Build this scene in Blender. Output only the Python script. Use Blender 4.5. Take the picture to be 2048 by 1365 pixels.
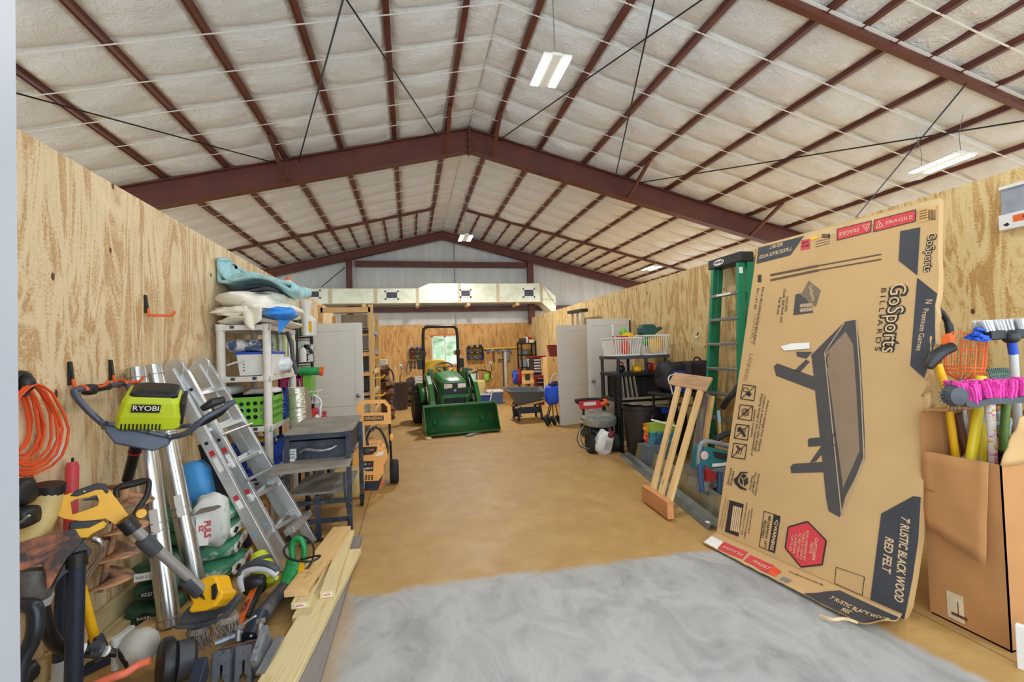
import bpy, math, random
from math import *
from mathutils import Vector, Matrix, noise
random.seed(7)
for _o in list(bpy.data.objects): bpy.data.objects.remove(_o)
SC=bpy.context.scene
COL=SC.collection
# ---------------------------------------------------------------- camera
FPX,YAW,PIT,ROL,HC=908.6,.2219,.0237,-.0334,1.53
_cy,_sy=cos(YAW),sin(YAW)
CW=Vector((_sy*cos(PIT),_cy*cos(PIT),sin(PIT)))
_rt=Vector((_cy,-_sy,0)); _up=_rt.cross(CW)
CR=_rt*cos(ROL)+_up*sin(ROL); CU=-_rt*sin(ROL)+_up*cos(ROL)
CO=Vector((0,0,HC))
cd=bpy.data.cameras.new('camera'); cam=bpy.data.objects.new('camera',cd); COL.objects.link(cam)
cam.matrix_world=Matrix(((CR.x,CU.x,-CW.x,0),(CR.y,CU.y,-CW.y,0),(CR.z,CU.z,-CW.z,HC),(0,0,0,1)))
cd.sensor_width=36; cd.lens=FPX*36/2048; cd.clip_start=.05; cd.clip_end=200
SC.camera=cam
# ---------------------------------------------------------------- light
wd=bpy.data.worlds.new('daylight'); SC.world=wd; wd.use_nodes=True
_bg=wd.node_tree.nodes['Background']; _bg.inputs[0].default_value=(.80,.92,1,1); _bg.inputs[1].default_value=2.7
def area(name,loc,rot,sx,sy,power,col=(1,1,1)):
    l=bpy.data.lights.new(name,'AREA'); l.shape='RECTANGLE'; l.size=sx; l.size_y=sy; l.energy=power; l.color=col
    o=bpy.data.objects.new(name,l); o.location=loc; o.rotation_euler=rot; COL.objects.link(o); return o
# daylight through the big open door behind the camera
area('door_daylight',(1.0,-1.5,2.6),(radians(84),0,0),6.5,4.2,66,(1,.985,.96))
# fill lamp added unseen above the frame; high bays in view carry their own lamps
LAMP_W=20
area('overhead_light',(1.2,1.9,4.4),(0,0,0),.6,.4,LAMP_W,(1,.97,.92))
vs=SC.view_settings; vs.view_transform='Standard'; vs.look='None'; vs.exposure=0.0; vs.gamma=1; vs.use_curve_mapping=False
# ---------------------------------------------------------------- picking helpers (photo frame 2048x1365)
def ray(x,y): return CW*FPX+CR*(x-1024)-CU*(y-682.5)
def PZ(x,y,z=0.): d=ray(x,y); return CO+d*((z-HC)/d.z)
def PX(x,y,X): d=ray(x,y); return CO+d*(X/d.x)
def PY(x,y,Y): d=ray(x,y); return CO+d*(Y/d.y)
def PP(x,y,o,n): d=ray(x,y); return CO+d*((o-CO).dot(n)/d.dot(n))
V=lambda *a: Vector(a)
LWX,RWX,YE,HW,HE=-1.773,4.0425,15.09,2.6584,2.5136
RX,RZ,RS=1.133,5.553,.2448
# ---------------------------------------------------------------- materials
def lin(c):
    r=[]
    for v in c[:3]:
        v/=255.; r.append(v/12.92 if v<=.04045 else ((v+.055)/1.055)**2.4)
    return (*r,1)
class NT:
    def __init__(s,name):
        s.m=bpy.data.materials.new(name); s.m.use_nodes=True; s.t=s.m.node_tree
        s.b=s.t.nodes['Principled BSDF']
    def n(s,ty,**k):
        nd=s.t.nodes.new('ShaderNode'+ty)
        for a,v in k.items():
            if a.startswith('_'): setattr(nd,a[1:],v)
            else:
                key=int(a[1:]) if a[0]=='i' and a[1:].isdigit() else a.replace('__',' ')
                s.set(nd.inputs[key],v)
        return nd
    def set(s,inp,v):
        if isinstance(v,bpy.types.NodeSocket): s.t.links.new(v,inp)
        elif isinstance(v,bpy.types.Node): s.t.links.new(v.outputs[0],inp)
        else: inp.default_value=v
    def math(s,op,a,b=0.,c=None):
        nd=s.n('Math',_operation=op,i0=a,i1=b)
        if c is not None: s.set(nd.inputs[2],c)
        return nd.outputs[0]
    def mix(s,f,a,b):
        nd=s.n('Mix',_data_type='RGBA'); s.set(nd.inputs[0],f); s.set(nd.inputs[6],a); s.set(nd.inputs[7],b); return nd.outputs[2]
    def ramp(s,f,*st):
        nd=s.n('ValToRGB',i0=f); e=nd.color_ramp.elements
        while len(e)<len(st): e.new(.5)
        for el,(p,c) in zip(e,st): el.position=p; el.color=c if len(c)==4 else lin(c)
        return nd.outputs[0]
    def step(s,f,a,b):
        nd=s.n('MapRange',_clamp=True,i0=f,i1=a,i2=b); return nd.outputs[0]
    def coord(s,w='Object'): return s.n('TexCoord').outputs[w]
    def map(s,v,sc=(1,1,1),loc=(0,0,0)): return s.n('Mapping',Vector=v,Scale=sc,Location=loc).outputs[0]
    def noise(s,v,scale=5,det=3,dist=0,rough=.5): return s.n('TexNoise',Vector=v,Scale=scale,Detail=det,Distortion=dist,Roughness=rough).outputs[0]
    def bump(s,h,st=.3,d=.02): s.set(s.b.inputs['Normal'],s.n('Bump',Strength=st,Distance=d,Height=h).outputs[0])
    def fin(s,col=None,rough=None,metal=None):
        if col is not None: s.set(s.b.inputs['Base Color'],col)
        if rough is not None: s.set(s.b.inputs['Roughness'],rough)
        if metal is not None: s.set(s.b.inputs['Metallic'],metal)
        return s.m
_mc={}
def mat(name,c,rough=.55,metal=0.,var=.18,scale=9,bump=0.,trans=0.):
    if name in _mc: return _mc[name]
    t=NT(name); a=lin(c); v=t.coord()
    n=t.noise(v,scale,4)
    d=tuple(x*(1-var) for x in a[:3])+(1,); l=tuple(min(1,x*(1+var)) for x in a[:3])+(1,)
    col=t.ramp(n,(.3,d),(.7,l))
    if bump: t.bump(t.noise(v,scale*3,4),bump,.01)
    m=t.fin(col,rough,metal)
    if trans: t.b.inputs['Transmission Weight'].default_value=trans
    _mc[name]=m; return m
def glow(name,c,st):
    t=NT(name); t.b.inputs['Emission Color'].default_value=lin(c); t.b.inputs['Emission Strength'].default_value=st
    return t.fin(lin(c),.5)
def patchy(name,c1,c2,scale=6,lo=.45,hi=.6,rough=.7,metal=0.,bump=.2,c3=None):
    if name in _mc: return _mc[name]
    t=NT(name); v=t.coord(); n=t.noise(v,scale,6,.4,.6)
    col=t.mix(t.step(n,lo,hi),lin(c1),lin(c2))
    if c3: col=t.mix(t.step(t.noise(v,scale*2.7,5,.2,.6),.58,.68),col,lin(c3))
    if bump: t.bump(t.noise(v,scale*6,4),bump,.01)
    _mc[name]=t.fin(col,rough,metal); return _mc[name]
def wood(name,c1,c2,knot=None,g=1.,rough=.7):
    if name in _mc: return _mc[name]
    t=NT(name); uv=t.coord('UV'); info=t.n('ObjectInfo').outputs['Random']
    off=t.n('CombineXYZ',X=t.math('MULTIPLY',info,37.),Y=t.math('MULTIPLY',info,11.)).outputs[0]
    v=t.n('VectorMath',_operation='ADD',i0=uv,i1=off).outputs[0]
    w=t.noise(t.map(v,(1.2*g,22*g,1)),1.,4,1.2)
    f=t.noise(t.map(v,(4*g,140*g,1)),1.,2)
    col=t.ramp(t.math('ADD',t.math('MULTIPLY',w,.75),t.math('MULTIPLY',f,.25)),(.3,c2),(.46,c1),(.6,c1),(.72,c2))
    big=t.noise(t.map(v,(.8,3,1)),1.,2); col=t.mix(t.math('MULTIPLY',t.step(big,.5,.75),.45),col,lin([x*.8 for x in c2]))
    if knot:
        vo=t.n('TexVoronoi',Vector=t.map(v,(2.2,6,1)),Scale=1.).outputs[0]
        col=t.mix(t.step(vo,.13,.07),col,lin(knot))
    t.bump(w,.15,.004); _mc[name]=t.fin(col,rough); return _mc[name]
# ---------------------------------------------------------------- mesh builder
def frame(o,x,y):
    """matrix with origin o, local x along x, local y made square to it"""
    x=Vector(x).normalized(); z=x.cross(Vector(y)).normalized(); y=z.cross(x)
    return Matrix(((x.x,y.x,z.x,o[0]),(x.y,y.y,z.y,o[1]),(x.z,y.z,z.z,o[2]),(0,0,0,1)))
def T(x=0,y=0,z=0): return Matrix.Translation((x,y,z))
def RZm(a): return Matrix.Rotation(radians(a),4,'Z')
def RXm(a): return Matrix.Rotation(radians(a),4,'X')
def RYm(a): return Matrix.Rotation(radians(a),4,'Y')
class MB:
    def __init__(s,M=None): s.v=[]; s.f=[]; s.uv=[]; s.mi=[]; s.M=M or Matrix(); s.k=0
    def face(s,pts,uvs=None):
        b=len(s.v); s.v+= [s.M@Vector(p) for p in pts]; s.f.append(list(range(b,b+len(pts))))
        s.uv.append(uvs or [(0,0)]*len(pts)); s.mi.append(s.k)
    def box(s,lo,hi,M=None,long=None):
        """box lo..hi; u of the map runs along the longest side"""
        keep=s.M
        if M is not None: s.M=s.M@M
        d=[hi[i]-lo[i] for i in range(3)]; L=long if long is not None else max(range(3),key=lambda i:abs(d[i]))
        b=len(s.v); C=[(x,y,z) for x in (lo[0],hi[0]) for y in (lo[1],hi[1]) for z in (lo[2],hi[2])]
        s.v+=[s.M@Vector(c) for c in C]
        for q in ((0,1,3,2),(4,6,7,5),(0,4,5,1),(2,3,7,6),(0,2,6,4),(1,5,7,3)):
            s.f.append([b+i for i in q]); s.mi.append(s.k)
            o=[i for i in range(3) if i!=L]
            vary=[i for i in o if len({round(C[j][i],6) for j in q})>1]
            a=vary[0] if vary else o[0]
            e=vary[1] if len(vary)>1 else None
            if e is not None: s.uv.append([(C[j][a]*.3,C[j][e]) for j in q])
            else: s.uv.append([(C[j][L],C[j][a]+.37*o.index(a)+.11*(q[0]>0)) for j in q])
        s.M=keep; return s
    def bar(s,a,b,w,h,up=(0,0,1)):
        """rectangular bar from a to b, w across, h along up"""
        a,b=Vector(a),Vector(b); x=(b-a); L=x.length; x.normalize(); up=Vector(up)
        if abs(x.dot(up.normalized()))>.999: up=Vector((1,0,0))
        y=up.cross(x).normalized(); z=x.cross(y)
        M=Matrix(((x.x,y.x,z.x,a.x),(x.y,y.y,z.y,a.y),(x.z,y.z,z.z,a.z),(0,0,0,1)))
        return s.box((0,-w/2,-h/2),(L,w/2,h/2),M,0)
    def tube(s,pts,r,n=8,cap=True,closed=False):
        pts=[Vector(p) for p in pts]; N=len(pts); rs=r if isinstance(r,(list,tuple)) else [r]*N
        b=len(s.v); u=None; acc=0
        for i,p in enumerate(pts):
            if closed: d=pts[(i+1)%N]-pts[i-1]
            else: d=pts[min(i+1,N-1)]-pts[max(i-1,0)]
            if d.length<1e-9: d=Vector((0,0,1))
            d.normalize()
            if u is None:
                u=d.orthogonal().normalized()
            u=(u-d*u.dot(d))
            if u.length<1e-6: u=d.orthogonal()
            u.normalize(); w=d.cross(u)
            for k in range(n):
                t=2*pi*k/n; s.v.append(s.M@(p+(u*cos(t)+w*sin(t))*rs[i]))
        al=[0]
        for i in range(1,N): al.append(al[-1]+(pts[i]-pts[i-1]).length)
        for i in range(N if closed else N-1):
            j=(i+1)%N
            for k in range(n):
                l=(k+1)%n; s.f.append([b+i*n+k,b+i*n+l,b+j*n+l,b+j*n+k]); s.mi.append(s.k)
                u1=al[j] if j else al[i]+.1
                c=2*pi*rs[i]/n
                s.uv.append([(al[i],k*c),(al[i],(k+1)*c),(u1,(k+1)*c),(u1,k*c)])
        if cap and not closed:
            s.f.append([b+k for k in range(n)][::-1]); s.f.append([b+(N-1)*n+k for k in range(n)])
            s.uv+=[[(0,0)]*n]*2; s.mi+=[s.k]*2
        return s
    def lathe(s,prof,n=20,M=None,cap=True):
        """profile [(r,z)] about local z"""
        keep=s.M
        if M is not None: s.M=s.M@M
        b=len(s.v); N=len(prof)
        for r,z in prof:
            for k in range(n): t=2*pi*k/n; s.v.append(s.M@Vector((r*cos(t),r*sin(t),z)))
        for i in range(N-1):
            for k in range(n):
                l=(k+1)%n; s.f.append([b+i*n+k,b+i*n+l,b+(i+1)*n+l,b+(i+1)*n+k]); s.mi.append(s.k)
                s.uv.append([(prof[i][1],k/n),(prof[i][1],(k+1)/n),(prof[i+1][1],(k+1)/n),(prof[i+1][1],k/n)])
        if cap:
            s.f.append([b+k for k in range(n)][::-1]); s.f.append([b+(N-1)*n+k for k in range(n)])
            s.uv+=[[(0,0)]*n]*2; s.mi+=[s.k]*2
        s.M=keep; return s
    def prism(s,poly,z0,z1,M=None):
        """polygon in local xy, extruded z0..z1"""
        keep=s.M
        if M is not None: s.M=s.M@M
        n=len(poly); A=sum(poly[i][0]*poly[(i+1)%n][1]-poly[(i+1)%n][0]*poly[i][1] for i in range(n))
        if A<0: poly=poly[::-1]
        if z1<z0: z0,z1=z1,z0
        b=len(s.v)
        s.v+=[s.M@Vector((p[0],p[1],z0)) for p in poly]+[s.M@Vector((p[0],p[1],z1)) for p in poly]
        s.f+=[[b+i for i in range(n)][::-1],[b+n+i for i in range(n)]]; s.mi+=[s.k]*2
        s.uv+=[[(p[0],p[1]) for p in poly][::-1],[(p[0],p[1]) for p in poly]]
        for i in range(n):
            j=(i+1)%n; s.f.append([b+i,b+j,b+n+j,b+n+i]); s.mi.append(s.k)
            s.uv.append([(poly[i][0],z0),(poly[j][0],z0),(poly[j][0],z1),(poly[i][0],z1)])
        s.M=keep; return s
    def grid(s,fn,nu,nv,cu=False,cv=False):
        b=len(s.v)
        for i in range(nu+(0 if cu else 1)):
            for j in range(nv+(0 if cv else 1)): s.v.append(s.M@Vector(fn(i/nu,j/nv)))
        R=nv+(0 if cv else 1); Q=nu+(0 if cu else 1)
        for i in range(nu):
            for j in range(nv):
                i2=(i+1)%Q; j2=(j+1)%R
                s.f.append([b+i*R+j,b+i2*R+j,b+i2*R+j2,b+i*R+j2]); s.mi.append(s.k)
                s.uv.append([(i/nu,j/nv),((i+1)/nu,j/nv),((i+1)/nu,(j+1)/nv),(i/nu,(j+1)/nv)])
        return s
    def blob(s,c,r,n=12,m=8,p=2.,jit=0.,M=None,seed=0):
        """superellipsoid; p>2 squarer; jit adds lumps"""
        keep=s.M
        if M is not None: s.M=s.M@M
        sg=lambda x,e: copysign(abs(x)**e,x); e=2/p
        def fn(u,v):
            th=2*pi*u; ph=-pi/2+pi*v
            q=Vector((sg(cos(ph),e)*sg(cos(th),e),sg(cos(ph),e)*sg(sin(th),e),sg(sin(ph),e)))
            if jit: q*=1+jit*noise.noise(q*1.7+Vector((seed,seed*.7,3)))
            return (c[0]+r[0]*q.x,c[1]+r[1]*q.y,c[2]+r[2]*q.z)
        s.grid(fn,n,m,cu=True); s.M=keep; return s
    def obj(s,name,m,parent=None,loc=None,smooth=None,bev=0.,sol=0.,sub=0):
        me=bpy.data.meshes.new(name)
        if parent is not None: o0=WL[parent]
        else: o0=Vector(loc) if loc is not None else Vector((0,0,0))
        vs_=[v-o0 for v in s.v] if not s_local(parent) else s.v
        me.from_pydata([tuple(v) for v in vs_],[],s.f)
        uvl=me.uv_layers.new(name='UVMap'); d=uvl.data; i=0
        for pl,uv in zip(me.polygons,s.uv):
            for k in range(pl.loop_total): d[pl.loop_start+k].uv=uv[k]
        ms=m if isinstance(m,(list,tuple)) else [m]
        for q in ms: me.materials.append(q)
        for pl,k in zip(me.polygons,s.mi): pl.material_index=min(k,len(ms)-1)
        me.validate(); me.update()
        if smooth is not None:
            for pl in me.polygons: pl.use_smooth=True
            me.set_sharp_from_angle(angle=radians(smooth))
        o=bpy.data.objects.new(name,me); COL.objects.link(o)
        if parent is not None:
            o.parent=parent; WL[o]=o0
            if s_local(parent): LOCAL.add(o)
        else: o.location=o0; WL[o]=o0
        if sol: q=o.modifiers.new('thick','SOLIDIFY'); q.thickness=sol; q.offset=0
        if sub: q=o.modifiers.new('sub','SUBSURF'); q.levels=sub; q.render_levels=sub
        if bev: q=o.modifiers.new('bev','BEVEL'); q.width=bev; q.segments=2; q.limit_method='ANGLE'; q.angle_limit=radians(40)
        return o
WL={}; LOCAL=set()
def s_local(p): return p is not None and p in LOCAL
def tag(o,label,cat,group=None,kind=None):
    o['label']=label; o['category']=cat
    if group: o['group']=group
    if kind: o['kind']=kind
    return o
def thing(name,label,cat,loc,group=None,local=False,M=None):
    o=bpy.data.objects.new(name,None); COL.objects.link(o); o.empty_display_size=.05
    if M is not None: o.matrix_world=M; loc=M.translation; local=True
    o.location=loc; WL[o]=Vector(loc)
    if local: LOCAL.add(o)
    return tag(o,label,cat,group)
def copy_tree(o,parent=None):
    c=o.copy(); COL.objects.link(c)
    if parent is not None: c.parent=parent
    for ch in list(o.children): copy_tree(ch,c)
    return c
def struct(o): o['kind']='structure'; return o
def arc(c,r,a0,a1,n,ax=(1,0,0),ay=(0,0,1)):
    ax,ay=Vector(ax),Vector(ay); c=Vector(c)
    return [c+ax*(r*cos(radians(a0+(a1-a0)*i/n)))+ay*(r*sin(radians(a0+(a1-a0)*i/n))) for i in range(n+1)]
def smoothpath(pts,k=6):
    """Catmull-Rom through pts"""
    P=[Vector(p) for p in pts]; P=[P[0]*2-P[1]]+P+[P[-1]*2-P[-2]]; o=[]
    for i in range(1,len(P)-2):
        a,b,c,d=P[i-1:i+3]
        for j in range(k):
            t=j/k; o.append(.5*((2*b)+(c-a)*t+(2*a-5*b+4*c-d)*t*t+(3*b-a-3*c+d)*t**3))
    o.append(P[-2]); return o
FONTS={}
def text_into(mb,s,M,size,sx=1.,align='CENTER',shear=0.,bold=0.,depth=.0006,space=1.):
    """lettering of string s as flat solid letters into mb: M maps text plane (x right, y up, z out)"""
    cu=bpy.data.curves.new('letters','FONT'); cu.body=s; cu.size=size; cu.align_x=align; cu.align_y='CENTER'; cu.shear=shear
    cu.offset=bold*size; cu.space_character=space; cu.resolution_u=3
    o=bpy.data.objects.new('letters',cu); COL.objects.link(o)
    dg=bpy.context.evaluated_depsgraph_get(); me=o.evaluated_get(dg).to_mesh()
    b=len(mb.v); MM=mb.M@M
    for v in me.vertices: mb.v.append(MM@Vector((v.co.x*sx,v.co.y,depth)))
    for p in me.polygons: mb.f.append([b+i for i in p.vertices]); mb.uv.append([(0,0)]*len(p.vertices)); mb.mi.append(mb.k)
    o.evaluated_get(dg).to_mesh_clear(); bpy.data.objects.remove(o); bpy.data.curves.remove(cu)
# ================================================================ materials used everywhere
BLK=mat('black_plastic',(28,29,32),.45); BLKM=mat('black_metal',(24,25,28),.4,.3)
NAVY=mat('blue_black_steel',(44,52,70),.45,.3); GRY=mat('grey_plastic',(128,130,132),.5)
DGRY=mat('dark_grey_plastic',(66,70,76),.5); LGRY=mat('light_grey_plastic',(196,196,194),.5)
WHT=mat('white_plastic',(226,224,218),.5,var=.05); ALU=mat('brushed_aluminium',(205,207,208),.38,.75,.08,20)
CHR=mat('bright_steel',(215,217,220),.22,.95,.06); STL=mat('dull_steel',(150,152,155),.42,.8,.15)
RED=mat('red_plastic',(178,32,36),.45); ORG=mat('orange_plastic',(238,96,34),.45); YEL=mat('yellow_plastic',(240,182,16),.42,var=.08)
TAN=mat('tan_plastic',(205,180,118),.5); BLUE=mat('blue_plastic',(30,80,190),.45); LIME=mat('lime_green_plastic',(190,206,44),.4,var=.07)
GRN=mat('green_plastic',(40,150,84),.45); CREAM=mat('cream_cloth',(246,240,226),.9,var=.1,bump=.3); RUBR=mat('tyre_rubber',(30,30,31),.8)
MAG=mat('magenta_plastic',(186,24,108),.45); LGRN=mat('grass_green_plastic',(122,190,60),.45,var=.08)
PAPER=mat('white_label_paper',(236,234,228),.7,var=.03); BLKINK=mat('black_print',(34,32,34),.7,var=.05); REDINK=mat('red_print',(196,40,48),.7,var=.05)
TREAT=wood('treated_pine',(220,202,152),(192,168,118)); PINE=wood('pine_lumber',(222,184,124),(192,142,80),(120,72,40))
GREYWD=wood('weathered_grey_board',(136,128,124),(104,98,98)); CARD=mat('brown_cardboard',(180,128,78),.85,var=.07,scale=4,bump=.05)
KRAFT=mat('kraft_cardboard',(196,160,110),.85,var=.05,scale=3)
MAROON=patchy('red_oxide_steel',(98,50,38),(84,42,34),2.2,.4,.65,.5,.1,.05)
MAROOND=MAROON
# ---- floor: bare concrete by the door, ochre stain further in
t=NT('concrete_and_ochre_floor'); v=t.coord(); sp=t.n('SeparateXYZ',Vector=v).outputs
wob=t.math('MULTIPLY',t.math('SUBTRACT',t.noise(v,2.2,5),.5),.35)
ey=t.math('ADD',sp[1],wob); ex=t.math('ADD',sp[0],wob)
yin=t.step(t.math('ADD',ey,t.math('MULTIPLY',sp[0],.055)),3.08,3.16)
lft=t.step(ex,-.32,-.5); rgt=t.step(ex,2.36,2.42)
far=t.math('MAXIMUM',yin,t.math('MAXIMUM',lft,rgt))
st=t.noise(t.map(v,(1.5,1.,1)),2.2,8,1.0,.66)
gray=t.ramp(st,(.28,(136,136,135)),(.45,(160,160,158)),(.6,(176,176,173)),(.75,(152,152,150)))
spl=t.noise(v,5,4,.3); gray=t.mix(t.math('MULTIPLY',t.step(spl,.6,.75),.35),gray,lin((120,119,116)))
oc=t.ramp(t.noise(v,3.1,7,.5,.65),(.3,(168,130,74)),(.5,(177,140,83)),(.72,(188,152,94)))
fine=t.noise(v,38,4); oc=t.mix(t.math('MULTIPLY',t.step(fine,.55,.72),.3),oc,lin((158,112,58)))
worn=t.math('MULTIPLY',t.step(t.noise(v,2.6,5,.4),.57,.7),t.step(sp[1],4.6,3.2)); oc=t.mix(t.math('MULTIPLY',worn,.35),oc,lin((186,168,132)))
col=t.mix(far,gray,oc)
def joint(axis,pos,w):
    d=t.math('ABSOLUTE',t.math('SUBTRACT',sp[axis],pos)); return t.step(d,w,w*.5)
jt=t.math('MAXIMUM',joint(0,-.47,.006),t.math('MAXIMUM',joint(1,8.0,.008),joint(0,2.72,.005)))
col=t.mix(t.math('MULTIPLY',jt,.75),col,lin((88,66,40)))
t.bump(t.noise(v,24,4),.06,.01)
FLOORM=t.fin(col,t.ramp(st,(.3,(.48,.48,.48,1)),(.7,(.62,.62,.62,1))))
mb=MB(); mb.box((-9,-1.6,-.15),(12.5,YE+.4,0)); struct(mb.obj('floor',FLOORM))
# ---- plywood
def plywood(name,c1,c2,c3,seed,ax,sheet=1.22,off=0.,knots=.5):
    t=NT(name); v=t.coord(); sp=t.n('SeparateXYZ',Vector=v).outputs
    a=sp[ax]; z=sp[2]
    idx=t.math('FLOOR',t.math('DIVIDE',t.math('ADD',a,off),sheet))
    q=t.n('CombineXYZ',X=t.math('ADD',a,t.math('MULTIPLY',idx,5.3)),Y=t.math('MULTIPLY',z,.2),Z=t.math('MULTIPLY',idx,3.1+seed)).outputs[0]
    w=t.noise(q,3.6,5,2.0,.58)
    st=t.noise(t.map(q,(1,6,1)),60,2)
    x=t.math('ADD',t.math('MULTIPLY',w,.85),t.math('MULTIPLY',st,.15))
    rings=t.math('ABSOLUTE',t.math('SINE',t.math('MULTIPLY',w,46)))
    col=t.ramp(x,(.34,c2),(.405,c3),(.44,c2),(.475,c1),(.53,c1),(.56,c2),(.59,c3),(.62,c2),(.68,c1))
    col=t.mix(t.math('MULTIPLY',t.step(rings,.25,.0),.3),col,lin(c3))
    fb=t.noise(t.n('CombineXYZ',X=t.math('ADD',a,t.math('MULTIPLY',idx,2.7)),Y=t.math('MULTIPLY',z,.55),Z=7.+seed).outputs[0],2.6,3,.8)
    col=t.mix(t.math('MULTIPLY',t.step(fb,.56,.66),.5),col,lin([min(255,k*1.06) for k in c1]))
    kv=t.n('TexVoronoi',_voronoi_dimensions='2D',Vector=t.n('CombineXYZ',X=t.math('ADD',a,seed),Y=t.math('MULTIPLY',z,.6),Z=seed).outputs[0],Scale=2.6)
    kr=t.n('SeparateColor',Color=kv.outputs['Color']).outputs[0]
    kn=t.math('MULTIPLY',t.step(t.math('ADD',kv.outputs[0],t.math('MULTIPLY',t.noise(v,30,2),.04)),.062,.048),t.math('GREATER_THAN',kr,knots))
    col=t.mix(kn,col,lin((96,52,32)))
    fr=t.math('FRACT',t.math('DIVIDE',t.math('ADD',a,off),sheet)); sm=t.math('MINIMUM',fr,t.math('SUBTRACT',1.,fr))
    col=t.mix(t.math('MULTIPLY',t.step(sm,.003,.001),.45),col,lin((96,66,38)))
    t.bump(x,.08,.004)
    return t.fin(col,.62)
PLY_L=plywood('plywood_left',(228,206,166),(214,184,138),(190,150,102),1.3,1,off=.1,knots=.35)
PLY_R=plywood('plywood_right',(220,194,138),(206,170,108),(178,134,76),5.1,1,off=.55,knots=.62)
PLY_E=plywood('plywood_end',(206,158,92),(194,142,76),(166,114,56),8.7,0,off=.3,knots=.66)
mb=MB(); mb.box((LWX-.1,1.2,0),(LWX,11.6,HW)); struct(mb.obj('wall_left',PLY_L))
mb=MB(); mb.box((RWX,1.6,0),(RWX+.1,YE,HW)); struct(mb.obj('wall_right',PLY_R))
# end wall: plywood below (window hole), insulated metal above
wx0,wx1,wz0,wz1=.70,1.57,1.17,2.13
mb=MB()
for a,b in (((-6.9,0),(wx0,HE)),((wx1,0),(9.2,HE)),((wx0,0),(wx1,wz0)),((wx0,wz1),(wx1,HE))):
    mb.box((a[0],YE,a[1]),(b[0],YE+.08,b[1]))
we=struct(mb.obj('wall_end',PLY_E))
t=NT('white_insulation_facing'); v=t.coord(); sp=t.n('SeparateXYZ',Vector=v).outputs
rib=t.math('ABSOLUTE',t.math('SINE',t.math('ADD',t.math('MULTIPLY',sp[0],10.),t.math('MULTIPLY',t.noise(v,1.4,2),2.))))
col=t.mix(t.step(t.noise(t.map(v,(3,1,.3)),2,4),.4,.7),lin((196,195,190)),lin((208,207,202)))
t.bump(t.math('ADD',rib,t.math('MULTIPLY',t.noise(t.map(v,(6,1,1)),3,4),.6)),.35,.03); WHI=t.fin(col,.6)
mb=MB(); mb.prism([(-6.9,HE-.05),(9.2,HE-.05),(9.2,RZ+.1-.2448*8.07),(RX,RZ+.12),(-6.9,RZ+.1-.2448*8.03)],0,.06,Matrix(((1,0,0,0),(0,0,-1,YE+.14),(0,1,0,0),(0,0,0,1))))
struct(mb.obj('wall_end_gable',WHI))
# ---- ceiling blanket, purlins, bands
t=NT('vinyl_faced_blanket'); v=t.coord(); sp=t.n('SeparateXYZ',Vector=v).outputs
ridged=t.noise(t.map(v,(1.4,1.,1.)),5.5,5,2.4,.55)
n2=t.noise(t.map(v,(.9,2.4,1)),3.2,4,1.5)
bh=t.math('ADD',t.math('MULTIPLY',t.math('ABSOLUTE',t.math('SUBTRACT',ridged,.5)),1.6),t.math('MULTIPLY',n2,.5))
t.bump(bh,.45,.05); col=t.mix(t.step(n2,.35,.7),lin((210,211,212)),lin((218,219,219)))
BLANK=t.fin(col,.42)
OFFS=[.41,1.28,2.15,3.02,3.87,4.74,5.7,6.6,7.5,8.4,9.3,10.2]
BANDS=[.2,.8,1.4,2.0,2.6,3.2]+[4.36+.605*i for i in range(18)]
OFFS2={+1:[o for o in OFFS if o<8.],-1:[o for o in OFFS if o<8.]}
def rz(x): return RZ-RS*abs(x-RX)
def sheet(sgn,o0,o1,mb):
    ys=sorted(set([-1.5,YE+.1]+[b for b in BANDS if b<YE]))
    for k in range(len(ys)-1):
        y0,y1=ys[k],ys[k+1]
        def fn(u,w):
            o=o0+(o1-o0)*u; y=y0+(y1-y0)*w; x=RX+sgn*o
            e=(4*u*(1-u))**.55*(4*w*(1-w))**.45
            wr=noise.noise(Vector((x*2.3,y*2.9,sgn*4)))*.028+noise.noise(Vector((x*7.,y*5.,2)))*.009
            # gathers near the purlins
            g=.017*sin(y*34+6*noise.noise(Vector((x*1.5,y*1.5,7))))*max(0,1-min(u,1-u)*5)
            return (x,y,RZ+.03-RS*abs(x-RX)-.075*e*(.22 if (y<3.7 or y>12.05) else 1.)*min(1,(o1-o0)/.6)+(wr+g)*min(1,4*min(w,1-w)+.15)*min(1,8*min(u,1-u)))
        mb.grid(fn,14,13)
mb=MB()
for sgn in (-1,1):
    prev=0.
    for o in OFFS2[sgn]:
        sheet(sgn,prev+(.035 if prev else 0),o-.035,mb); prev=o
    # the ridge gap is one cell
ceil=struct(mb.obj('ceiling',BLANK,smooth=50))
BAND=mat('white_steel_band',(228,227,222),.45,var=.03)
for b in BANDS:
    for sgn in (-1,1):
        mb=MB(); L=[o for o in OFFS2[sgn]][-1]
        p=[]
        os_=[0.]+OFFS2[sgn]
        for i in range(len(os_)-1):
            for u in (0,.25,.5,.75):
                o=os_[i]+(os_[i+1]-os_[i])*u; p.append((RX+sgn*o,b,rz(RX+sgn*o)-.034-.006*sin(pi*u)))
        p.append((RX+sgn*os_[-1],b,rz(RX+sgn*os_[-1])-.034))
        for i in range(len(p)-1): mb.bar(p[i],p[i+1],.018,.003)
        mb.obj('strap',BAND,ceil)
def purlin(x,y0,y1,w=.068):
    s=1 if x>RX else -1
    mb=MB(); z=rz(x); 
    mb.box((x-w/2,y0,z-.022),(x+w/2,y1,z+.17)); mb.box((x-w/2-.0*s,y0,z-.03),(x-w/2+.012,y1,z-.02))
    o=struct(mb.obj('roof_purlin',MAROON)); return o
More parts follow.
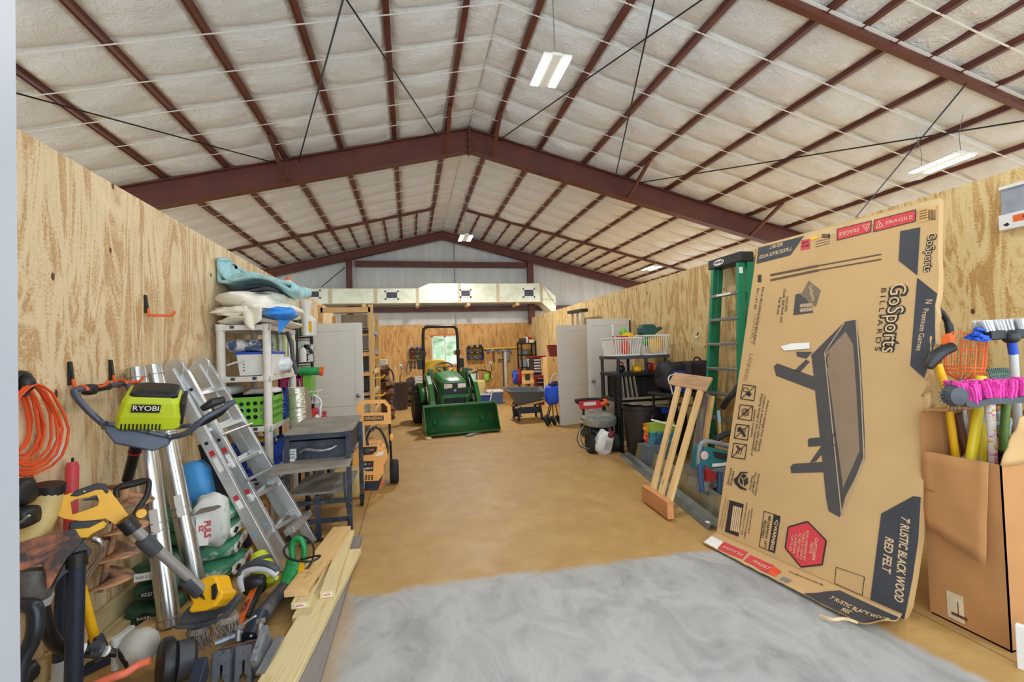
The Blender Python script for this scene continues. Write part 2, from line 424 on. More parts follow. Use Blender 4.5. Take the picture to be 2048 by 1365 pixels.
for sgn in (-1,1):
    for o in OFFS2[sgn]: purlin(RX+sgn*o,-1.4,YE+.1)
    for i,o in enumerate(OFFS2[sgn][:-1]):     # the end bay and the near bay carry extra purlins in between
        m=(o+OFFS2[sgn][i+1])/2
        purlin(RX+sgn*m,12.1,YE+.1,.05); purlin(RX+sgn*m,-1.4,3.62,.06)
# ---- main frames
def rafter(name,y,sgn,L,d0,fl=.16,drop=0.):
    mb=MB(); x0=RX; x1=RX+sgn*L; z0=rz(x0)-drop; z1=rz(x1)-drop
    tdir=V(x1-x0,0,z1-z0).normalized()
    M=Matrix(((tdir.x,0,0,x0),(0,1,0,y),(tdir.z,0,1,z0),(0,0,0,1)))   # shear-free for vertical web
    Ls=V(x1-x0,0,z1-z0).length
    mb.box((0,-.006,-d0),(Ls,.006,-.03),M); mb.box((0,-fl/2,-.045),(Ls,fl/2,-.03),M); mb.box((0,-fl/2,-d0),(Ls,fl/2,-d0+.015),M)
    o=struct(mb.obj(name,MAROON)); return o,M,Ls
for sgn in (-1,1):
    r,M,Ls=rafter('rafter_beam',7.97,sgn,7.7,.44)
    mb=MB()                                     # splice plate and bolts at the ridge
    mb.box((.0,-.09,-.47),(.016,.09,.0),M)
    for z in (-.08,-.2,-.33,-.43):
        mb.lathe([(.014,-.02),(.014,.02)],8,M@T(.03,-.05,z)@RXm(90)); 
    mb.obj('splice_plate',MAROON,r)
    for o in (.41,3.02,5.7):
        mb=MB(); x=RX+sgn*o; a=V(x+sgn*.0,7.91,rz(x)-.42); b=V(x,7.05,rz(x)-.03)
        mb.bar(a,b,.05,.05); mb.obj('flange_brace',MAROON,r)
    rafter('rafter_beam_far',14.79,sgn,7.7,.3)
    for y in (12.1,3.65):                       # light strut under the purlins
        mb=MB(); x1=RX+sgn*7.6; a=V(RX+sgn*.41,y,rz(RX+.41)-.06); b=V(x1,y,rz(x1)-.06); mb.bar(a,b,.07,.06); mb.bar(a+V(0,.045,.025),b+V(0,.045,.025),.03,.02)
        s=struct(mb.obj('roof_strut',MAROON))
        if y<4:
            mb=MB(); mb.bar(a+V(0,-.06,.035),b+V(0,-.06,.035),.035,.004); mb.obj('strap',BAND,s)
for a,b in (((-.21,3.65),(-1.69,7.93)),((-.84,3.65),(.58,7.9)),((-4.99,3.65),(-1.98,7.9)),((2.42,3.75),(3.9,7.9)),((3.03,3.75),(1.65,7.9)),((7.1,3.68),(4.3,7.88)),((5.98,3.65),(8.86,7.9))):
    mb=MB(); mb.tube([(a[0],a[1],rz(a[0])-.09),(b[0],b[1],rz(b[0])-.1)],.0095,6); struct(mb.obj('brace_rod',BLKM,smooth=60))
# ---- end wall steel: posts, girts, conduit
for px0,px1 in ((692,703),(1054,1065)):
    a=PY(px0,520,14.9); b=PY(px1,520,14.9); mb=MB(); mb.box((a.x,14.82,2.45),(b.x,15.0,rz(a.x)-.28)); struct(mb.obj('end_post',MAROON))
xl,xr=PY(703,520,14.9).x,PY(1054,520,14.9).x
for z,h,x0,x1 in ((4.47,.17,xl+.1,xr-.02),(3.0,.16,-6,8)):
    mb=MB(); mb.box((x0,14.9,z-h/2),(x1,15.12,z+h/2)); mb.box((x0,14.86,z-h/2),(x1,14.9,z-h/2+.03)); struct(mb.obj('wall_girt',MAROON))
mb=MB(); c=PY(909,540,15.0); mb.tube([(c.x,14.98,2.45),(c.x,14.98,5.3)],.018,8); struct(mb.obj('conduit',STL))
mb=MB(); a=PY(642,575,14.98); b=PY(690,535,14.98); mb.tube([a,b],.012,6); struct(mb.obj('brace_rod',BLKM))
# ---- window in the end wall
WFR=mat('white_window_frame',(222,222,212),.5,var=.04)
mb=MB(); w=.05
for lo,hi in (((wx0,wz0),(wx0+w,wz1)),((wx1-w,wz0),(wx1,wz1)),((wx0,wz0),(wx1,wz0+w)),((wx0,wz1-w),(wx1,wz1)),(((wx0+wx1)/2-.025,wz0),((wx0+wx1)/2+.025,wz1))):
    mb.box((lo[0],YE-.02,lo[1]),(hi[0],YE+.1,hi[1]))
win=struct(mb.obj('window_1',WFR,bev=.004))
t=NT('window_glass'); gl=t.fin((1,1,1,1),.05); t.b.inputs['Transmission Weight'].default_value=1; t.b.inputs['IOR'].default_value=1.05
mb=MB(); mb.box((wx0+w,YE+.04,wz0+w),(wx1-w,YE+.046,wz1-w)); mb.obj('pane',gl,win)
WTR=wood('window_trim_wood',(196,120,60),(170,96,44))
mb=MB(); mb.box((wx0-.04,YE-.03,wz0-.07),(wx1+.04,YE-.001,wz0)); mb.box((wx0-.04,YE-.025,wz1),(wx1+.04,YE-.001,wz1+.05)); mb.obj('window_trim',WTR,win)
# bright trees outside the window
t=NT('sunlit_leaves'); v=t.coord(); n=t.noise(v,2.2,6,.5,.65)
LEAF=t.fin(t.ramp(n,(.35,(150,180,140)),(.5,(196,214,186)),(.68,(236,244,236))),.9)
mb=MB()
for i in range(26):
    c=(random.uniform(-3,5),YE+6+random.uniform(-1,1.5),random.uniform(.2,4.5)); mb.blob(c,(1.0,.8,.8),14,10,jit=.5,seed=i)
mb.obj('foliage',LEAF,tag(mb.obj('tree',LEAF,smooth=80),'pale green sunlit trees seen through the far window','tree',kind='stuff'))
bpy.data.objects.remove(bpy.data.objects['foliage'])
# ---- foreground door jamb, dark edge
e1=PY(33,300,1.15); e2=PY(33,1300,1.15)
mb=MB(); JMB=mat('white_steel_jamb',(178,182,192),.4,var=.02); 
mb.box((e1.x-1.2,.98,-.0),(e1.x,1.15,6)); struct(mb.obj('trim_1',JMB))
# ================================================================ left wall, near the door
def D(px,py,w): return CO+ray(px,py)/FPX*w
def LW(px,py,off=0.): return PX(px,py,LWX+off)
def single(name,mb,m,label,cat,loc,group=None,**k):
    o=mb.obj(name,m,None,loc,**k); return tag(o,label,cat,group)
# ---- orange extension cord hung on the wall
CORDM=mat('orange_cord_jacket',(232,92,44),.45,var=.08)
tp=LW(62,760,.05); root=thing('extension_cord','long orange extension cord hanging in loops on the left plywood wall','cord',(LWX,tp.y,1.1))
mb=MB()
for i in range(10):
    r=random.Random(i); wd_=.06+.014*i; dz=.30+.012*i; x=LWX+.012+.009*i; cx=tp.y-.03+r.uniform(-.03,.03)
    pts=[(x,cx+wd_*sin(2*pi*k/18)*(1-.35*cos(2*pi*k/18))+r.uniform(-.006,.006),tp.z-.02-dz*(1-cos(2*pi*k/18))/2) for k in range(18)]
    mb.tube(pts,.0062,6,closed=True)
p=[LW(40,1010,.03),LW(52,985,.02),LW(66,960,.02),LW(55,945,.03),LW(45,975,.03),LW(48,1000,.03)]
mb.tube(smoothpath(p),.006,6)
mb.obj('cord_loops',CORDM,root,smooth=60)
mb=MB(); c=LW(45,768,.05); mb.blob(c,(.05,.035,.045),10,8); mb.tube(arc(c,.05,0,300,12,(0,1,0),(0,0,1)),.012,6); mb.obj('cord_wrap',BLK,root,smooth=60)
# ---- wall plate
a=LW(112,897); mb=MB(); mb.box((LWX,a.y-.045,a.z-.06),(LWX+.008,a.y+.04,a.z+.06)); pl=single('switch_plate',mb,WHT,'white blank cover plate on the plywood beside the orange cord','wall plate',(LWX,a.y,a.z-.06),bev=.002)
mb=MB(); mb.lathe([(.006,0),(.006,.004)],8,T(LWX+.008,a.y-.003,a.z+.035)@RYm(90)); mb.obj('screw',STL,pl)
# ---- wall hooks
def wall_hook(px,py,px2,label,prong=.13):
    a=LW(px,py); b=LW(px2,py)
    r=thing('wall_hook',label,'hook',(LWX,a.y,a.z-.06),'tool hooks on the left wall')
    mb=MB(); mb.box((LWX,a.y-.011,a.z-.05),(LWX+.014,a.y+.011,a.z+.075)); mb.tube([(LWX+.01,a.y,a.z+.07),(LWX+.022,a.y,a.z-.045)],.008,8); mb.obj('hook_base',BLK,r,bev=.004)
    mb=MB(); mb.tube(smoothpath([(LWX+.02,a.y,a.z-.02),(LWX+.03,a.y,a.z-.062),(LWX+.07,a.y+.02,a.z-.066),(LWX+prong,a.y+.05,a.z-.063),(LWX+prong+.02,a.y+.06,a.z-.035)]),.0085,7); mb.obj('prong',ORG,r,smooth=60)
    return r
wall_hook(289,612,340,'empty orange pronged hook high on the left plywood wall',.14)
wall_hook(137,752,150,'left wall hook carrying the near end of the auger handle')
wall_hook(219,745,240,'wall hook carrying the far end of the auger handle')
# ---- earth auger hung by its handle
AUGG=mat('auger_lime_housing',(196,212,40),.4,var=.05); AUGF=mat('auger_grey_frame',(84,92,108),.42,.3,.1)
root=thing('earth_auger','lime and grey powered earth auger hanging on two wall hooks','auger',(-1.42,2.92,.55))
gl0,gl1=LW(148,785,.09),LW(248,768,.09); t0,t1=D(205,848,2.36),D(338,876,2.5)
b0,b1=D(262,790,2.7),D(372,852,2.72); g0,g1=D(388,858,2.62),D(462,803,2.75); r0,r1=D(420,822,2.5),D(360,868,2.45)
mb=MB()
mb.tube(smoothpath([t0,D(170,815,2.33),gl0,gl0+V(.005,.04,.012),(gl0+gl1)/2,gl1,D(258,778,2.7),D(268,800,2.66),D(285,840,2.6)],5),.0155,8)
mb.tube(smoothpath([t1,D(375,866,2.5),D(408,838,2.52),D(440,820,2.58),D(468,804,2.66)],5),.0155,8)
mb.tube(smoothpath([D(330,858,2.66),D(375,852,2.68),D(395,850,2.7),D(430,828,2.7),D(462,803,2.7)],5),.0125,8)
mb.obj('handlebar',AUGF,root,smooth=60)
mb=MB(); mb.tube([D(393,850,2.7),D(412,842,2.7),D(440,826,2.71),D(460,806,2.72)],[.02,.022,.021,.018],10); mb.obj('grip',BLK,root,smooth=50)
mb=MB(); mb.tube([D(405,818,2.52),D(425,806,2.53),D(448,800,2.58)],[.018,.026,.02],10); mb.obj('grip',BLK,root,smooth=50)
mb=MB(); mb.tube([gl0*.35+gl1*.65,gl0*.6+gl1*.4],.021,10); mb.obj('grip',BLK,root,smooth=50)
mb=MB(); c=gl0*.72+gl1*.28; mb.blob(c,(.03,.04,.03),10,8,3); mb.obj('trigger_box',BLK,root,smooth=60)
for q in (gl0*.86+gl1*.14,gl0*.05+gl1*.95): mb=MB(); mb.tube(arc(q-V(.0,0,.0),.026,0,250,8,(1,0,0),(0,0,1)),.008,6); mb.obj('orange_hook_pad',ORG,root,smooth=60)
# tray plate
e=(t1-t0).normalized(); Mt=frame(t0,e,V(0,.3,1).cross(e).cross(e)*-1)
Mt=frame(t0,e,V(.15,.5,1)); L=(t1-t0).length
mb=MB(Mt); mb.prism([(0,.0),(L,.0),(L*1.06,-.035),(L*.86,-.085),(L*.3,-.085),(.03,-.04)],-.012,.012)
mb.prism([(-.01,.012),(L*1.04,.012),(L*1.04,-.008),(-.01,-.008)],-.1,.03); mb.obj('motor_plate',AUGF,root,bev=.006)
for k in range(4): mb=MB(Mt); mb.lathe([(.008,0),(.008,.006)],8,T(.02+k*L*.3,-.0,.031)); mb.obj('plate_bolt',BLKM,root)
# motor housing: six sided lime body with dark lid
c=D(304,812,2.5); Mm=frame(c,V(.94,.34,-.12),V(.12,-.32,1))
mb=MB(Mm)
def loft(mb,secs,cap=True):
    n=len(secs[0]); b=len(mb.v)
    for s_ in secs: mb.v+=[mb.M@Vector(p) for p in s_]
    for i in range(len(secs)-1):
        for k in range(n):
            l=(k+1)%n; mb.f.append([b+i*n+k,b+i*n+l,b+(i+1)*n+l,b+(i+1)*n+k]); mb.uv.append([(0,0)]*4); mb.mi.append(mb.k)
    if cap: mb.f+=[[b+k for k in range(n)][::-1],[b+(len(secs)-1)*n+k for k in range(n)]]; mb.uv+=[[(0,0)]*n]*2; mb.mi+=[mb.k]*2
def rect(x0,x1,z0,z1,y,ch=.02): return [(x0+ch,y,z0),(x1-ch,y,z0),(x1,y,z0+ch),(x1,y,z1-ch),(x1-ch,y,z1),(x0+ch,y,z1),(x0,y,z1-ch),(x0,y,z0+ch)]
loft(mb,[rect(-.125,.125,-.10,.10,-.1),rect(-.14,.14,-.11,.11,-.085),rect(-.135,.14,-.11,.11,-.02),rect(-.12,.125,-.1,.1,.055),rect(-.105,.105,-.09,.09,.085)])
mb.obj('motor_housing',AUGG,root,bev=.006)
mb=MB(Mm); loft(mb,[rect(-.095,.115,-.095,.085,.075),rect(-.09,.115,-.09,.085,.098),rect(-.05,.09,-.06,.06,.112)]); mb.box((.13,-.07,-.09),(.152,.06,.09))
mb.obj('battery_lid',BLK,root,bev=.006)
mb=MB(Mm)
for k in range(11): mb.box((-.11+k*.016,-.092,.1),(-.104+k*.016,-.058,.114))
mb.obj('vent_slot',BLK,root)
mb=MB(Mm@T(-.012,.032,.112)); mb.prism([(-.062,-.022),(.058,-.022),(.062,.022),(-.058,.022)],0,.003); o=mb.obj('maker_badge',BLK,root)
mb=MB(Mm@T(-.012,.032,.116)); text_into(mb,'RYOBI',T(0,0.002,0),.04,1.0,bold=.012); mb.obj('badge_lettering',PAPER,o)
# shaft and flighting
s0=D(276,880,2.5); s1=D(255,960,2.58); tip=LW(200,1185,.12); 
mb=MB(); mb.tube([s0,s0*.7+s1*.3],.03,10); mb.tube([s0*.7+s1*.3,s1],.027,10); mb.obj('gear_shaft',BLKM,root,smooth=50)
mb=MB(); mb.tube([s0*.72+s1*.28,s0*.69+s1*.31],.032,10); mb.obj('red_seal',RED,root)
AUGM=patchy('clay_smeared_steel',(196,150,112),(120,96,84),9,.48,.6,.7,.1,.3,(168,104,66))
ax=(tip-s1).normalized(); u=ax.orthogonal().normalized(); w=ax.cross(u); L=(tip-s1).length
mb=MB(); mb.tube([s1,tip],[.02,.012],8)
def helix(r0,th):
    def fn(a,b):
        t=2*pi*4.1*a; rr=.018+(r0-.018)*b*(1-.35*max(0,a-.8)/.2); return s1+ax*(.02+a*(L-.03)+th+b*.012)+(u*cos(t)+w*sin(t))*rr
    return fn
mb.grid(helix(.145,0),110,3); mb.obj('auger_bit',AUGM,root,smooth=60,sol=.005)
# ---- red pole
mb=MB(); a,b=LW(145,925,.06),LW(139,1120,.1); c=b+(b-a)*1.6; mb.tube([a,a*.98+c*.02,c],[.021,.0275,.0275],14); r=single('red_pole',mb,mat('red_painted_pole',(214,72,80),.5,var=.06),'red round pole leaning on the wall behind the yellow trimmer','pole',(c.x,c.y,c.z),smooth=40)
mb=MB(); mb.tube([a+(a-c).normalized()*.022,a],.006,8); mb.obj('end_pin',BLK,r)
# ---- tan blower tube and engine
root=thing('blower','tan plastic blower with black collared nozzle left of red pole','blower',tuple(D(60,1180,2.05)))
mb=MB(); mb.tube(smoothpath([D(97,985,2.02),D(88,1025,1.99),D(70,1062,1.95),D(42,1085,1.92),D(5,1105,1.9)],6),[.052]*6+[.05]*6+[.048]*6+[.046]*6+[.045],14); mb.obj('tan_tube',TAN,root,smooth=60)
mb=MB(); mb.tube([D(99,969,2.02),D(98,978,2.02),D(97,988,2.02)],[.055,.056,.055],16); mb.obj('nozzle_collar',BLK,root,smooth=40)
mb=MB(); mb.blob(D(38,985,1.88),(.05,.05,.055),12,10,3,.2); mb.obj('engine_cover',BLK,root,smooth=50)
mb=MB(); mb.blob(D(45,1035,1.84),(.045,.05,.04),10,8,4); mb.obj('air_box',BLK,root,smooth=50)
mb=MB(); mb.bar(D(42,1046,1.78),D(58,1032,1.78),.012,.006); mb.obj('label_strip',STL,root)
mb=MB(); mb.tube(smoothpath([D(75,1075,2.05),D(84,1092,2.05),D(70,1100,2.05),D(88,1102,2.05)],4),.004,5); mb.obj('pull_cord',BLK,root)
# ---- yellow powered scrubber (trimmer style) leaning towards the room
TY=mat('tool_yellow',(238,176,22),.4,var=.06)
root=thing('power_broom','yellow cordless power broom with grey shaft and wire brush head','power tool',tuple(PZ(385,1275)))
w0=2.12
def facing(o,turn=0.):
    """frame at o whose local z looks back along the line of sight from the doorway"""
    n=((CO-o).normalized()+CR*turn).normalized(); x=CR-n*CR.dot(n); return frame(o,x,n.cross(x))
Mh=facing(D(190,1025,w0)); Mhi=Mh.inverted(); _on,_nn=Mh.translation.copy(),(Mh.to_3x3()@V(0,0,1))
def q(px,py): p=Mhi@PP(px,py,_on,_nn); return (p.x,p.y)
# body outline with the handle opening: built from bars of its real outline
outer=[(116,1000),(127,992),(150,985),(195,971),(208,970),(222,985),(250,1022),(259,1035),(256,1046),(247,1051),(230,1049),(210,1037),(176,1044),(130,1038),(117,1032)]
inner=[(141,1006),(150,1000),(193,991),(199,1002),(196,1012),(176,1020),(145,1030)]
def ring(mb,o,i,z0,z1):
    bm_o=[Vector((*q(*p),0)) for p in o]; bm_i=[Vector((*q(*p),0)) for p in i]
    from mathutils.geometry import tessellate_polygon
    tri=tessellate_polygon([bm_o,bm_i]); allp=bm_o+bm_i
    for t_ in tri:
        a,b,c=[allp[j] for j in t_]
        if (b-a).cross(c-a).z<0: b,c=c,b
        mb.face([(a.x,a.y,z1),(b.x,b.y,z1),(c.x,c.y,z1)]); mb.face([(c.x,c.y,z0),(b.x,b.y,z0),(a.x,a.y,z0)])
    for L_ in (bm_o,bm_i):
        for j in range(len(L_)):
            a,b=L_[j],L_[(j+1)%len(L_)]; mb.face([(a.x,a.y,z0),(b.x,b.y,z0),(b.x,b.y,z1),(a.x,a.y,z1)])
mb=MB(Mh); ring(mb,outer,inner,-.035,.03); mb.obj('rear_housing',TY,root)
mb=MB(Mh); mb.prism([q(*p) for p in ((140,993),(152,982),(194,967),(212,969),(218,985),(212,989),(205,980),(192,981),(155,994))],-.037,.033); mb.prism([q(*p) for p in ((160,1002),(178,997),(194,993),(197,1002),(188,1001))],-.02,.02); mb.obj('trigger_grip',BLK,root,bev=.003)
mb=MB(Mh); mb.lathe([(.004,0),(.004,.006)],8,T(*q(169,984),.032)); mb.obj('indicator_light',LIME,root)
mb=MB(Mh); mb.prism([q(*p) for p in ((140,1044),(203,1040),(206,1052),(180,1070),(165,1085),(135,1068))],-.045,.04); mb.obj('battery_base',BLK,root,bev=.005)
mb=MB(Mh); mb.prism([q(*p) for p in ((136,1060),(178,1056),(206,1042),(214,1048),(208,1056),(184,1068),(176,1076),(160,1076),(150,1064))],-.03,.048); mb.obj('battery_pack',YEL,root,bev=.004)
# D handle
mb=MB(Mh); hp=[q(*p) for p in ((262,1040),(276,1018),(293,992),(298,968),(293,961),(270,968),(236,976),(234,996))]
mb.tube(smoothpath([(x,y,.02-.008*i) for i,(x,y) in enumerate(hp)],5),.0125,8); mb.obj('front_handle',BLK,root,smooth=60)
mb=MB(Mh); mb.tube([(*q(240,974),-.035),(*q(290,962),-.02)],.017,10); mb.obj('foam_grip',BLK,root,smooth=60)
mb=MB(Mh); mb.lathe([(.02,-.02),(.024,0),(.02,.03)],10,T(*q(281,1028),.03)); mb.obj('clamp_knob',TY,root,smooth=50)
f1=D(256,1048,w0); f2=D(405,1180,2.36); mb=MB(); mb.tube([D(248,1040,w0),D(268,1062,w0+.02)],.035,10); mb.obj('shaft_coupling',BLK,root,smooth=50)
SHG=mat('grey_alloy_tube',(158,156,154),.45,.4,.06)
mb=MB(); mb.tube([f1,f2],.0235,12); sh=mb.obj('shaft',SHG,root,smooth=60)
mb=MB(); mb.tube([D(285,1078,w0+.04),D(312,1104,w0+.08)],.034,12); mb.obj('shaft_joint',DGRY,sh,smooth=50); mb=MB(); mb.tube([D(372,1158,2.31),D(400,1185,2.36)],.036,12); mb.obj('shaft_joint',DGRY,sh,smooth=50)
def pxprism(name,pts,o,n,t0,t1,m,parent,bev=0.,shift=(0,0)):
    """a thick plate in the plane through o with normal n, its outline read off the photograph"""
    n=Vector(n).normalized(); x=CR-n*CR.dot(n); M=frame(o,x,n.cross(x)); I=M.inverted()
    P_=[I@PP(px,py,o,n) for px,py in pts]; mb=MB(M); mb.prism([(p.x,p.y) for p in P_],t0,t1); return mb.obj(name,m,parent,bev=bev)
GUARD=patchy('dusty_black_guard',(58,64,74),(92,92,94),5,.5,.7,.6)
ng=(-CW*.75+V(0,0,.9)); og=D(415,1205,2.4)
pxprism('debris_guard',[(352,1250),(354,1232),(372,1212),(398,1200),(430,1196),(455,1194),(478,1183),(479,1192),(462,1216),(440,1234),(415,1243),(388,1247)],og,ng,-.04,-.02,GUARD,root,.006)
pxprism('guard_lip',[(352,1250),(388,1247),(415,1243),(440,1234),(462,1216),(479,1192),(477,1200),(464,1225),(442,1243),(415,1252),(388,1256),(356,1257)],D(415,1235,2.34),-CW+V(0,0,.2),-.02,.02,GUARD,root,.004)
pxprism('gear_head',[(381,1184),(398,1166),(414,1156),(432,1150),(439,1154),(445,1178),(454,1184),(447,1200),(436,1214),(416,1222),(388,1226),(383,1221),(392,1206)],D(415,1195,2.36),-CW+V(0,0,.5),-.1,.03,TY,root,.014)
pxprism('head_vent',[(400,1182),(410,1184),(417,1200),(408,1194)],D(415,1195,2.355),-CW+V(0,0,.5),.02,.034,BLK,root,.002)
pxprism('head_vent',[(430,1172),(438,1167),(442,1184),(437,1199),(431,1200)],D(415,1195,2.355),-CW+V(0,0,.5),.02,.034,BLK,root,.002)
BRM=mat('worn_bristle_wire',(140,128,116),.8,.2)
for j,(bx,by) in enumerate(((397,1270),(455,1248))):
    c=D(bx,by-4,2.36); mb=MB(); rr=random.Random(j)
    for i in range(90):
        a=rr.uniform(0,2*pi); r=.055*sqrt(rr.random()); q0=c+CR*r*cos(a)*.9+V(0,r*sin(a),0)+V(0,0,.03)
        mb.tube([q0,q0+V(rr.uniform(-.02,.02),rr.uniform(-.02,.02),-.035),q0+V(rr.uniform(-.035,.035),rr.uniform(-.03,.03),-.1)],.002,3,False)
    mb.tube([c+V(0,0,.036),c+V(0,0,.012)],[.045,.055],12); mb.obj('wire_brush',BRM,root)
# ---- curved shaft string trimmer standing head-up, mud on its guard
MUD=patchy('rusty_mud_crust',(78,70,72),(176,112,84),7,.46,.56,.9,0,.9,(132,84,62))
root=thing('string_trimmer','old string trimmer stood upside down with mud caked guard','trimmer',tuple(D(262,1330,2.2)))
gm=[(20,1092),(60,1080),(110,1066),(150,1058),(164,1082),(158,1092),(132,1120),(102,1172),(94,1182),(90,1150),(84,1128),(20,1150)]
w1=1.92; Mk=facing(D(90,1110,w1)); Mki=Mk.inverted(); _ok,_nk=Mk.translation.copy(),(Mk.to_3x3()@V(0,0,1))
def qk(px,py): p=Mki@PP(px,py,_ok,_nk); return (p.x,p.y)
mb=MB(Mk); mb.prism([qk(x,y) for x,y in gm],-.012,.016); mb.obj('muddy_guard',MUD,root,bev=.008)
mb=MB(Mk); mb.prism([qk(x,y) for x,y in ((164,1082),(184,1100),(176,1120),(130,1150),(100,1180),(132,1120))],-.05,-.01); mb.obj('guard_skirt',BLK,root,bev=.004)
cc=D(62,1170,1.95); MS=frame(cc,CR+CU*.15,V(0,1,0)+CU*.0); MS=frame(cc,CR,V(.1,.9,-.28))
SPG=patchy('grimy_grey_alloy',(128,124,118),(92,86,82),6,.45,.65,.6,.3)
mb=MB(MS); mb.lathe([(.045,-.075),(.075,-.05),(.082,-.01),(.086,.03),(.086,.06),(.072,.06),(.066,.02),(.02,.0)],22,Matrix(),True); mb.obj('spool_housing',SPG,root,smooth=40)
mb=MB(); mb.tube([D(84,1200,1.97),D(80,1212,1.98)],.035,14); mb.tube([D(82,1196,1.97),D(86,1190,1.97)],.04,14); mb.obj('collar',LGRY,root,smooth=40)
mb=MB(); mb.tube(smoothpath([D(82,1205,1.97),D(90,1240,1.98),D(102,1275,2.0),D(122,1296,2.04),D(150,1302,2.08),D(185,1300,2.12),D(245,1308,2.18)],5),[.027]*20+[.02]*11,10); mb.obj('curved_shaft',mat('scuffed_black_tube',(40,38,40),.4,.3),root,smooth=60)
mb=MB(); mb.tube([D(180,1302,2.11),D(205,1301,2.14)],.03,10); mb.tube([D(190,1290,2.1),D(198,1318,2.15)],.02,8); mb.obj('shaft_clamp',DGRY,root,smooth=50)
mb=MB(); mb.tube([D(157,1300,2.075),D(170,1299,2.09)],.0235,10); mb.tube([D(208,1303,2.13),D(214,1304,2.14)],.022,10); mb.obj('paper_sticker',PAPER,root,smooth=50)
ce=D(270,1296,2.22); Me=frame(ce,CR,CU); mb=MB(Me); loft(mb,[rect(-.075,-.04,-.06,.06,y,.01) for y in (-.075,.075)]); mb.obj('air_filter_box',LGRY,root,bev=.004)
mb=MB(Me@RZm(6)); loft(mb,[[(x,cos(a)*r,sin(a)*r) for a in [2*pi*i/12 for i in range(12)]] for x,r in ((-.04,.065),(-.01,.082),(.04,.085),(.07,.07),(.08,.04))]); mb.obj('engine_shroud',mat('pale_grey_shroud',(190,186,176),.55,var=.1),root,smooth=35)
mb=MB(Me@RZm(6))
for i in range(6): mb.box((-.005,-.015+.0*i,.082-.001*i),(.0,.03,.087),T(0,0,0)@T(.006*i,-.012*i+.02,0))
mb.obj('cooling_slot',BLK,root)
# ---- two dark steel posts and chrome hook
for px0,py0,px1,w,r,lab in ((153,1128,147,1.97,.0315,'thick blue black steel post standing beside the yellow axe handle'),(128,1105,117,2.1,.026,'slimmer blue black steel post behind the thick one')):
    a=D(px0,py0,w+.02); b=D(px1,1362,w); b=a+(b-a)*(a.z/(a.z-b.z)); mb=MB(); mb.tube([a,b],r,18); o=single('steel_post',mb,NAVY,lab,'post',tuple(b),smooth=50)
    if px0==128:
        c=a*.26+b*.74; d=a*.02+b*.98; mb=MB(); mb.tube([c,d],r+.0006,18); mb.obj('pale_sticker',LGRY,o,smooth=50)
    else:
        mb=MB(); mb.tube([a+V(0,0,-.01),a+V(0,0,.05)],[.04,.036],12); mb.obj('black_cap',BLK,o,smooth=50)
mb=MB(); mb.tube(smoothpath([D(186,1078,2.05),D(200,1084,2.06),D(204,1100,2.08),D(196,1122,2.1),D(182,1140,2.1),D(172,1160,2.1)],5),.0125,10); b_=D(172,1160,2.1); single('bent_tube',mb,CHR,'bright chrome bent tube hooked beside the muddy auger bit','tube',tuple(b_),smooth=60)
# ---- black bent handle at the lower left edge
mb=MB(); mb.tube(smoothpath([D(0,1214,1.8),D(35,1212,1.8),D(62,1212,1.8),D(71,1228,1.8),D(70,1262,1.79),D(60,1292,1.78),D(44,1322,1.76),D(34,1365,1.74),D(30,1420,1.72)],6),.028,12); single('black_tube',mb,mat('black_gloss_tube',(46,50,58),.3,.3),'thick black bent tube at the lower left corner','tube',tuple(D(30,1420,1.72)),smooth=60)
mb=MB(); mb.blob(D(42,1352,1.85),(.05,.05,.04),10,8,3,.2); single('black_casing',mb,BLK,'dark casing under the thick bent tube at the lower left','tool part',tuple(D(42,1372,1.85)),smooth=50)
# ---- axe with yellow handle, upright
root=thing('axe','yellow handled axe standing head down by the wall','axe',tuple(PZ(196,1310,.0)))
a=D(172,1205,2.28); b=D(190,1282,2.3); mb=MB(); mb.tube([a+(a-b)*.4,a,b],[.017,.018,.022],10); mb.obj('handle',YEL,root,smooth=60)
mb=MB(frame(b,CR,CU)); mb.prism([(-.02,.02),(.025,.03),(.05,-.02),(.06,-.08),(-.05,-.08),(-.03,-.02)],-.02,.02); mb.obj('axe_head',DGRY,root,bev=.005)
# ---- timber along the wall foot
def plank(name,p0,p1,w,h,m,label,group=None,cat='board',up=(0,0,1),bev=.003):
    mb=MB(); p0,p1=Vector(p0),Vector(p1); mb.bar(p0,p1,w,h,up); c=(p0+p1)/2
    return single(name,mb,m,label,cat,(c.x,c.y,min(p0.z,p1.z)-h/2),group,bev=bev)
plank('lumber_board',(LWX+.025,1.4,.07),(LWX+.025,4.6,.07),.038,.14,TREAT,'treated board standing on edge along the left wall foot')
plank('lumber_board',(LWX+.1,2.0,.02),(LWX+.1,4.5,.02),.089,.038,TREAT,'treated stud lying flat along the left wall foot')
plank('lumber_board',PZ(210,1315,.02),PZ(322,1236,.02)+V(0,.0,0),.09,.038,PINE,'short pine offcut lying under the foil pipes')
plank('steel_bar',PZ(150,1350,.02),PZ(262,1296,.02),.06,.03,NAVY,'flat dark steel bar lying by the trimmer engine',cat='bar')
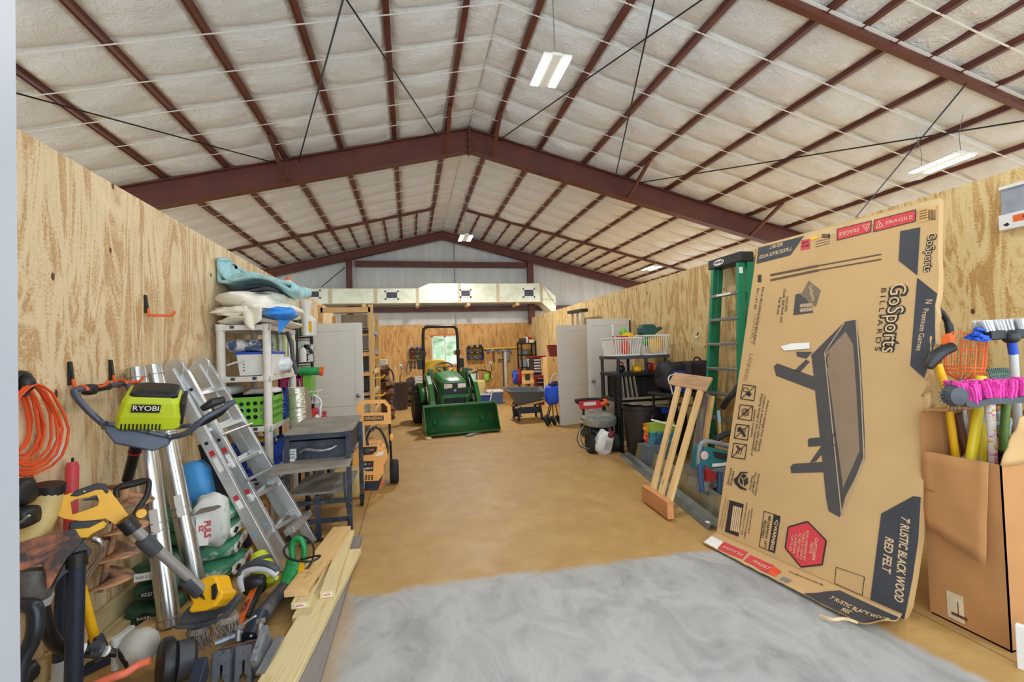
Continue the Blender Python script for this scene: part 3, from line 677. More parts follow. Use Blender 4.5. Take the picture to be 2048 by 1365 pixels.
# ---- orange and black circular tool at the lower edge
root=thing('floor_grinder','black round tool with coral handle lying at lower left','power tool',tuple(PZ(320,1358,.0)))
c=PZ(332,1330,.09); mb=MB(frame(c,V(.5,-.85,.1),V(.1,.1,1))); mb.lathe([(.02,.03),(.1,.03),(.115,.02),(.12,0),(.115,-.02),(.1,-.03),(.02,-.03)],24); mb.obj('round_cover',BLK,root,smooth=40)
mb=MB(frame(c,V(.5,-.85,.1),V(.1,.1,1))); mb.lathe([(.05,-.03),(.09,-.04),(.085,-.1),(.05,-.12)],18); mb.obj('motor_body',DGRY,root,smooth=40)
mb=MB(); mb.tube(smoothpath([D(300,1322,2.1),D(275,1332,2.08),D(250,1348,2.04),D(225,1356,2.02),D(180,1375,2.0)],5),.017,9); mb.obj('coral_handle',mat('coral_plastic',(238,120,90),.5),root,smooth=60)
# ---- galvanised pipes against the wall
GALV=mat('bright_galvanised_sheet',(208,210,210),.24,.92,.1,5)
for a,b,r,lab in ((LW(272,738,.07),PZ(340,1252,.0),.056,'bright galvanised stove pipe, the nearer of the pair on the wall'),(LW(305,732,.07),PZ(398,1195,.0),.056,'bright galvanised stove pipe, the farther of the pair on the wall')):
    root=thing('stove_pipe',lab,'pipe',tuple(b),'stove pipes leaning on the left wall')
    mb=MB(); mb.tube([a,b],r,24); mb.obj('pipe_wall',GALV,root,smooth=60)
    mb=MB()
    for t_ in (.04,.3,.33,.62,.65,.97): p=a+(b-a)*t_; d=(b-a).normalized(); mb.tube([p,p+d*.006],r+.003,24)
    mb.tube([a+V(.03,-.045,.0),b+V(.03,-.045,0.0)],.004,4); mb.obj('pipe_seam',STL,root,smooth=50)
    mb=MB(); p=a+(b-a)*.56; d=(b-a).normalized(); mb.bar(p+V(.0,-r,0)*1.02+V(.02,0,0),p+d*.14+V(.0,-r,0)*1.02+V(.02,0,0),.045,.004,(0,1,0)); mb.obj('paper_sticker',PAPER,root)
# ================================================================ left side: bags, ladder, tools on the floor, lumber
BAGG=patchy('green_printed_bag',(70,140,106),(206,212,206),3.2,.58,.62,.5,0,.25,(46,104,72))
BAGD=patchy('dark_green_bag',(40,84,58),(34,66,50),5,.4,.7,.45,0,.2)
BAGW=patchy('white_woven_bag',(214,214,210),(178,198,182),3.5,.56,.6,.6,0,.25,(92,150,106))
def bag(name,c,r,rot,m,label,group=None,lab=None,seed=0,cat='bag'):
    M=T(*c)@rot; mb=MB(M); mb.blob((0,0,0),r,22,14,3.4,.16,seed=seed)
    o=single(name,mb,m,label,cat,(c[0],c[1],c[2]-r[2]),group,smooth=80)
    return o,M
bx,by=-1.49,3.72
labs=['lowest printed bag of the green stack behind the hedge trimmer','second printed bag up in the green stack behind the hedge trimmer','third printed bag up in the green stack behind the hedge trimmer']
for i in range(3):
    rot=RZm((-4,5,-2)[i]); z=.075+.128*i
    o,M=bag('soil_bag',(bx+(.02,-.01,.0)[i],by+(.0,.02,.01)[i],z),(.25,.19,.068),rot,BAGG,labs[i],'green printed bags stacked by the wall',seed=i*3)
    mb=MB(M@T(.252,0,0)@Matrix(((0,0,1,0),(1,0,0,0),(0,1,0,0),(0,0,0,1)))); mb.prism([(-.15,-.03),(.14,-.03),(.16,.0),(.14,.03),(-.15,.03),(-.17,0)],-.012,.001); e=mb.obj('end_label',PAPER,o)
    mb=MB(M@T(.255,0,0)@Matrix(((0,0,1,0),(1,0,0,0),(0,1,0,0),(0,0,0,1)))); mb.prism([(-.14,0),(-.1,.024),(-.05,0),(-.1,-.024)],-.01,.002); mb.obj('end_emblem',BLKINK,e)
    mb=MB(M@T(.259,.055,0)@Matrix(((0,0,1,0),(1,0,0,0),(0,1,0,0),(0,0,0,1)))); text_into(mb,('ABS','OIL','CRETE')[i],T(0,0,0),.05,1.1,bold=.02); mb.obj('label_lettering',(REDINK,REDINK,BLKINK)[i],e)
o,M=bag('soil_bag',(bx-.02,by-.0,.455),(.25,.2,.065),RZm(6)@RXm(4),BAGG,'crumpled topmost green and white bag of the stack under the upright bag','green printed bags stacked by the wall',seed=11)
# upright torn bag
c=D(424,1040,3.14); o,M=bag('lime_bag',tuple(c),(.108,.08,.175),RZm(12),BAGW,'upright torn white and green bag standing on the green stack',seed=5)
mb=MB(M@T(-.04,-.08,-.015)@RXm(90)); mb.prism([(-.04,-.12),(.03,-.125),(.035,.05),(-.035,.06)],-.006,.008); e=mb.obj('red_lettered_band',PAPER,o)
mb=MB(M@T(-.012,-.096,-.03)@RXm(90)@RZm(-90)); text_into(mb,'PULS',T(0,0,0),.052,1,bold=.025); text_into(mb,'EZ',T(-.01,-.036,0),.036,1,bold=.02); mb.obj('band_lettering',REDINK,e)
mb=MB(M@T(.0,-.075,.09)@RXm(68)); mb.prism([(-.09,-.02),(.03,-.008),(.07,.01),(.05,.022),(-.05,.016)],-.004,.012); mb.obj('torn_opening',mat('bag_inside',(120,106,92),.9),o)
mb=MB(M@T(-.065,-.082,-.14)@RXm(80))
for i in range(5): mb.prism([(-.03+i*.014,-.025),(-.022+i*.014,-.025),(-.02+i*.013,.012+.01*(i%2)),(-.028+i*.013,.012)],0,.006)
mb.obj('black_emblem',BLKINK,o)
c=D(395,965,3.32); bag('blue_bag',tuple(c),(.1,.09,.16),RYm(-14),patchy('blue_and_grey_bag',(70,150,216),(178,182,190),4,.56,.6,.5,0,.2),'blue and grey plastic bag behind the stove pipes',seed=8)
c=D(362,1010,3.1); bag('printed_bag',tuple(D(376,1030,3.25)),(.06,.07,.11),RYm(-8),patchy('dark_printed_bag',(96,84,112),(214,210,212),9,.5,.54,.5,0,.2,(180,50,70)),'small purple and white printed bag wedged between pipe and upright bag',seed=9)
a=D(418,885,3.45); b=D(448,1000,3.42); mb=MB(); mb.tube([a,b],.072,14); single('black_roll',mb,mat('black_felt',(40,40,44),.9,bump=.3),'black rolled fabric leaning behind the folding aluminium ladder','roll',tuple(b),smooth=50)
a=D(445,960,3.55); b=PZ(500,1100,.0); t=NT('yellow_black_stripe'); uv=t.coord('UV'); sx=t.n('SeparateXYZ',Vector=uv).outputs[0]
YB=t.fin(t.mix(t.math('GREATER_THAN',t.math('FRACT',t.math('MULTIPLY',sx,5.)),.5),lin((214,184,40)),lin((48,52,66))),.5)
mb=MB(); mb.tube([a,b],.03,10); single('striped_pole',mb,YB,'yellow and black striped pole behind the folding ladder','pole',tuple(b),smooth=50)
root=thing('cardboard_carton','small brown carton behind the green bag stack','carton',tuple(PZ(520,1105)))
c=PZ(512,1090); mb=MB(frame(c,V(.96,.2,0),V(-.2,.96,0))); mb.box((-.14,0,0),(.1,.2,.36)); mb.obj('carton_body',CARD,root,bev=.004)
mb=MB(frame(c+V(.035,-.005,.29),V(.96,.2,0),V(0,0,1))); mb.box((-.02,-.035,0),(.05,.03,.004)); o=mb.obj('print_mark',BLKINK,root)
mb=MB(frame(c+V(.035,-.005,.29),V(.96,.2,0),V(0,0,1))); text_into(mb,'GO',T(.015,0,.006),.05); mb.obj('print_lettering',KRAFT,o)
# bags half hidden behind the pipes
for i,(px,py,r_,lab) in enumerate(((302,1215,(.14,.12,.062),'lowest dark green bag seen left of the stove pipes'),(308,1172,(.11,.1,.05),'middle dark green bag seen left of the stove pipes'),(306,1135,(.11,.1,.05),'top dark green bag seen left of the stove pipes'))):
    c=D(px+8,py,2.78); o,M=bag('soil_bag',tuple(c),r_,RZm(8),BAGD,lab,'dark green bags behind the stove pipes',seed=20+i)
    mb=MB(M@T(.0,-r_[1]*.97,0)@RXm(90))
    if i==2: mb.prism([(-.08,-.03),(.03,-.03),(.03,.015),(-.08,.015)],-.01,.006); e=mb.obj('bag_label',PAPER,o); mb=MB(M@T(-.02,-r_[1]*.97-.008,-.008)@RXm(90)); text_into(mb,'NO 2 | 05',T(0,0,0),.024); mb.obj('label_lettering',BLKINK,e)
    else: mb.prism([(-.07,0),(-.02,.032),(.05,0),(-.02,-.032)],-.01,.005); e=mb.obj('bag_emblem',BLKINK,o); mb=MB(M@T(-.015,-r_[1]*.97-.007,0)@RXm(90)); text_into(mb,('BARRI','EZZIT')[i],T(0,0,0),.026); mb.obj('emblem_lettering',PAPER,e)
# ---- folding aluminium ladder
root=thing('folding_ladder','aluminium multi position folding ladder leaning on the left wall','ladder',tuple(PZ(585,1110)))
A0,A1=LW(338,742,.06),PZ(556,1146); B0,B1=LW(364,740,.13),PZ(571,1118); C0,C1=LW(392,733,.06),PZ(600,1082); D0,D1=LW(414,733,.13),PZ(626,1085)
upn=V(1,0,.45)
for a,b in ((A0,A1),(B0,B1),(C0,C1),(D0,D1)):
    mb=MB(); mb.bar(a,b,.045,.075,upn); r=mb.obj('rail',ALU,root,bev=.003)
    mb=MB(); d=(b-a).normalized(); mb.bar(b-d*.12,b+d*.005,.034,.078,upn); mb.obj('rail_foot',DGRY if a is D0 else ALU,r)
mb=MB()
for (a,b,c,d) in ((A0,A1,C0,C1),(B0,B1,D0,D1)):
    for t_ in (.13,.31,.49,.67,.85):
        mb=MB(); p=a+(b-a)*t_; q_=c+(d-c)*t_; mb.bar(p,q_,.03,.05,upn); mb.obj('rung',ALU,root,bev=.003)
for a,o_ in ((A0,B0),(C0,D0)):
    m=(a+o_)/2+V(0,0,.015); mb=MB(frame(m,V(1,0,-.35),V(0,0,1))); mb.lathe([(.062,-.02),(.068,-.012),(.068,.012),(.062,.02)],20); mb.prism([(-.06,-.02),(.06,-.02),(.1,-.14),(.03,-.16),(-.1,-.1)],-.016,.016); h=mb.obj('hinge',ALU,root,bev=.002)
    if a is A0:
        mb=MB(frame(m,V(1,0,-.35),V(0,0,1))); mb.lathe([(.03,-.05),(.036,-.04),(.036,-.02)],12); mb.obj('hinge_knob',BLK,h)
def rail_lab(a,b,t_,m,ln=.045,w=.032,off=.0245):
    mb=MB(); d=(b-a).normalized(); p=a+(b-a)*t_; s=d.cross(upn).normalized()
    if s.y>0: s=-s
    n=s
    mb.bar(p+n*off,p+d*ln+n*off,.002,w,upn) if False else mb.bar(p+n*(off),p+d*ln+n*(off),.002,w,upn)
    return mb
for a,b in ((A0,A1),(B0,B1)):
    for t_,m,ln in ((.4,REDINK,.04),(.435,PAPER,.11),(.62,REDINK,.035),(.645,PAPER,.06),(.8,mat('blue_print',(90,170,210),.6),.014)):
        rail_lab(a,b,t_,m,ln).obj('warning_label',m,root)
    for t_ in (.1,.36):
        mb=MB(); d=(b-a).normalized(); p=a+(b-a)*t_; mb.lathe([(.013,-.004),(.013,.004)],10,frame(p+V(0,-.025,0),V(1,0,0),V(0,0,1))); mb.obj('lock_hole',BLK,root)
for t0,t1 in ((.36,.36),(.6,.6)):
    mb=MB(); p=B0+(B1-B0)*t0+V(.03,0,.04); q_=D0+(D1-D0)*t1+V(.03,0,.04); mb.tube([p-(q_-p)*.12,q_+(q_-p)*.1],.013,8); mb.obj('lock_bar',ALU,root,smooth=50)
mb=MB(); mb.bar(D0+(D1-D0)*.87+V(.0,-.32,0.02),D0+(D1-D0)*.87+V(.05,.06,.02),.05,.08,upn); mb.obj('stabiliser',ALU,root,bev=.003)
# ---- hedge trimmer
root=thing('hedge_trimmer','lime hedge trimmer with orange blade cover lying on the floor','hedge trimmer',tuple(PZ(510,1240)))
c=D(522,1140,2.95); e=D(516,1180,2.85)
mb=MB(); mb.tube([D(517,1108,3.0),D(521,1125,2.97),D(527,1150,2.92),D(531,1175,2.88)],[.045,.068,.072,.05],14); mb.obj('motor_body',LIME,root,smooth=60)
mb=MB(); mb.tube([D(519,1122,2.965),D(520.5,1128,2.955)],.073,14); mb.obj('grey_band',DGRY,root,smooth=40)
g=smoothpath([D(488,1182,2.8),D(480,1162,2.8),D(488,1146,2.82),D(510,1138,2.82),D(535,1140,2.82),D(554,1152,2.82)],5)
mb=MB(); mb.tube(g,.022,9); mb.obj('front_guard',mat('pale_grey_guard',(196,196,198),.5),root,smooth=60)
mb=MB(); mb.tube([p+V(.0,.012,.022) for p in g],.024,9); mb.obj('guard_back',DGRY,root,smooth=60)
mb=MB(); mb.blob(D(510,1170,2.84),(.07,.05,.06),12,10,3); mb.obj('gear_case',BLK,root,smooth=50)
Mb=frame(D(514,1176,2.82),(PZ(480,1256,.12)-D(514,1176,2.82)),V(1,0,.4))
L=(PZ(480,1256,.12)-D(514,1176,2.82)).length
mb=MB(Mb); mb.prism([(0,-.035),(L*.9,-.035),(L,-.02),(L,.005),(0,.012)],-.012,.012); bl=mb.obj('blade_cover',mat('vivid_orange_cover',(232,104,30),.45),root,bev=.002)
mb=MB(Mb); mb.prism([(.0,.014),(L*.8,.014),(L*.85,.03),(0,.045)],-.01,.01); mb.obj('blade',BLK,root)
mb=MB(Mb@T(L*.5,-.013,.013)@RZm(180)); text_into(mb,'ECHO',T(0,0,.001),.042,1.1,bold=.02); mb.obj('cover_lettering',BLKINK,bl)
mb=MB(); mb.tube([D(530,1162,2.9),D(544,1160,2.84),D(552,1155,2.83)],[.02,.024,.018],8); mb.obj('rear_grip',LIME,root,smooth=60)
# ---- green leaf blower with black nozzle
root=thing('leaf_blower','green corded leaf blower with scuffed black nozzle on the floor','leaf blower',tuple(PZ(575,1190)))
BG=mat('bright_green_plastic',(26,140,74),.4,var=.1)
w=3.0
mb=MB(); mb.tube(smoothpath([D(593,1120,w+.05),D(590,1140,w+.02),D(582,1160,w-.05),D(570,1178,w-.12)],4),[.062,.064,.064,.066,.068,.068,.07,.07,.066,.062,.056,.05,.045],16); mb.obj('blower_body',BG,root,smooth=60)
mb=MB(); mb.tube(smoothpath([D(586,1122,w+.05),D(584,1096,w+.07),D(590,1080,w+.08),D(602,1080,w+.08),D(609,1098,w+.07),D(607,1122,w+.05)],5),.02,9); mb.obj('top_handle',BG,root,smooth=60)
mb=MB(); mb.tube([D(574,1172,w-.08),D(545,1205,w-.28),D(516,1243,w-.5)],[.047,.042,.045],14); nz=mb.obj('nozzle',patchy('scuffed_black_nozzle',(62,62,66),(98,96,96),8,.5,.7,.6),root,smooth=60)
mb=MB(); a=D(560,1194,w-.19); b=D(540,1218,w-.32); Mn=frame((a+b)/2+V(.02,-.05,.022),b-a,V(1,1,.5)); Mn=frame((a+b)/2+V(.02,-.036,.012),a-b,V(-.4,-.2,.8)); mb=MB(Mn); text_into(mb,'barracuda',T(0,0,.004),.04,1,bold=.01); mb.obj('nozzle_lettering',BLKINK,nz)
mb=MB(); a=D(607,1130,w-.02); mb=MB(frame(a,CR,CU)); mb.prism([(-.02,-.03),(.012,-.035),(.02,.035),(-.005,.04)],.03,.04); mb.obj('yellow_label',YEL,root)
mb=MB(); rr=random.Random(3)
p=[D(600,1120,w-.03),D(640,1112,w-.05),D(620,1124,w-.1),D(578,1118,w-.1),D(568,1100,w),D(584,1082,w+.1),D(606,1074,w+.1),D(626,1092,w+.05),D(625,1120,w),D(612,1140,w-.03),D(590,1158,w-.13),D(583,1172,w-.16)]
mb.tube(smoothpath(p,6),.007,6); mb.obj('power_cord',BLK,root,smooth=60)
mb=MB(); mb.tube(smoothpath([PZ(600,1092,.03),PZ(625,1082,.012),PZ(650,1080,.012),PZ(668,1074,.012)],5),.012,7); mb.obj('cord_tail',NAVY,root,smooth=60)
# ---- lumber pile beside the aisle
def fp(px,py,z): return PZ(px,py,z)
g0,g1=fp(708,1078,.02),fp(612,1365,.02)
plank('lumber_board',g0,g1+(g1-g0)*.35,.13,.038,GREYWD,'weathered grey board, outermost of the lumber pile by the aisle','boards piled by the aisle')
b0,b1=fp(700,1104,.06),fp(556,1365,.06)
plank('lumber_board',b0,b1+(b1-b0)*.35,.17,.038,TREAT,'widest pale treated board lying beside the weathered grey one','boards piled by the aisle')
def labelled(e0,e1,w,h,m,lab,col=PAPER):
    o=plank('lumber_board',e0,e1,w,h,m,lab,'boards piled by the aisle')
    d=(e1-e0).normalized(); s=d.cross(V(0,0,1)).normalized()
    mb=MB(frame(e1+d*.001,-s,V(0,0,1))); mb.box((-w*.3,-h*.28,-.001),(w*.3,h*.28,.002)); t_=mb.obj('end_tag',col,o)
    mb=MB(frame(e1+d*.0015,-s,V(0,0,1))); mb.box((-w*.24,-.003,-.001),(w*.24,.001,.003)); mb.box((-w*.2,.005,-.001),(w*.16,.007,.003)); mb.obj('tag_print',REDINK,t_)
    return o
labelled(fp(697,1066,.098),fp(655,1190,.098),.09,.038,TREAT,'board with a tagged end, nearest the grey board on the pile')
labelled(fp(688,1062,.06),fp(603,1240,.06),.1,.038,TREAT,'lowest tagged board on the wall side of the pile')
labelled(fp(682,1060,.098),fp(600,1212,.098),.1,.038,TREAT,'middle tagged board on the wall side of the pile')
plank('lumber_board',fp(684,1058,.136),fp(592,1188,.136),.14,.038,PINE,'topmost rough pine board of the pile by the aisle','boards piled by the aisle')
# ---- steel fork brackets at the lower edge
STB=patchy('scuffed_blue_grey_steel',(122,128,140),(160,162,166),9,.5,.66,.45,.5,.15,(70,72,82)); RUST=mat('brown_rust',(120,66,44),.9,bump=.4)
for i,(x0,x1,y0) in enumerate(((424,463,1302),(470,506,1292))):
    w=2.2; a=D((x0+x1)/2,y0,w); b=D((x0+x1)/2-4,1400,w-.07); wd_=(x1-x0)/FPX*w
    root=thing('fork_bracket',('left keyhole slotted steel bracket at the lower edge','right keyhole slotted steel bracket at the lower edge')[i],'bracket',(b.x,b.y,.0),'keyhole brackets on the floor')
    yv=(a-b).normalized(); xv=(CR-yv*CR.dot(yv)); M=frame(a,xv,yv); L=(a-b).length*1.25
    mb=MB(M); h=.1
    # hollow square tube: four walls, the front one cut by a keyhole
    mb.box((-wd_/2,-L,-h),(-wd_/2+.006,0,0)); mb.box((wd_/2-.006,-L,-h),(wd_/2,0,0)); mb.box((-wd_/2,-L,-h),(wd_/2,0,-h+.006))
    outer=[(-wd_/2,-L),(wd_/2,-L),(wd_/2,0),(-wd_/2,0)]; r=.019; sl=.007; yc=-.135
    key=[(sl,-.06),(-sl,-.06),(-sl,yc+r*.93)]+[(r*cos(radians(a_)),yc+r*sin(radians(a_))) for a_ in range(110,431,20)]+[(sl,yc+r*.93)]
    from mathutils.geometry import tessellate_polygon
    pl_=[[Vector((*p,0)) for p in outer],[Vector((*p,0)) for p in key]]; al=pl_[0]+pl_[1]
    for t_ in tessellate_polygon(pl_): mb.face([tuple(al[j]) for j in t_]); mb.face([tuple(al[j]-Vector((0,0,.006))) for j in t_][::-1])
    mb.obj('bracket_tube',STB,root)
    mb=MB(M); mb.box((-wd_/2+.006,-L,-h+.006),(wd_/2-.006,-.005,-h+.012)); mb.box((-wd_/2+.006,-.045,-.09),(wd_/2-.006,-.03,-.008)); mb.obj('rusty_inside',RUST,root)
root=thing('fork_carriage','scuffed dark steel carriage plates behind the keyhole brackets','steel bracket',tuple(PZ(520,1300)))
mb=MB(); mb.bar(D(536,1268,2.3),D(512,1340,2.16),.03,.16,CU); mb.obj('side_plate',STB,root,bev=.004)
mb=MB(); mb.bar(D(405,1330,2.14),D(385,1400,2.0),.05,.1,CU); mb.obj('dark_side_plate',NAVY,root,bev=.004)
mb=MB(); mb.tube([D(499,1278,2.34),D(522,1230,2.48)],[.045,.045],14); mb.obj('pivot_sleeve',NAVY,root,smooth=50)
mb=MB(); mb.tube([D(430,1288,2.27),D(470,1272,2.32),D(485,1262,2.34)],.018,8); mb.obj('cross_bar',STB,root)
for p,q_ in (((476,1285),(477,1262)),((520,1272),(521,1248))):
    mb=MB(); a,b=D(*p,2.3),D(*q_,2.33); mb.tube([a,b],.016,10); mb.tube([b,b+(b-a).normalized()*.02],.024,6); mb.obj('bolt',STL,root,smooth=50)
for p,q_ in (((474,1258),(512,1232)),((500,1275),(524,1244))):
    mb=MB(); mb.tube([D(*p,2.33),D(*q_,2.4)],.007,7); mb.obj('pin',CHR,root,smooth=50)
mb=MB(); mb.bar(D(560,1275,2.32),D(520,1350,2.1),.04,.012,CU); mb.obj('angle_iron',STL,root)
# ================================================================ white plastic shelf and what lies on it
SX0,SX1,SY0,SY1=-1.725,-1.3,4.64,5.56
SHW=mat('white_shelf_plastic',(222,216,208),.5,var=.04)
root=thing('plastic_shelf','white plastic shelf unit against the left wall','shelf',(SX0,SY0,0))
zt=[.42,.92,1.385,1.86]
mb=None
for x in (SX0+.04,SX1-.0):
    for y in (SY0,SY1):
        mb=MB(); mb.tube([(x,y,0),(x,y,1.86)],.036,10); mb.obj('post',SHW,root,smooth=40)
for z in zt:
    mb=MB(); x0,x1,y0,y1=SX0,SX1+.035,SY0-.04,SY1+.04; h=.05
    mb.box((x0,y0,z-h),(x1,y0+.022,z)); mb.box((x0,y1-.022,z-h),(x1,y1,z)); mb.box((x0,y0,z-h),(x0+.02,y1,z)); mb.box((x1-.02,y0,z-h),(x1,y1,z))
    mb.box((x0+.01,y0+.01,z-.02),(x1-.01,y1-.01,z-.006))
    s=mb.obj('shelf_board',SHW,root,bev=.006)
    for x in (SX0+.04,SX1):
        mb=MB(); mb.lathe([(.038,-.06),(.05,-.035),(.048,.006),(.038,.01)],12,T(x,SY0,z)); mb.obj('post_collar',SHW,s,smooth=50)
    mb=MB()
    for xx in (.13,.31): mb.box((SX0+xx,SY0-.043,z-.034),(SX0+xx+.035,SY0-.039,z-.006))
    mb.obj('slot',DGRY,s)
def cloth_pile(name,c,r,m,label,seed=0,cat='cloth',rot=0,layers=5,wav=.02):
    """a folded stack of cloth: several draped sheets made one body with wavy edges"""
    mb=MB(T(*c)@RZm(rot)); rr=random.Random(seed)
    for L in range(layers):
        z=-r[2]+2*r[2]*(L+.5)/layers; t_=r[2]/layers*.85; ex=rr.uniform(.84,1.02); ey=rr.uniform(.86,1.0); ox=rr.uniform(-.06,.06)*r[0]
        def fn(u,v,z=z,t_=t_,ex=ex,ey=ey,ox=ox,L=L):
            th=2*pi*u; cx,sy_=cos(th),sin(th); e=.45
            X=copysign(abs(cx)**e,cx); Y=copysign(abs(sy_)**e,sy_); ph=-pi/2+pi*v; k=cos(ph)**.5
            n_=noise.noise(Vector((X*2+seed,Y*2,L*1.3)))
            sag=wav*(n_+ .6*sin(3*X+seed+L)) - .02*max(0,abs(X)-.6) - .5*wav*max(0,abs(Y)-.7)*(seed%3)
            return (ox+r[0]*ex*X*k*(1+.06*n_), r[1]*ey*Y*k*(1+.06*n_), z+t_*sin(ph)+sag)
        mb.grid(fn,40,6,cu=True)
    return single(name,mb,m,label,cat,(c[0],c[1],c[2]-r[2]),None,smooth=70)
ym=(SY0+SY1)/2; xm=(SX0+SX1)/2
TEAL=mat('teal_quilted_blanket',(168,212,218),.9,var=.12,scale=14,bump=.5)
cp=cloth_pile('drop_cloth',(xm+.08,ym-.02,1.96),(.3,.56,.085),CREAM,'pile of folded cream drop cloths on top of the white shelf',2,layers=2,wav=.02)
mb=MB(); mb.blob((xm+.08,ym-.05,2.06),(.29,.52,.13),34,20,2.3,.55,seed=12); mb.blob((xm-.02,SY0+.02,1.99),(.2,.12,.05),20,12,2.4,.6,seed=4); mb.obj('crumpled_layer',CREAM,cp,smooth=75)
cloth_pile('tarp',(xm+.05,ym,2.2),(.22,.44,.045),mat('grey_tarp',(104,106,116),.7,bump=.5),'crumpled grey tarp between the cream cloths and teal blanket',5,'tarp',layers=3,wav=.02)
# teal blanket: one thick sheet rolled up at its left end and folded at its right end
mb=MB(); prof=[]
A=[(418,515),(419,535),(424,553),(437,567),(455,566),(470,556),(500,552),(530,558),(560,572),(578,580),(582,566),(560,560),(530,550),(500,545),(480,548),(462,552),(448,549),(436,536),(428,520),(436,514)]
pp=smoothpath([D(px,py,4.25) for px,py in A],4)
def tfn(u,v):
    i=min(int(u*(len(pp)-1)),len(pp)-1); q=pp[i]+V(.0,.04+.75*v,.03*sin(v*5+u*6))+V(.02*sin(v*9),0,0); q.x=max(q.x,LWX+.03); return q
mb.grid(tfn,len(pp)-1,10); single('moving_blanket',mb,TEAL,'teal quilted blanket rolled on top of the white shelf pile','blanket',(xm,ym,2.22),smooth=70,sol=.03)
# hanging flap of drop cloth and blue tarp corner
mb=MB(); a=D(482,612,4.13)
def ff(u,v): 
    p=D(482+42*u-6*v*(1-u)+14*v*(u<.5),612+50*v*(1-.35*abs(2*u-.7)),4.12-.02*sin(u*9)); return p
mb.grid(ff,14,8); single('cloth_flap',mb,CREAM,'loose cream cloth corner hanging over the front edge of the white shelf','cloth',tuple(D(500,660,4.12)),smooth=70,sol=.006)
BT=mat('bright_blue_tarp',(52,136,226),.5,var=.2,scale=5,bump=.4)
mb=MB(); mb.blob(D(564,628,4.25),(.13,.2,.06),20,12,2.4,.4,seed=3); o=single('blue_tarp',mb,BT,'bright blue tarp bunched on the front corner of the white shelf','tarp',tuple(D(564,640,4.3)),smooth=70)
mb=MB(); a=D(556,636,4.15); b=D(583,634,4.3); c=D(557,668,4.16)
def bf(u,v): p=a*(1-u)+b*u; return p*(1-v)+(c+V(.01*u,0,0))*v+V(.012*sin(u*8)*(1-v),-.02*(1-v)*sin(pi*u),0)
mb.grid(bf,8,8); mb.obj('hanging_corner',BT,o,smooth=70,sol=.004)
# second shelf: tote, printed sack, striped bag, white bag
z=1.388
c=PY(500,745,SY0+.12); tx0=PY(474,745,SY0+.06).x; tx1=PY(527,745,SY0+.06).x
root=thing('storage_tote','white storage tote with blue lid on the upper shelf','tote',(tx0+.1,SY0+.05,z))
def tote(mb,x0,x1,y0,y1,z0,z1,tp=.02,wall=.006):
    loft(mb,[[(x0+tp,y0+tp,z0),(x1-tp,y0+tp,z0),(x1-tp,y1-tp,z0),(x0+tp,y1-tp,z0)],[(x0,y0,z1),(x1,y0,z1),(x1,y1,z1),(x0,y1,z1)],[(x0+wall,y0+wall,z1),(x1-wall,y0+wall,z1),(x1-wall,y1-wall,z1),(x0+wall,y1-wall,z1)],[(x0+tp+wall,y0+tp+wall,z0+.012),(x1-tp-wall,y0+tp+wall,z0+.012),(x1-tp-wall,y1-tp-wall,z0+.012),(x0+tp+wall,y1-tp-wall,z0+.012)]])
mb=MB(); tote(mb,tx0,tx1+.1,SY0+.05,SY0+.4,z,z+.2); mb.obj('tote_body',WHT,root,bev=.005)
mb=MB(); mb.box((tx0-.01,SY0+.04,z+.2),(tx1+.11,SY0+.41,z+.222)); l=mb.obj('lid',BLUE,root,bev=.006)
mb=MB()
for zz in (.05,.08,.11,.14): mb.lathe([(.006,0),(.006,.004)],8,T(tx0+.06,SY0+.058-.06*0,z+zz)@RXm(90))
mb.obj('print_dots',BLKINK,root)
mb=MB(); mb.tube([(tx0+.07,SY0+.04,z+.15),(tx0-.07,SY0+.02,z+.105)],.008,6); single('white_stick',mb,WHT,'short white stick poking out left of the white tote','stick',(tx0-.07,SY0+.02,z+.1),smooth=50)
c=D(500,685,4.42); bag('printed_sack',(c.x,c.y,z+.285),(.2,.16,.062),RZm(4),patchy('blue_white_printed_sack',(214,212,206),(70,90,130),6,.5,.56,.5,0,.2,(120,128,60)),'white and blue printed sack lying on the tote lid',seed=31)
STR=NT('lime_white_stripes'); sp=STR.n('SeparateXYZ',Vector=STR.coord()).outputs[1]; fr=STR.math('FRACT',STR.math('MULTIPLY',STR.math('ADD',STR.math('MULTIPLY',sp,.5),STR.n('SeparateXYZ',Vector=STR.coord()).outputs[0]),9.))
STRM=STR.fin(STR.ramp(fr,(.0,(182,198,40)),(.28,(232,232,224)),(.5,(182,198,40)),(.62,(84,82,90)),(.82,(232,232,224))),.7)
bc=PX(557,690,SX1-.1)
root=thing('striped_bag','lime white and grey striped tote bag on the upper shelf','bag',(SX1-.1,bc.y,z))
mb=MB(); loft(mb,[rect(-.1,.1,-.16,.16,zz,.04) for zz in (0,)] and [[(x*s_,y*s_,zz) for x,y in ((-.08,-.2),(.08,-.2),(.1,-.1),(.1,.14),(.08,.2),(-.08,.2),(-.1,.1),(-.1,-.1))] for zz,s_ in ((z+.12,.9),(z+.2,1.),(z+.34,1.02),(z+.41,.8))])
for i,v_ in enumerate(mb.v): mb.v[i]=v_+V(SX1-.07,bc.y+.05,0)
mb.obj('bag_body',STRM,root,smooth=50)
mb=MB(); mb.tube(smoothpath([D(575,665,4.75),D(583,690,4.7),D(586,720,4.68),D(594,748,4.65)],5),.022,7); mb.obj('grey_strap',DGRY,root,smooth=60)
mb=MB(); mb.blob(D(561,728,4.62),(.12,.16,.075),18,12,2.2,.35,seed=6); single('white_bag',mb,mat('thin_white_plastic_bag',(222,226,230),.4,bump=.5),'white plastic bag bunched under the striped tote bag','bag',tuple(D(561,745,4.62)),smooth=70)
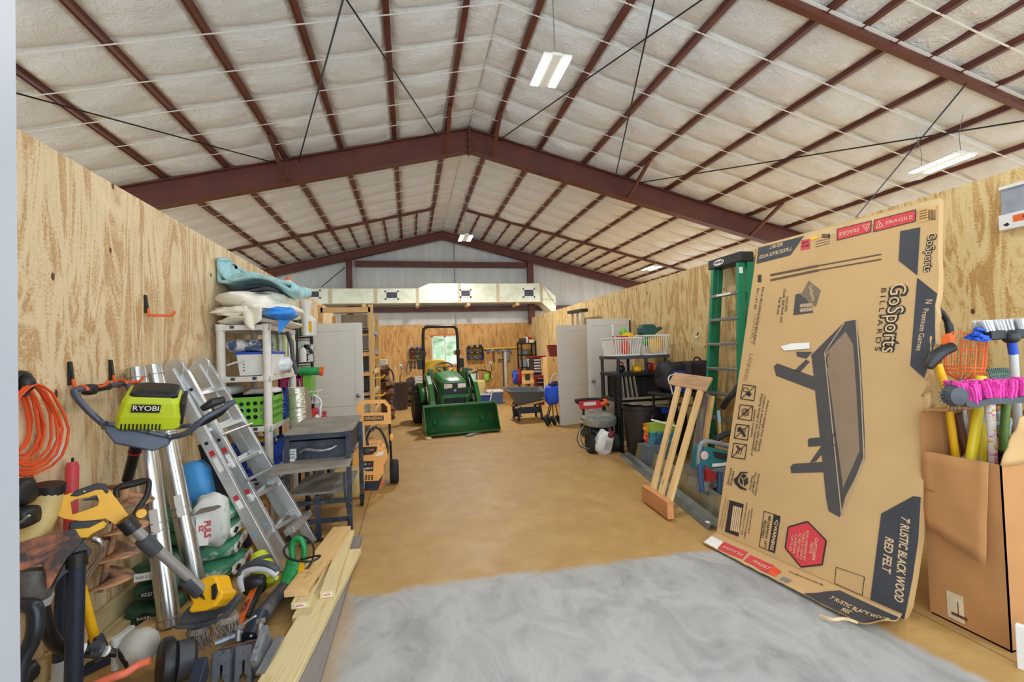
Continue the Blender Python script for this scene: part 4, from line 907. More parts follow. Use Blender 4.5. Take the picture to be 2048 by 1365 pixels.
# third shelf: green crate, blue crate, paper rolls
z=.925
def crate(name,x0,x1,y0,y1,z0,z1,m,label,holes='round',cat='crate',group=None,M=None):
    root=thing(name,label,cat,((x0+x1)/2,(y0+y1)/2,z0),group) if M is None else thing(name,label,cat,tuple(M.translation),group,M=M)
    def face(f0,f1,p,ax,nm):
        """perforated wall between corners; holes are real openings made of strips"""
        mb=MB(); t_=.008; L=f1-f0; H=z1-z0
        def bx(a0,a1,b0,b1):
            if ax=='x': mb.box((a0,p-t_/2,b0),(a1,p+t_/2,b1))
            else: mb.box((p-t_/2,a0,b0),(p+t_/2,a1,b1))
        if holes=='round':
            n=max(3,int(round(L/.062))); m_=3; pw=L/n; r=.021
            from mathutils.geometry import tessellate_polygon
            loops=[[Vector((f0,z0,0)),Vector((f1,z0,0)),Vector((f1,z1,0)),Vector((f0,z1,0))]]
            for i in range(n):
                for j in range(m_):
                    cx=f0+pw*(i+.5); cz=z0+.045+(H-.1)*(j+.5)/m_
                    loops.append([Vector((cx+r*cos(-2*pi*k/10),cz+r*sin(-2*pi*k/10),0)) for k in range(10)])
            al=[q for l_ in loops for q in l_]
            def P3_(v_,o): return (v_.x,p+o,v_.y) if ax=='x' else (p+o,v_.x,v_.y)
            for t3 in tessellate_polygon(loops):
                for o in (-t_/2,t_/2): mb.face([P3_(al[j],o) for j in t3])
            bx(f0-.008,f1+.008,z1-.025,z1+.0)
        else:
            n=max(4,int(L/.035)); bx(f0,f1,z0,z0+.02); bx(f0,f1,z1-.03,z1); bx(f0,f1,(z0+z1)/2-.008,(z0+z1)/2+.008)
            for i in range(n+1):
                a=f0+L*i/n; bx(max(f0,a-.006),min(f1,a+.006),z0,z1)
        return mb.obj(nm,m,root)
    face(x0,x1,y0,'x','side_wall'); face(x0,x1,y1,'x','side_wall'); face(y0,y1,x0,'y','end_wall'); face(y0,y1,x1,'y','end_wall')
    mb=MB(); mb.box((x0,y0,z0),(x1,y1,z0+.01)); mb.obj('crate_floor',m,root)
    return root
gx0=PY(452,800,SY0+.03).x
crate('plastic_crate',gx0-.08,SX1+.03,SY0+.03,SY0+.36,z,z+.29,LGRN,'bright green plastic crate with round holes on the third shelf')
crate('plastic_crate',SX1-.3,SX1+.04,SY0+.4,SY0+.86,z,z+.29,BLUE,'blue plastic crate behind the green one on the third shelf','slot')
mb=MB(); a=PY(453,783,SY0+.06); mb.lathe([(.045,-.02),(.045,.32),(.04,.32),(.03,-.01)],16,frame(a,V(0,1,0),V(1,0,-.6))@RYm(90)@RXm(0)); single('paper_roll',mb,mat('pale_paper_roll',(214,226,218),.6),'pale paper roll sticking out of the green crate','roll',(a.x,a.y,z+.25),smooth=60)
mb=MB(); mb.blob((xm+.1,SY0+.22,z+.3),(.14,.12,.05),16,10,2.2,.45,seed=4); single('white_rag',mb,mat('pinkish_rag',(222,206,208),.8,bump=.5),'crumpled pale pink rag heaped in the green crate','rag',(xm+.1,SY0+.22,z+.25),smooth=70)
mb=MB(); mb.blob((SX1-.06,SY0+.3,z+.29),(.08,.1,.05),16,10,2.2,.4,seed=14); single('white_packet',mb,mat('white_packet',(230,228,230),.5,bump=.4),'white plastic packet at the room end of the green crate','packet',(SX1-.06,SY0+.3,z+.24),smooth=70)
for i in range(4):
    c=V(gx0+.03+.09*i,SY0+.12,z+.11); mb=MB(); mb.blob(c,(.04,.05,.09),12,8,3,.2,seed=i); single('tin',mb,(WHT,BLUE,BLK,WHT)[i],('white tub seen through the crate holes at its wall end','blue packet seen through the green crate holes','black packet seen through the green crate holes','white tub seen through the crate holes at its room end')[i],'packet',(c.x,c.y,z+.01),smooth=60)
# lowest visible shelf: blue crate, clear bottle
z=.425
crate('plastic_crate',SX1-.32,SX1+.05,SY0+.02,SY0+.4,z,z+.34,BLUE,'blue slotted crate on the lowest shelf beside the work cart','slot')
mb=MB(); mb.blob((SX1-.12,SY0+.2,z+.32),(.1,.1,.05),14,8,2.2,.5,seed=2); single('yellow_packet',mb,mat('yellow_purple_packet',(222,176,60),.5),'yellow packet heaped in the lowest blue crate','packet',(SX1-.12,SY0+.2,z+.27),smooth=70)
mb=MB(); mb.lathe([(.03,0),(.05,.015),(.05,.2),(.02,.26),(.02,.3)],14,frame(PY(545,880,SY0+.15),V(0,.0,1),V(0,1,0))@RYm(70)); single('bottle',mb,mat('grey_green_bottle',(110,140,132),.3),'grey green bottle lying under the third shelf board','bottle',tuple(PY(545,890,SY0+.15)),smooth=50)
# ================================================================ middle of the shed
FOIL=NT('crinkled_foil'); v=FOIL.coord(); FOIL.bump(FOIL.noise(v,14,5,.6),.6,.02); FOILM=FOIL.fin(FOIL.ramp(FOIL.noise(v,3,4),(.3,(178,176,160)),(.7,(214,212,196))),.33,.7)
# ---- steel work cart
CTOP=patchy('dust_on_dark_steel',(150,142,130),(122,118,112),4,.4,.65,.7,.1,.1); CST=patchy('worn_blue_black_steel',(66,72,86),(48,52,62),7,.45,.6,.5,.4,.1,(92,92,98))
X0,X1,YF,YB=-1.1,-.51,4.2,5.0
root=thing('work_cart','dusty dark steel work cart with drop leaf beside the pressure washer','cart',((X0+X1)/2,YF,0))
mb=MB(); loft(mb,[[(X0+.04,YF,.88),(X1-.08,YF-.0,.88),(X1,YF+.08,.88),(X1,YB,.9),(X0+.04,YB,.9)],[(X0+.04,YF,.905),(X1-.08,YF,.905),(X1,YF+.08,.905),(X1,YB,.925),(X0+.04,YB,.925)]]); mb.obj('cart_top',CTOP,root,bev=.004)
mb=MB(); mb.box((X0+.05,YF+.01,.835),(X1-.02,YB-.02,.88)); mb.obj('top_frame',CST,root,bev=.004)
mb=MB(); mb.box((X0+.06,YF+.03,.66),(X1-.03,YB-.05,.82)); mb.obj('drawer_box',CST,root,bev=.005)
mb=MB(); p=[PY(600,905,YF),PY(612,900,YF-.03),PY(640,902,YF-.045),PY(662,898,YF-.03),PY(672,892,YF)]; mb.tube(smoothpath(p,5),[.014,.013,.016,.012]*5+[.014],8); mb.obj('drawer_handle',STL,root,smooth=60)
mb=MB(); a,b=PY(566,900,YF+.025),PY(593,918,YF+.025); mb.box((a.x,YF+.02,b.z),(b.x,YF+.031,a.z)); l=mb.obj('data_plate',LGRY,root)
mb=MB()
for i in range(3): mb.box((a.x+.015,YF+.017,b.z+.015+i*.022),(b.x-.015,YF+.02,b.z+.02+i*.022))
mb.obj('plate_print',DGRY,l)
a,b=PY(568,919,YF+.025),PY(590,924,YF+.025); mb=MB(); mb.box((a.x,YF+.02,b.z),(b.x,YF+.031,a.z)); mb.obj('paper_sticker',PAPER,root)
mb=MB(); loft(mb,[[(X0-.05,3.98,.6),(X1-.0,3.98,.625),(X1,YF+.1,.655),(X0+.03,YF+.1,.655)],[(X0-.05,3.98,.625),(X1,3.98,.65),(X1,YF+.1,.672),(X0+.03,YF+.1,.672)]]); mb.obj('front_shelf',CTOP,root,bev=.003)
mb=MB(); mb.box((X0+.05,YF+.1,.335),(X1-.05,YB-.02,.355)); mb.obj('lower_shelf',CTOP,root)
for x,y in ((X1-.03,YF-.03),(X1-.01,YB-.05),(X0+.06,YF+.0),(X0+.06,YB-.05)):
    mb=MB(); zb=.0 if y<YF+.01 else .12; mb.box((x-.02,y-.02,zb),(x+.02,y+.02,.86)); mb.obj('leg',CST,root,bev=.003)
mb=MB(); mb.box((-.82,YF-.03,0),(-.78,YF+.01,.36)); mb.obj('middle_leg',CST,root,bev=.003)
for z in (.14,.3): 
    mb=MB(); mb.bar((X0+.06,YF-.01,z),(X1-.03,YF-.02,z),.03,.035); mb.obj('rail',CST,root,bev=.003)
mb=MB(); mb.tube(smoothpath([PY(688,945,YF-.06),PY(690,985,YF-.07),PY(697,1030,YF-.07),PY(700,1062,YF-.06)],4),.01,6); mb.obj('hanging_chain',CST,root)
for x in (X1-.01,X0+.06):
    mb=MB(); mb.lathe([(.03,-.014),(.055,-.014),(.055,.014),(.03,.014)],16,T(x,YB-.05,.056)@RYm(90)); w_=mb.obj('caster_wheel',RUBR,root,smooth=40)
    mb=MB(); mb.box((x-.022,YB-.075,.06),(x-.017,YB-.025,.13)); mb.box((x+.017,YB-.075,.06),(x+.022,YB-.025,.13)); mb.box((x-.022,YB-.075,.12),(x+.022,YB-.025,.13)); mb.obj('caster_fork',CST,w_)
# things on and by the cart
a=PY(598,858,4.92); b=PY(592,775,5.05); mb=MB()
def fr_(u,v):
    p=a+(b-a)*v; r=.082+.006*noise.noise(Vector((v*40,u*3,1)))+.003*sin(v*160); return p+V(cos(2*pi*u),sin(2*pi*u)*.9,0)*r
mb.grid(fr_,18,60,cu=True); single('foil_duct_roll',mb,FOILM,'crinkled foil duct roll standing at the back of the work cart','duct roll',tuple(a),smooth=80)
c=PY(618,856,4.95); mb=MB(); mb.tube([c,PY(607,780,5.15)],.05,14); single('brown_tube',mb,mat('grey_brown_tube',(128,112,92),.7,bump=.3),'grey brown cylinder leaning beside the foil duct roll','tube',tuple(c),smooth=50)
for px,m,lab in ((649,RED,'small red capped bottle at the back edge of the work cart'),(634,WHT,'small white bottle at the back edge of the work cart')):
    c=PY(px,838,5.06); mb=MB(); mb.lathe([(.03,0),(.034,.01),(.034,.06),(.018,.075),(.018,.09)],12,T(c.x,5.06,.86)); o=single('bottle',mb,m,lab,'bottle',(c.x,5.06,.86),smooth=50)
    mb=MB(); mb.lathe([(.02,.09),(.02,.115)],10,T(c.x,5.06,.86)); mb.obj('cap',RED,o)
c=PY(628,822,5.12); mb=MB(); mb.blob((c.x,5.1,.93),(.05,.05,.08),12,8,3,.3); single('red_blue_pack',mb,patchy('red_blue_pack',(190,40,40),(40,60,140),10,.5,.53),'red and blue packet behind the work cart','packet',(c.x,5.1,.85),smooth=60)
mb=MB(); p=[PY(628,790,5.4),PY(640,800,5.4),PY(642,812,5.4),PY(640,835,5.35),V(PY(640,835,5.35).x,5.35,0)]; mb.tube(smoothpath(p,5),.012,8); single('white_pipe',mb,WHT,'thin white bent pipe standing behind the work cart','pipe',tuple(p[-1]),smooth=60)
# brown boxes and boards below and behind the cart
for x0,x1,y0,y1,h,m,lab in ((-1.02,-.93,5.2,5.26,.85,GREYWD,'grey brown board standing behind the work cart'),(-.86,-.82,5.15,5.3,.8,STL,'pale metal channel standing behind the work cart')):
    mb=MB(); mb.box((x0,y0,0),(x1,y1,h)); single('upright_board',mb,m,lab,'board',((x0+x1)/2,y0,0),bev=.003)
mb=MB(); mb.blob((-.72,5.3,.16),(.2,.14,.16),14,8,4,.12); single('tan_sack',mb,TAN,'tan sack on the floor behind the work cart','sack',(-.72,5.3,0),smooth=60)
mb=MB(); mb.box((-.95,5.5,.0),(-.66,5.75,.46)); single('dark_case',mb,BLK,'black case on the floor behind the work cart','case',(-.8,5.6,0),bev=.01)
# ---- orange pressure washer
YW=5.5
def W_(px,py,dy=0.): return PY(px,py,YW+dy)
PO=mat('washer_orange',(240,172,92),.45,var=.04); PO2=mat('washer_deep_orange',(240,110,40),.45)
root=thing('pressure_washer','orange and black pressure washer with tall handle by the left door','pressure washer',tuple(V(-.42,YW,0)))
def pxpoly(mb,pts,y0,y1,Y0=YW):
    """a slab standing across the shed whose front outline is given in the plane y=Y0"""
    M=Matrix(((1,0,0,0),(0,0,-1,Y0),(0,1,0,0),(0,0,0,1)))
    mb.prism([(PY(px,py,Y0).x,PY(px,py,Y0).z) for px,py in pts],-y1,-y0,M)
mb=MB(); o_=[(712,822),(716,808),(726,801),(770,800),(781,812),(783,848),(726,850),(720,832)]; i_=[(727,826),(728,812),(732,808),(768,807),(775,815),(775,826)]
Mw=Matrix(((1,0,0,0),(0,0,-1,YW),(0,1,0,0),(0,0,0,1)))
def ringw(mb,o,i,y0,y1):
    from mathutils.geometry import tessellate_polygon
    lo=[Vector((W_(*p).x,W_(*p).z,0)) for p in o]; li=[Vector((W_(*p).x,W_(*p).z,0)) for p in i]; al=lo+li
    for t_ in tessellate_polygon([lo,li]):
        mb.face([(al[j].x,YW+y0,al[j].y) for j in t_]); mb.face([(al[j].x,YW+y1,al[j].y) for j in t_][::-1])
    for L_ in (lo,li):
        for j in range(len(L_)): a,b=L_[j],L_[(j+1)%len(L_)]; mb.face([(a.x,YW+y0,a.y),(b.x,YW+y0,b.y),(b.x,YW+y1,b.y),(a.x,YW+y1,a.y)])
ringw(mb,o_,i_,-.02,.02); mb.obj('handle_panel',PO,root)
mb=MB(); pxpoly(mb,[(728,832),(768,831),(768,841),(728,842)],-.026,-.019); s=mb.obj('name_plate',BLK,root)
mb=MB(); c=W_(748,836.5); text_into(mb,'GENERAC',Matrix(((1,0,0,c.x),(0,0,-1,YW-.0275),(0,1,0,c.z),(0,0,0,1))),.05,.95,bold=.012); mb.obj('plate_lettering',PO,s)
for xa in ((779,848,783,935),(722,850,722,900)):
    mb=MB(); mb.tube([W_(xa[0],xa[1],.02),W_(xa[2],xa[3],.04)],.014,8); mb.obj('handle_post',BLKM,root,smooth=50)
mb=MB(); mb.blob(W_(783,875),(.022,.03,.04),10,8,4); mb.obj('hose_hook',PO,root,smooth=50)
mb=MB(); pxpoly(mb,[(706,905),(720,892),(758,889),(764,897),(774,897),(776,915),(768,930),(768,945),(758,960),(704,962)],-.06,.3); mb.obj('engine_shroud',PO,root,bev=.01)
mb=MB(); pxpoly(mb,[(721,893),(755,891),(754,900),(745,907),(721,909)],-.068,-.058); mb.obj('control_panel',BLK,root)
mb=MB(); c=W_(736,899); mb.lathe([(.03,0),(.028,.012)],14,T(c.x,YW-.068,c.z)@RXm(90)); mb.obj('dial',DGRY,root); mb=MB(); c=W_(743,898); mb.box((c.x-.02,YW-.073,c.z-.008),(c.x+.03,YW-.068,c.z+.008)); mb.obj('orange_mark',ORG,root)
mb=MB(); pxpoly(mb,[(722,921),(748,920),(747,940),(722,940)],-.068,-.058); s=mb.obj('maker_plate',BLK,root)
mb=MB(); c=W_(735,935); text_into(mb,'GENERAC',Matrix(((1,0,0,c.x),(0,0,-1,YW-.0695),(0,1,0,c.z),(0,0,0,1))),.03,.95,bold=.02); mb.obj('plate_lettering',PAPER,s)
for px,m in ((732,mat('pale_green_button',(120,160,140),.5)),(740,RED)):
    mb=MB(); c=W_(px,926); mb.lathe([(.014,0),(.014,.008)],12,T(c.x,YW-.066,c.z)@RXm(90)); mb.obj('button',m,s)
mb=MB()
for k in range(4):
    for j in range(3): c=W_(727+k*6,949+j*3.4); mb.box((c.x-.012,YW-.064,c.z-.007),(c.x+.012,YW-.056,c.z+.004))
mb.obj('vent_grille',BLK,root)
mb=MB(); pxpoly(mb,[(750,911),(758,903),(769,901),(766,908)],-.066,-.058); mb.obj('pale_decal',PAPER,root)
mb=MB(); pxpoly(mb,[(722,964),(764,958),(756,980),(724,980)],-.05,.3); mb.obj('engine_base',NAVY,root,bev=.008)
mb=MB(); pxpoly(mb,[(722,980),(757,979),(754,985),(722,987)],-.06,.0); mb.bar(W_(752,985),W_(766,962),.03,.03); mb.obj('front_foot',PO2,root,bev=.004)
mb=MB(); mb.bar(W_(712,966),W_(718,986),.025,.03); mb.obj('front_foot',PO2,root,bev=.004)
for x in (-.22,-.62):
    mb=MB(); mb.lathe([(.08,-.045),(.125,-.05),(.14,-.03),(.14,.03),(.125,.05),(.08,.045)],24,T(x,YW+.2,.14)@RYm(90)); w_=mb.obj('wheel',RUBR,root,smooth=40)
    mb=MB(); mb.lathe([(.02,.02),(.08,.046),(.08,.03)],18,T(x,YW+.2,.14)@RYm(90)); mb.obj('hub',GRY,w_,smooth=40)
mb=MB(); mb.tube(smoothpath([W_(736,892,-.02),W_(734,876),W_(744,858),W_(758,858),W_(770,878),W_(775,900),W_(770,920)],6),.014,8); mb.obj('hose',BLK,root,smooth=60)
mb=MB(); mb.tube(smoothpath([W_(735,855,-.02),W_(745,862,-.03),W_(752,852,-.02)],5),.012,8); mb.obj('spray_gun',DGRY,root,smooth=60)
# ---- doors that stand open into the shed
DOORM=mat('white_painted_door',(214,211,204),.5,var=.02)
def door(name,p0,p1,h,knob_side,label=None):
    p0,p1=V(*p0),V(*p1); x=(p1-p0); L=x.length; M=frame(p0,x,V(0,0,1))
    mb=MB(M); mb.box((0,0,-.0175),(L,h,.0175)); d=struct(mb.obj(name,DOORM,bev=.002))
    mb=MB(M)                                    # raised stiles of the two panel door
    for z0,z1 in ((.017,.024),):
        s=.115
        for lo,hi in (((0,0),(s,h)),((L-s,0),(L,h)),((s,0),(L-s,.2)),((s,.8),(L-s,.96)),((s,h-.12),(L-s,h))): mb.box((lo[0],lo[1],z0),(hi[0],hi[1],z1))
    mb.obj('door_panel_frame',DOORM,d,bev=.003)
    if knob_side is not None:
        kx=.065 if knob_side==0 else L-.065
        mb=MB(M@T(kx,.95,.024)); mb.lathe([(.03,0),(.03,.006),(.012,.012),(.012,.03),(.026,.042),(.028,.055),(.018,.066)],16); mb.obj('door_knob',STL,d,smooth=50)
    return d
door('door_1',(-1.75,7.17,.01),(-.685,7.1,.01),2.03,1)
door('door_2',(2.91,8.76,.01),(3.84,8.98,.01),2.03,None)
d3=door('door_3',(3.1,7.62,.01),(4.0,7.74,.01),2.06,0)
mb=MB(); mb.box((3.965,7.69,1.78),(3.99,7.705,2.04)); mb.obj('hinge_strip',BLK,d3)
# ---- black wire shelf by the left door
root=thing('wire_shelf','black wire shelf between the white plastic shelf and the left door','shelf',(-1.6,6.2,0))
sx0,sx1=PY(560,700,6.05).x,PY(595,700,6.05).x; sx2=PY(622,700,6.3).x
for x,y in ((sx0,6.0),(sx1,6.0),(sx2,6.35),(sx0+.1,6.35)):
    mb=MB(); mb.tube([(x,y,0),(x,y,2.02)],.019,8); mb.obj('post',BLKM,root,smooth=50)
for z in (1.80,1.475,1.34,.95):
    mb=MB(); a=(sx0,6.0,z); b=(sx1,6.0,z); c=(sx2,6.35,z); d=(sx0+.1,6.35,z)
    for p,q_ in ((a,b),(b,c),(c,d),(d,a)): mb.tube([p,q_],.008,6); mb.tube([V(*p)+V(0,0,-.035),V(*q_)+V(0,0,-.035)],.006,6)
    for i in range(1,8): t_=i/8; mb.tube([V(*a).lerp(V(*b),t_),V(*d).lerp(V(*c),t_)],.004,4)
    mb.obj('wire_deck',BLKM,root)
def jug(name,c,r,h,m,label,lab=None,cap=None,grp=None,cat='jug',sq=3.5):
    mb=MB(T(*c)); loft(mb,[[(copysign(abs(cos(2*pi*i/16))**(2/sq),cos(2*pi*i/16))*r*s_,copysign(abs(sin(2*pi*i/16))**(2/sq),sin(2*pi*i/16))*r*.8*s_,z*h) for i in range(16)] for z,s_ in ((0,.92),(.04,1),(.68,1),(.8,.86),(.9,.36),(.93,.3))])
    o=single(name,mb,m,label,cat,c,grp,smooth=45)
    mb=MB(T(*c)); mb.lathe([(r*.36,h*.91),(r*.36,h*1.0)],10); mb.obj('cap',cap or WHT,o,smooth=40)
    if lab:
        mb=MB(T(*c)); mb.box((-r*.8,-r*.83,h*.14),(r*.8,-r*.78,h*.6)); mb.obj('label',lab,o)
    return o
z=1.815
c=PY(602,660,6.1); jug('jug',(c.x-.07,6.12,z),.07,.26,mat('dark_green_jug',(30,74,54),.4),'dark green jug at the front of the wire shelf top','')
c=PY(612,660,6.15); jug('jug',(c.x+.02,6.15,z),.075,.3,WHT,'white jug with a yellow label on the wire shelf',YEL,BLK)
c=PY(621,660,6.28); jug('jug',(c.x,6.28,z),.07,.28,mat('pale_blue_white_jug',(210,216,220),.4),'white jug with a blue label at the right end of the wire shelf',BLUE,YEL)
z=1.49
for px,w_,h,m,lab in ((584,.08,.25,WHT,'white box with purple label at left on the wire shelf'),(603,.075,.27,LGRY,'pale grey box behind the green capped bottle on the wire shelf'),(618,.05,.22,patchy('black_white_box',(40,38,40),(210,208,206),14,.5,.53),'black and white box at right on the wire shelf')):
    c=PY(px,700,6.18); mb=MB(); mb.box((c.x-w_,6.12,z),(c.x+w_,6.26,z+h)); o=single('carton',mb,m,lab,'box',(c.x,6.19,z),'boxes on the wire shelf',bev=.003)
    if m is WHT: mb=MB(); mb.box((c.x-.02,6.115,z+.08),(c.x+.04,6.12,z+.19)); mb.obj('label',mat('purple_label',(70,60,130),.6),o)
c=PY(606,715,6.06); jug('spray_bottle',(c.x,6.06,z),.04,.2,WHT,'small white bottle with green cap on the wire shelf',None,GRN,cat='bottle')
crate('plastic_crate',PY(565,760,6.1).x,PY(607,760,6.1).x,5.98,6.3,1.1,1.32,MAG,'magenta plastic crate on the black wire shelf')
c=PY(616,768,6.2); mb=MB(); mb.box((c.x-.06,6.05,1.05),(c.x+.07,6.32,1.33)); single('green_pack',mb,LGRN,'lime green box beside the magenta crate','box',(c.x,6.2,1.05),bev=.008)
mb=MB(); a=PY(600,742,6.0); b=PY(640,743,6.0); mb.tube([a,b],.05,14); o=single('green_tube',mb,GRN,'green cardboard tube with orange end poking out by the left door','tube',tuple(a),smooth=50)
mb=MB(); mb.tube([b,b+(b-a).normalized()*.035],.056,14); mb.obj('orange_end',ORG,o,smooth=50)
c=PY(618,800,6.1); mb=MB()
for i in range(6): mb.tube([(c.x-.12+.045*i,6.0,.98),(c.x-.13+.05*i,6.02,1.12)],.006,5)
mb.tube([(c.x-.14,6.0,1.12),(c.x+.13,6.0,1.12),(c.x+.13,6.25,1.12),(c.x-.14,6.25,1.12)],.009,6,closed=True); mb.tube([(c.x-.12,6.0,.98),(c.x+.11,6.0,.98),(c.x+.11,6.25,.98),(c.x-.12,6.25,.98)],.007,6,closed=True)
single('wire_basket',mb,WHT,'small white wire basket low on the black wire shelf','basket',(c.x,6.1,.96))
c=PY(577,575,5.2); jug('jug',(c.x,5.2,2.06),.07,.34,mat('ivory_jug',(226,220,208),.5),'tall ivory jug behind the cloth pile on the white shelf','',ORG)
c=PY(597,610,5.75); mb=MB(T(c.x,6.12,1.815)); mb.lathe([(.05,0),(.05,.2),(.055,.3),(.075,.4),(.08,.44)],16); single('white_funnel',mb,WHT,'white tapered cup on top of the black wire shelf','cup',(c.x,6.12,1.815),smooth=50)
# ---- rough lumber rack against the left wall, further in
root=thing('lumber_rack','tall unpainted timber rack of shelves behind the left door','rack',(-1.2,9.6,0))
px_=PY(741,620,9.0).x
for x,y,h in ((px_,9.0,2.52),(-1.6,9.0,2.52),(px_+.0,10.6,2.45),(-1.6,10.6,2.45)):
    mb=MB(); mb.box((x-.045,y-.02,0),(x+.045,y+.02,h)); mb.obj('post',PINE,root,bev=.003)
for z in (2.42,):
    mb=MB(); mb.box((-1.6,8.98,z-.05),(px_,9.02,z+.05),long=0); mb.obj('cross_beam',PINE,root,bev=.003)
for z in (.45,.85,1.25,1.65,2.05):
    mb=MB(); mb.box((-1.6,9.0,z-.02),(px_-.03,10.6,z),long=1); mb.obj('shelf_board',GREYWD,root,bev=.002)
    mb=MB(); mb.box((px_-.02,9.0,z-.07),(px_+.02,10.6,z+.02),long=1); mb.obj('side_rail',(PINE if z<1.5 else GREYWD),root,bev=.002)
for i,(z,m,lab) in enumerate(((1.27,BLK,'black case on a middle shelf of the timber rack'),(.87,BLK,'dark bin on a lower shelf of the timber rack'),(.47,mat('pale_bin',(170,170,150),.6),'pale bin on the bottom shelf of the timber rack'),(1.67,mat('grey_tote',(120,110,104),.6),'grey brown box on an upper shelf of the timber rack'),(2.07,mat('brown_grey_box',(140,122,104),.7),'brown box on the top shelf of the timber rack'))):
    mb=MB(); mb.box((px_-.55,9.1,z),(px_-.07,9.7,z+.27)); single('storage_box',mb,m,lab,'box',(px_-.3,9.4,z),'boxes on the timber rack',bev=.012)
for z in (.78,1.12,1.5):
    mb=MB(); a=V(px_+.05,9.05,z); mb.tube(smoothpath([a,a+V(.12,0,.0),a+V(.18,0,.05)],4),.018,7); mb.obj('yellow_hook',YEL,root,smooth=50)
# ---- brown sack pile, bin, far left corner
SACK=patchy('brown_burlap',(120,84,56),(92,62,42),12,.45,.6,.95,0,.6)
for i in range(7):
    c=PY(766+rr.uniform(-3,3),812-17*i,11.3); mb=MB(); mb.blob((c.x,11.3,.1+.185*i),(.25-.012*i,.24,.11),18,10,2.8,.6,seed=i); single('burlap_sack',mb,SACK,('lowest','second','third','fourth','fifth','sixth','topmost')[i]+' brown burlap bundle, counting up the heap by the timber rack','sack',(c.x,11.3,.0+.185*i),'burlap heap',smooth=60)
c=PY(765,695,11.3); mb=MB(); mb.box((c.x-.1,11.2,1.3),(c.x+.1,11.4,1.45)); single('white_box',mb,WHT,'small white box on top of the burlap heap','box',(c.x,11.3,1.3),bev=.01)
root=thing('trash_can','dark brown trash can holding sticks in the far left corner','trash can',(-.31,13.26,0))
BRC=mat('dark_brown_plastic',(62,46,42),.5)
mb=MB(T(-.31,13.3,0)); mb.lathe([(.2,0),(.205,.02),(.245,.7),(.255,.72),(.262,.76),(.25,.77),(.235,.72),(.19,.05)],24,None,False); mb.lathe([(.19,.03),(.0,.031)],24,None,False); mb.obj('can_body',BRC,root,smooth=40)
for s in (-1,1):
    mb=MB(T(-.31+.25*s,13.3,.66)); mb.box((-.02,-.05,-.02),(.02,.05,.04)); mb.obj('can_handle',BRC,root,bev=.006)
for px0,py0,px1,py1,m,r,lab in ((797,770,790,735,PINE,.012,'left wooden stick standing in the dark brown trash can'),(799,770,795,738,PINE,.01,'right wooden stick standing in the dark brown trash can')):
    mb=MB(); b=PY(px0,py0,13.3)-V(0,0,.5); mb.tube([b,PY(px1,py1,13.4)],r,7); single('stick',mb,m,lab,'stick',tuple(b),'sticks in the trash can')
mb=MB(); p=[PY(786,776,12.7),PY(787,755,12.7),PY(783,742,12.7),PY(776,738,12.7)]; mb.tube([V(p[0].x,12.7,0)]+smoothpath(p,5),.024,9); single('vacuum_hose',mb,NAVY,'dark curved hose standing beside the dark brown trash can','hose',(p[0].x,12.7,0),smooth=60)
for i in range(3):
    c=PY(816+i*2,775-13*i,14.2); mb=MB(); mb.blob((c.x,14.2,.25+.22*i),(.2-.03*i,.2,.15),14,8,2.4,.5,seed=40+i); single('dark_bag',mb,mat('brown_black_bag',(70,50,44),.8,bump=.5),('lowest','middle','top')[i]+' brown bag of the heap between trash can and white chest','bag',(c.x,14.2,.1+.22*i),'brown bags by the far wall',smooth=60)
mb=MB(); mb.box((-.1,13.9,0),(.12,14.5,.12)); single('bag_base_box',mb,BRC,'low dark box under the brown bag heap','box',(0,14.2,0),bev=.01)
# white tool chest
a,b=PY(830,753,14.5),PY(851,753,14.5)
root=thing('tool_chest','white drawer chest standing left of the tractor by the far wall','tool chest',((a.x+b.x)/2,14.6,0))
mb=MB(); mb.box((a.x,14.5,.04),(b.x+.1,15.0,.86)); mb.obj('chest_body',LGRY,root,bev=.006)
for i in range(8): mb=MB(); mb.box((a.x+.04,14.485,.1+.093*i),(b.x+.06,14.5,.175+.093*i)); d=mb.obj('drawer',WHT,root,bev=.003); mb=MB(); mb.box((a.x+.06,14.478,.155+.093*i),(b.x+.04,14.485,.17+.093*i)); mb.obj('drawer_pull',DGRY,d)
# ---- far wall tool racks
def wallrack(x0,x1,z0,z1,n,label,seed):
    root=thing('tool_rack',label,'rack',((x0+x1)/2,YE-.1,z0))
    for x in (x0,x1): mb=MB(); mb.box((x-.012,YE-.2,z0),(x+.012,YE-.01,z1)); mb.obj('rack_side',BLKM,root)
    for i in range(n):
        z=z0+.02+(z1-z0-.04)*i/(n-1); mb=MB(); mb.box((x0,YE-.2,z-.012),(x1,YE-.01,z+.006)); mb.obj('rack_shelf',BLKM,root)
        z=z; r=random.Random(seed+i)
        for k in range(3):
            x=x0+.07+(x1-x0-.14)*k/2; h=r.uniform(.05,.1); mb=MB(); mb.blob((x,YE-.11,z+.006+h/2),(.05,.05,h/2),10,6,3.5,.2,seed=k)
            single('drill',mb,r.choice([RED,BLK,DGRY,GRN,BLUE]),('left','middle','right')[k]+' small power tool on '+('bottom','second','third','top')[i if i<3 else 3]+' shelf of the '+('rack left of the far window' if x0<.6 else 'rack right of the far window'),'power tool',(x,YE-.1,z),'small tools on the far wall racks',smooth=60)
a,b=PY(820,720,YE),PY(849,698,YE); wallrack(a.x,b.x,PY(830,718,YE).z,b.z+.02,3,'black tool rack on the far wall left of the window',1)
a,b=PY(934,720,YE),PY(964,694,YE); wallrack(a.x,b.x,PY(940,720,YE).z,b.z+.0,3,'black tool rack on the far wall right of the window',11)
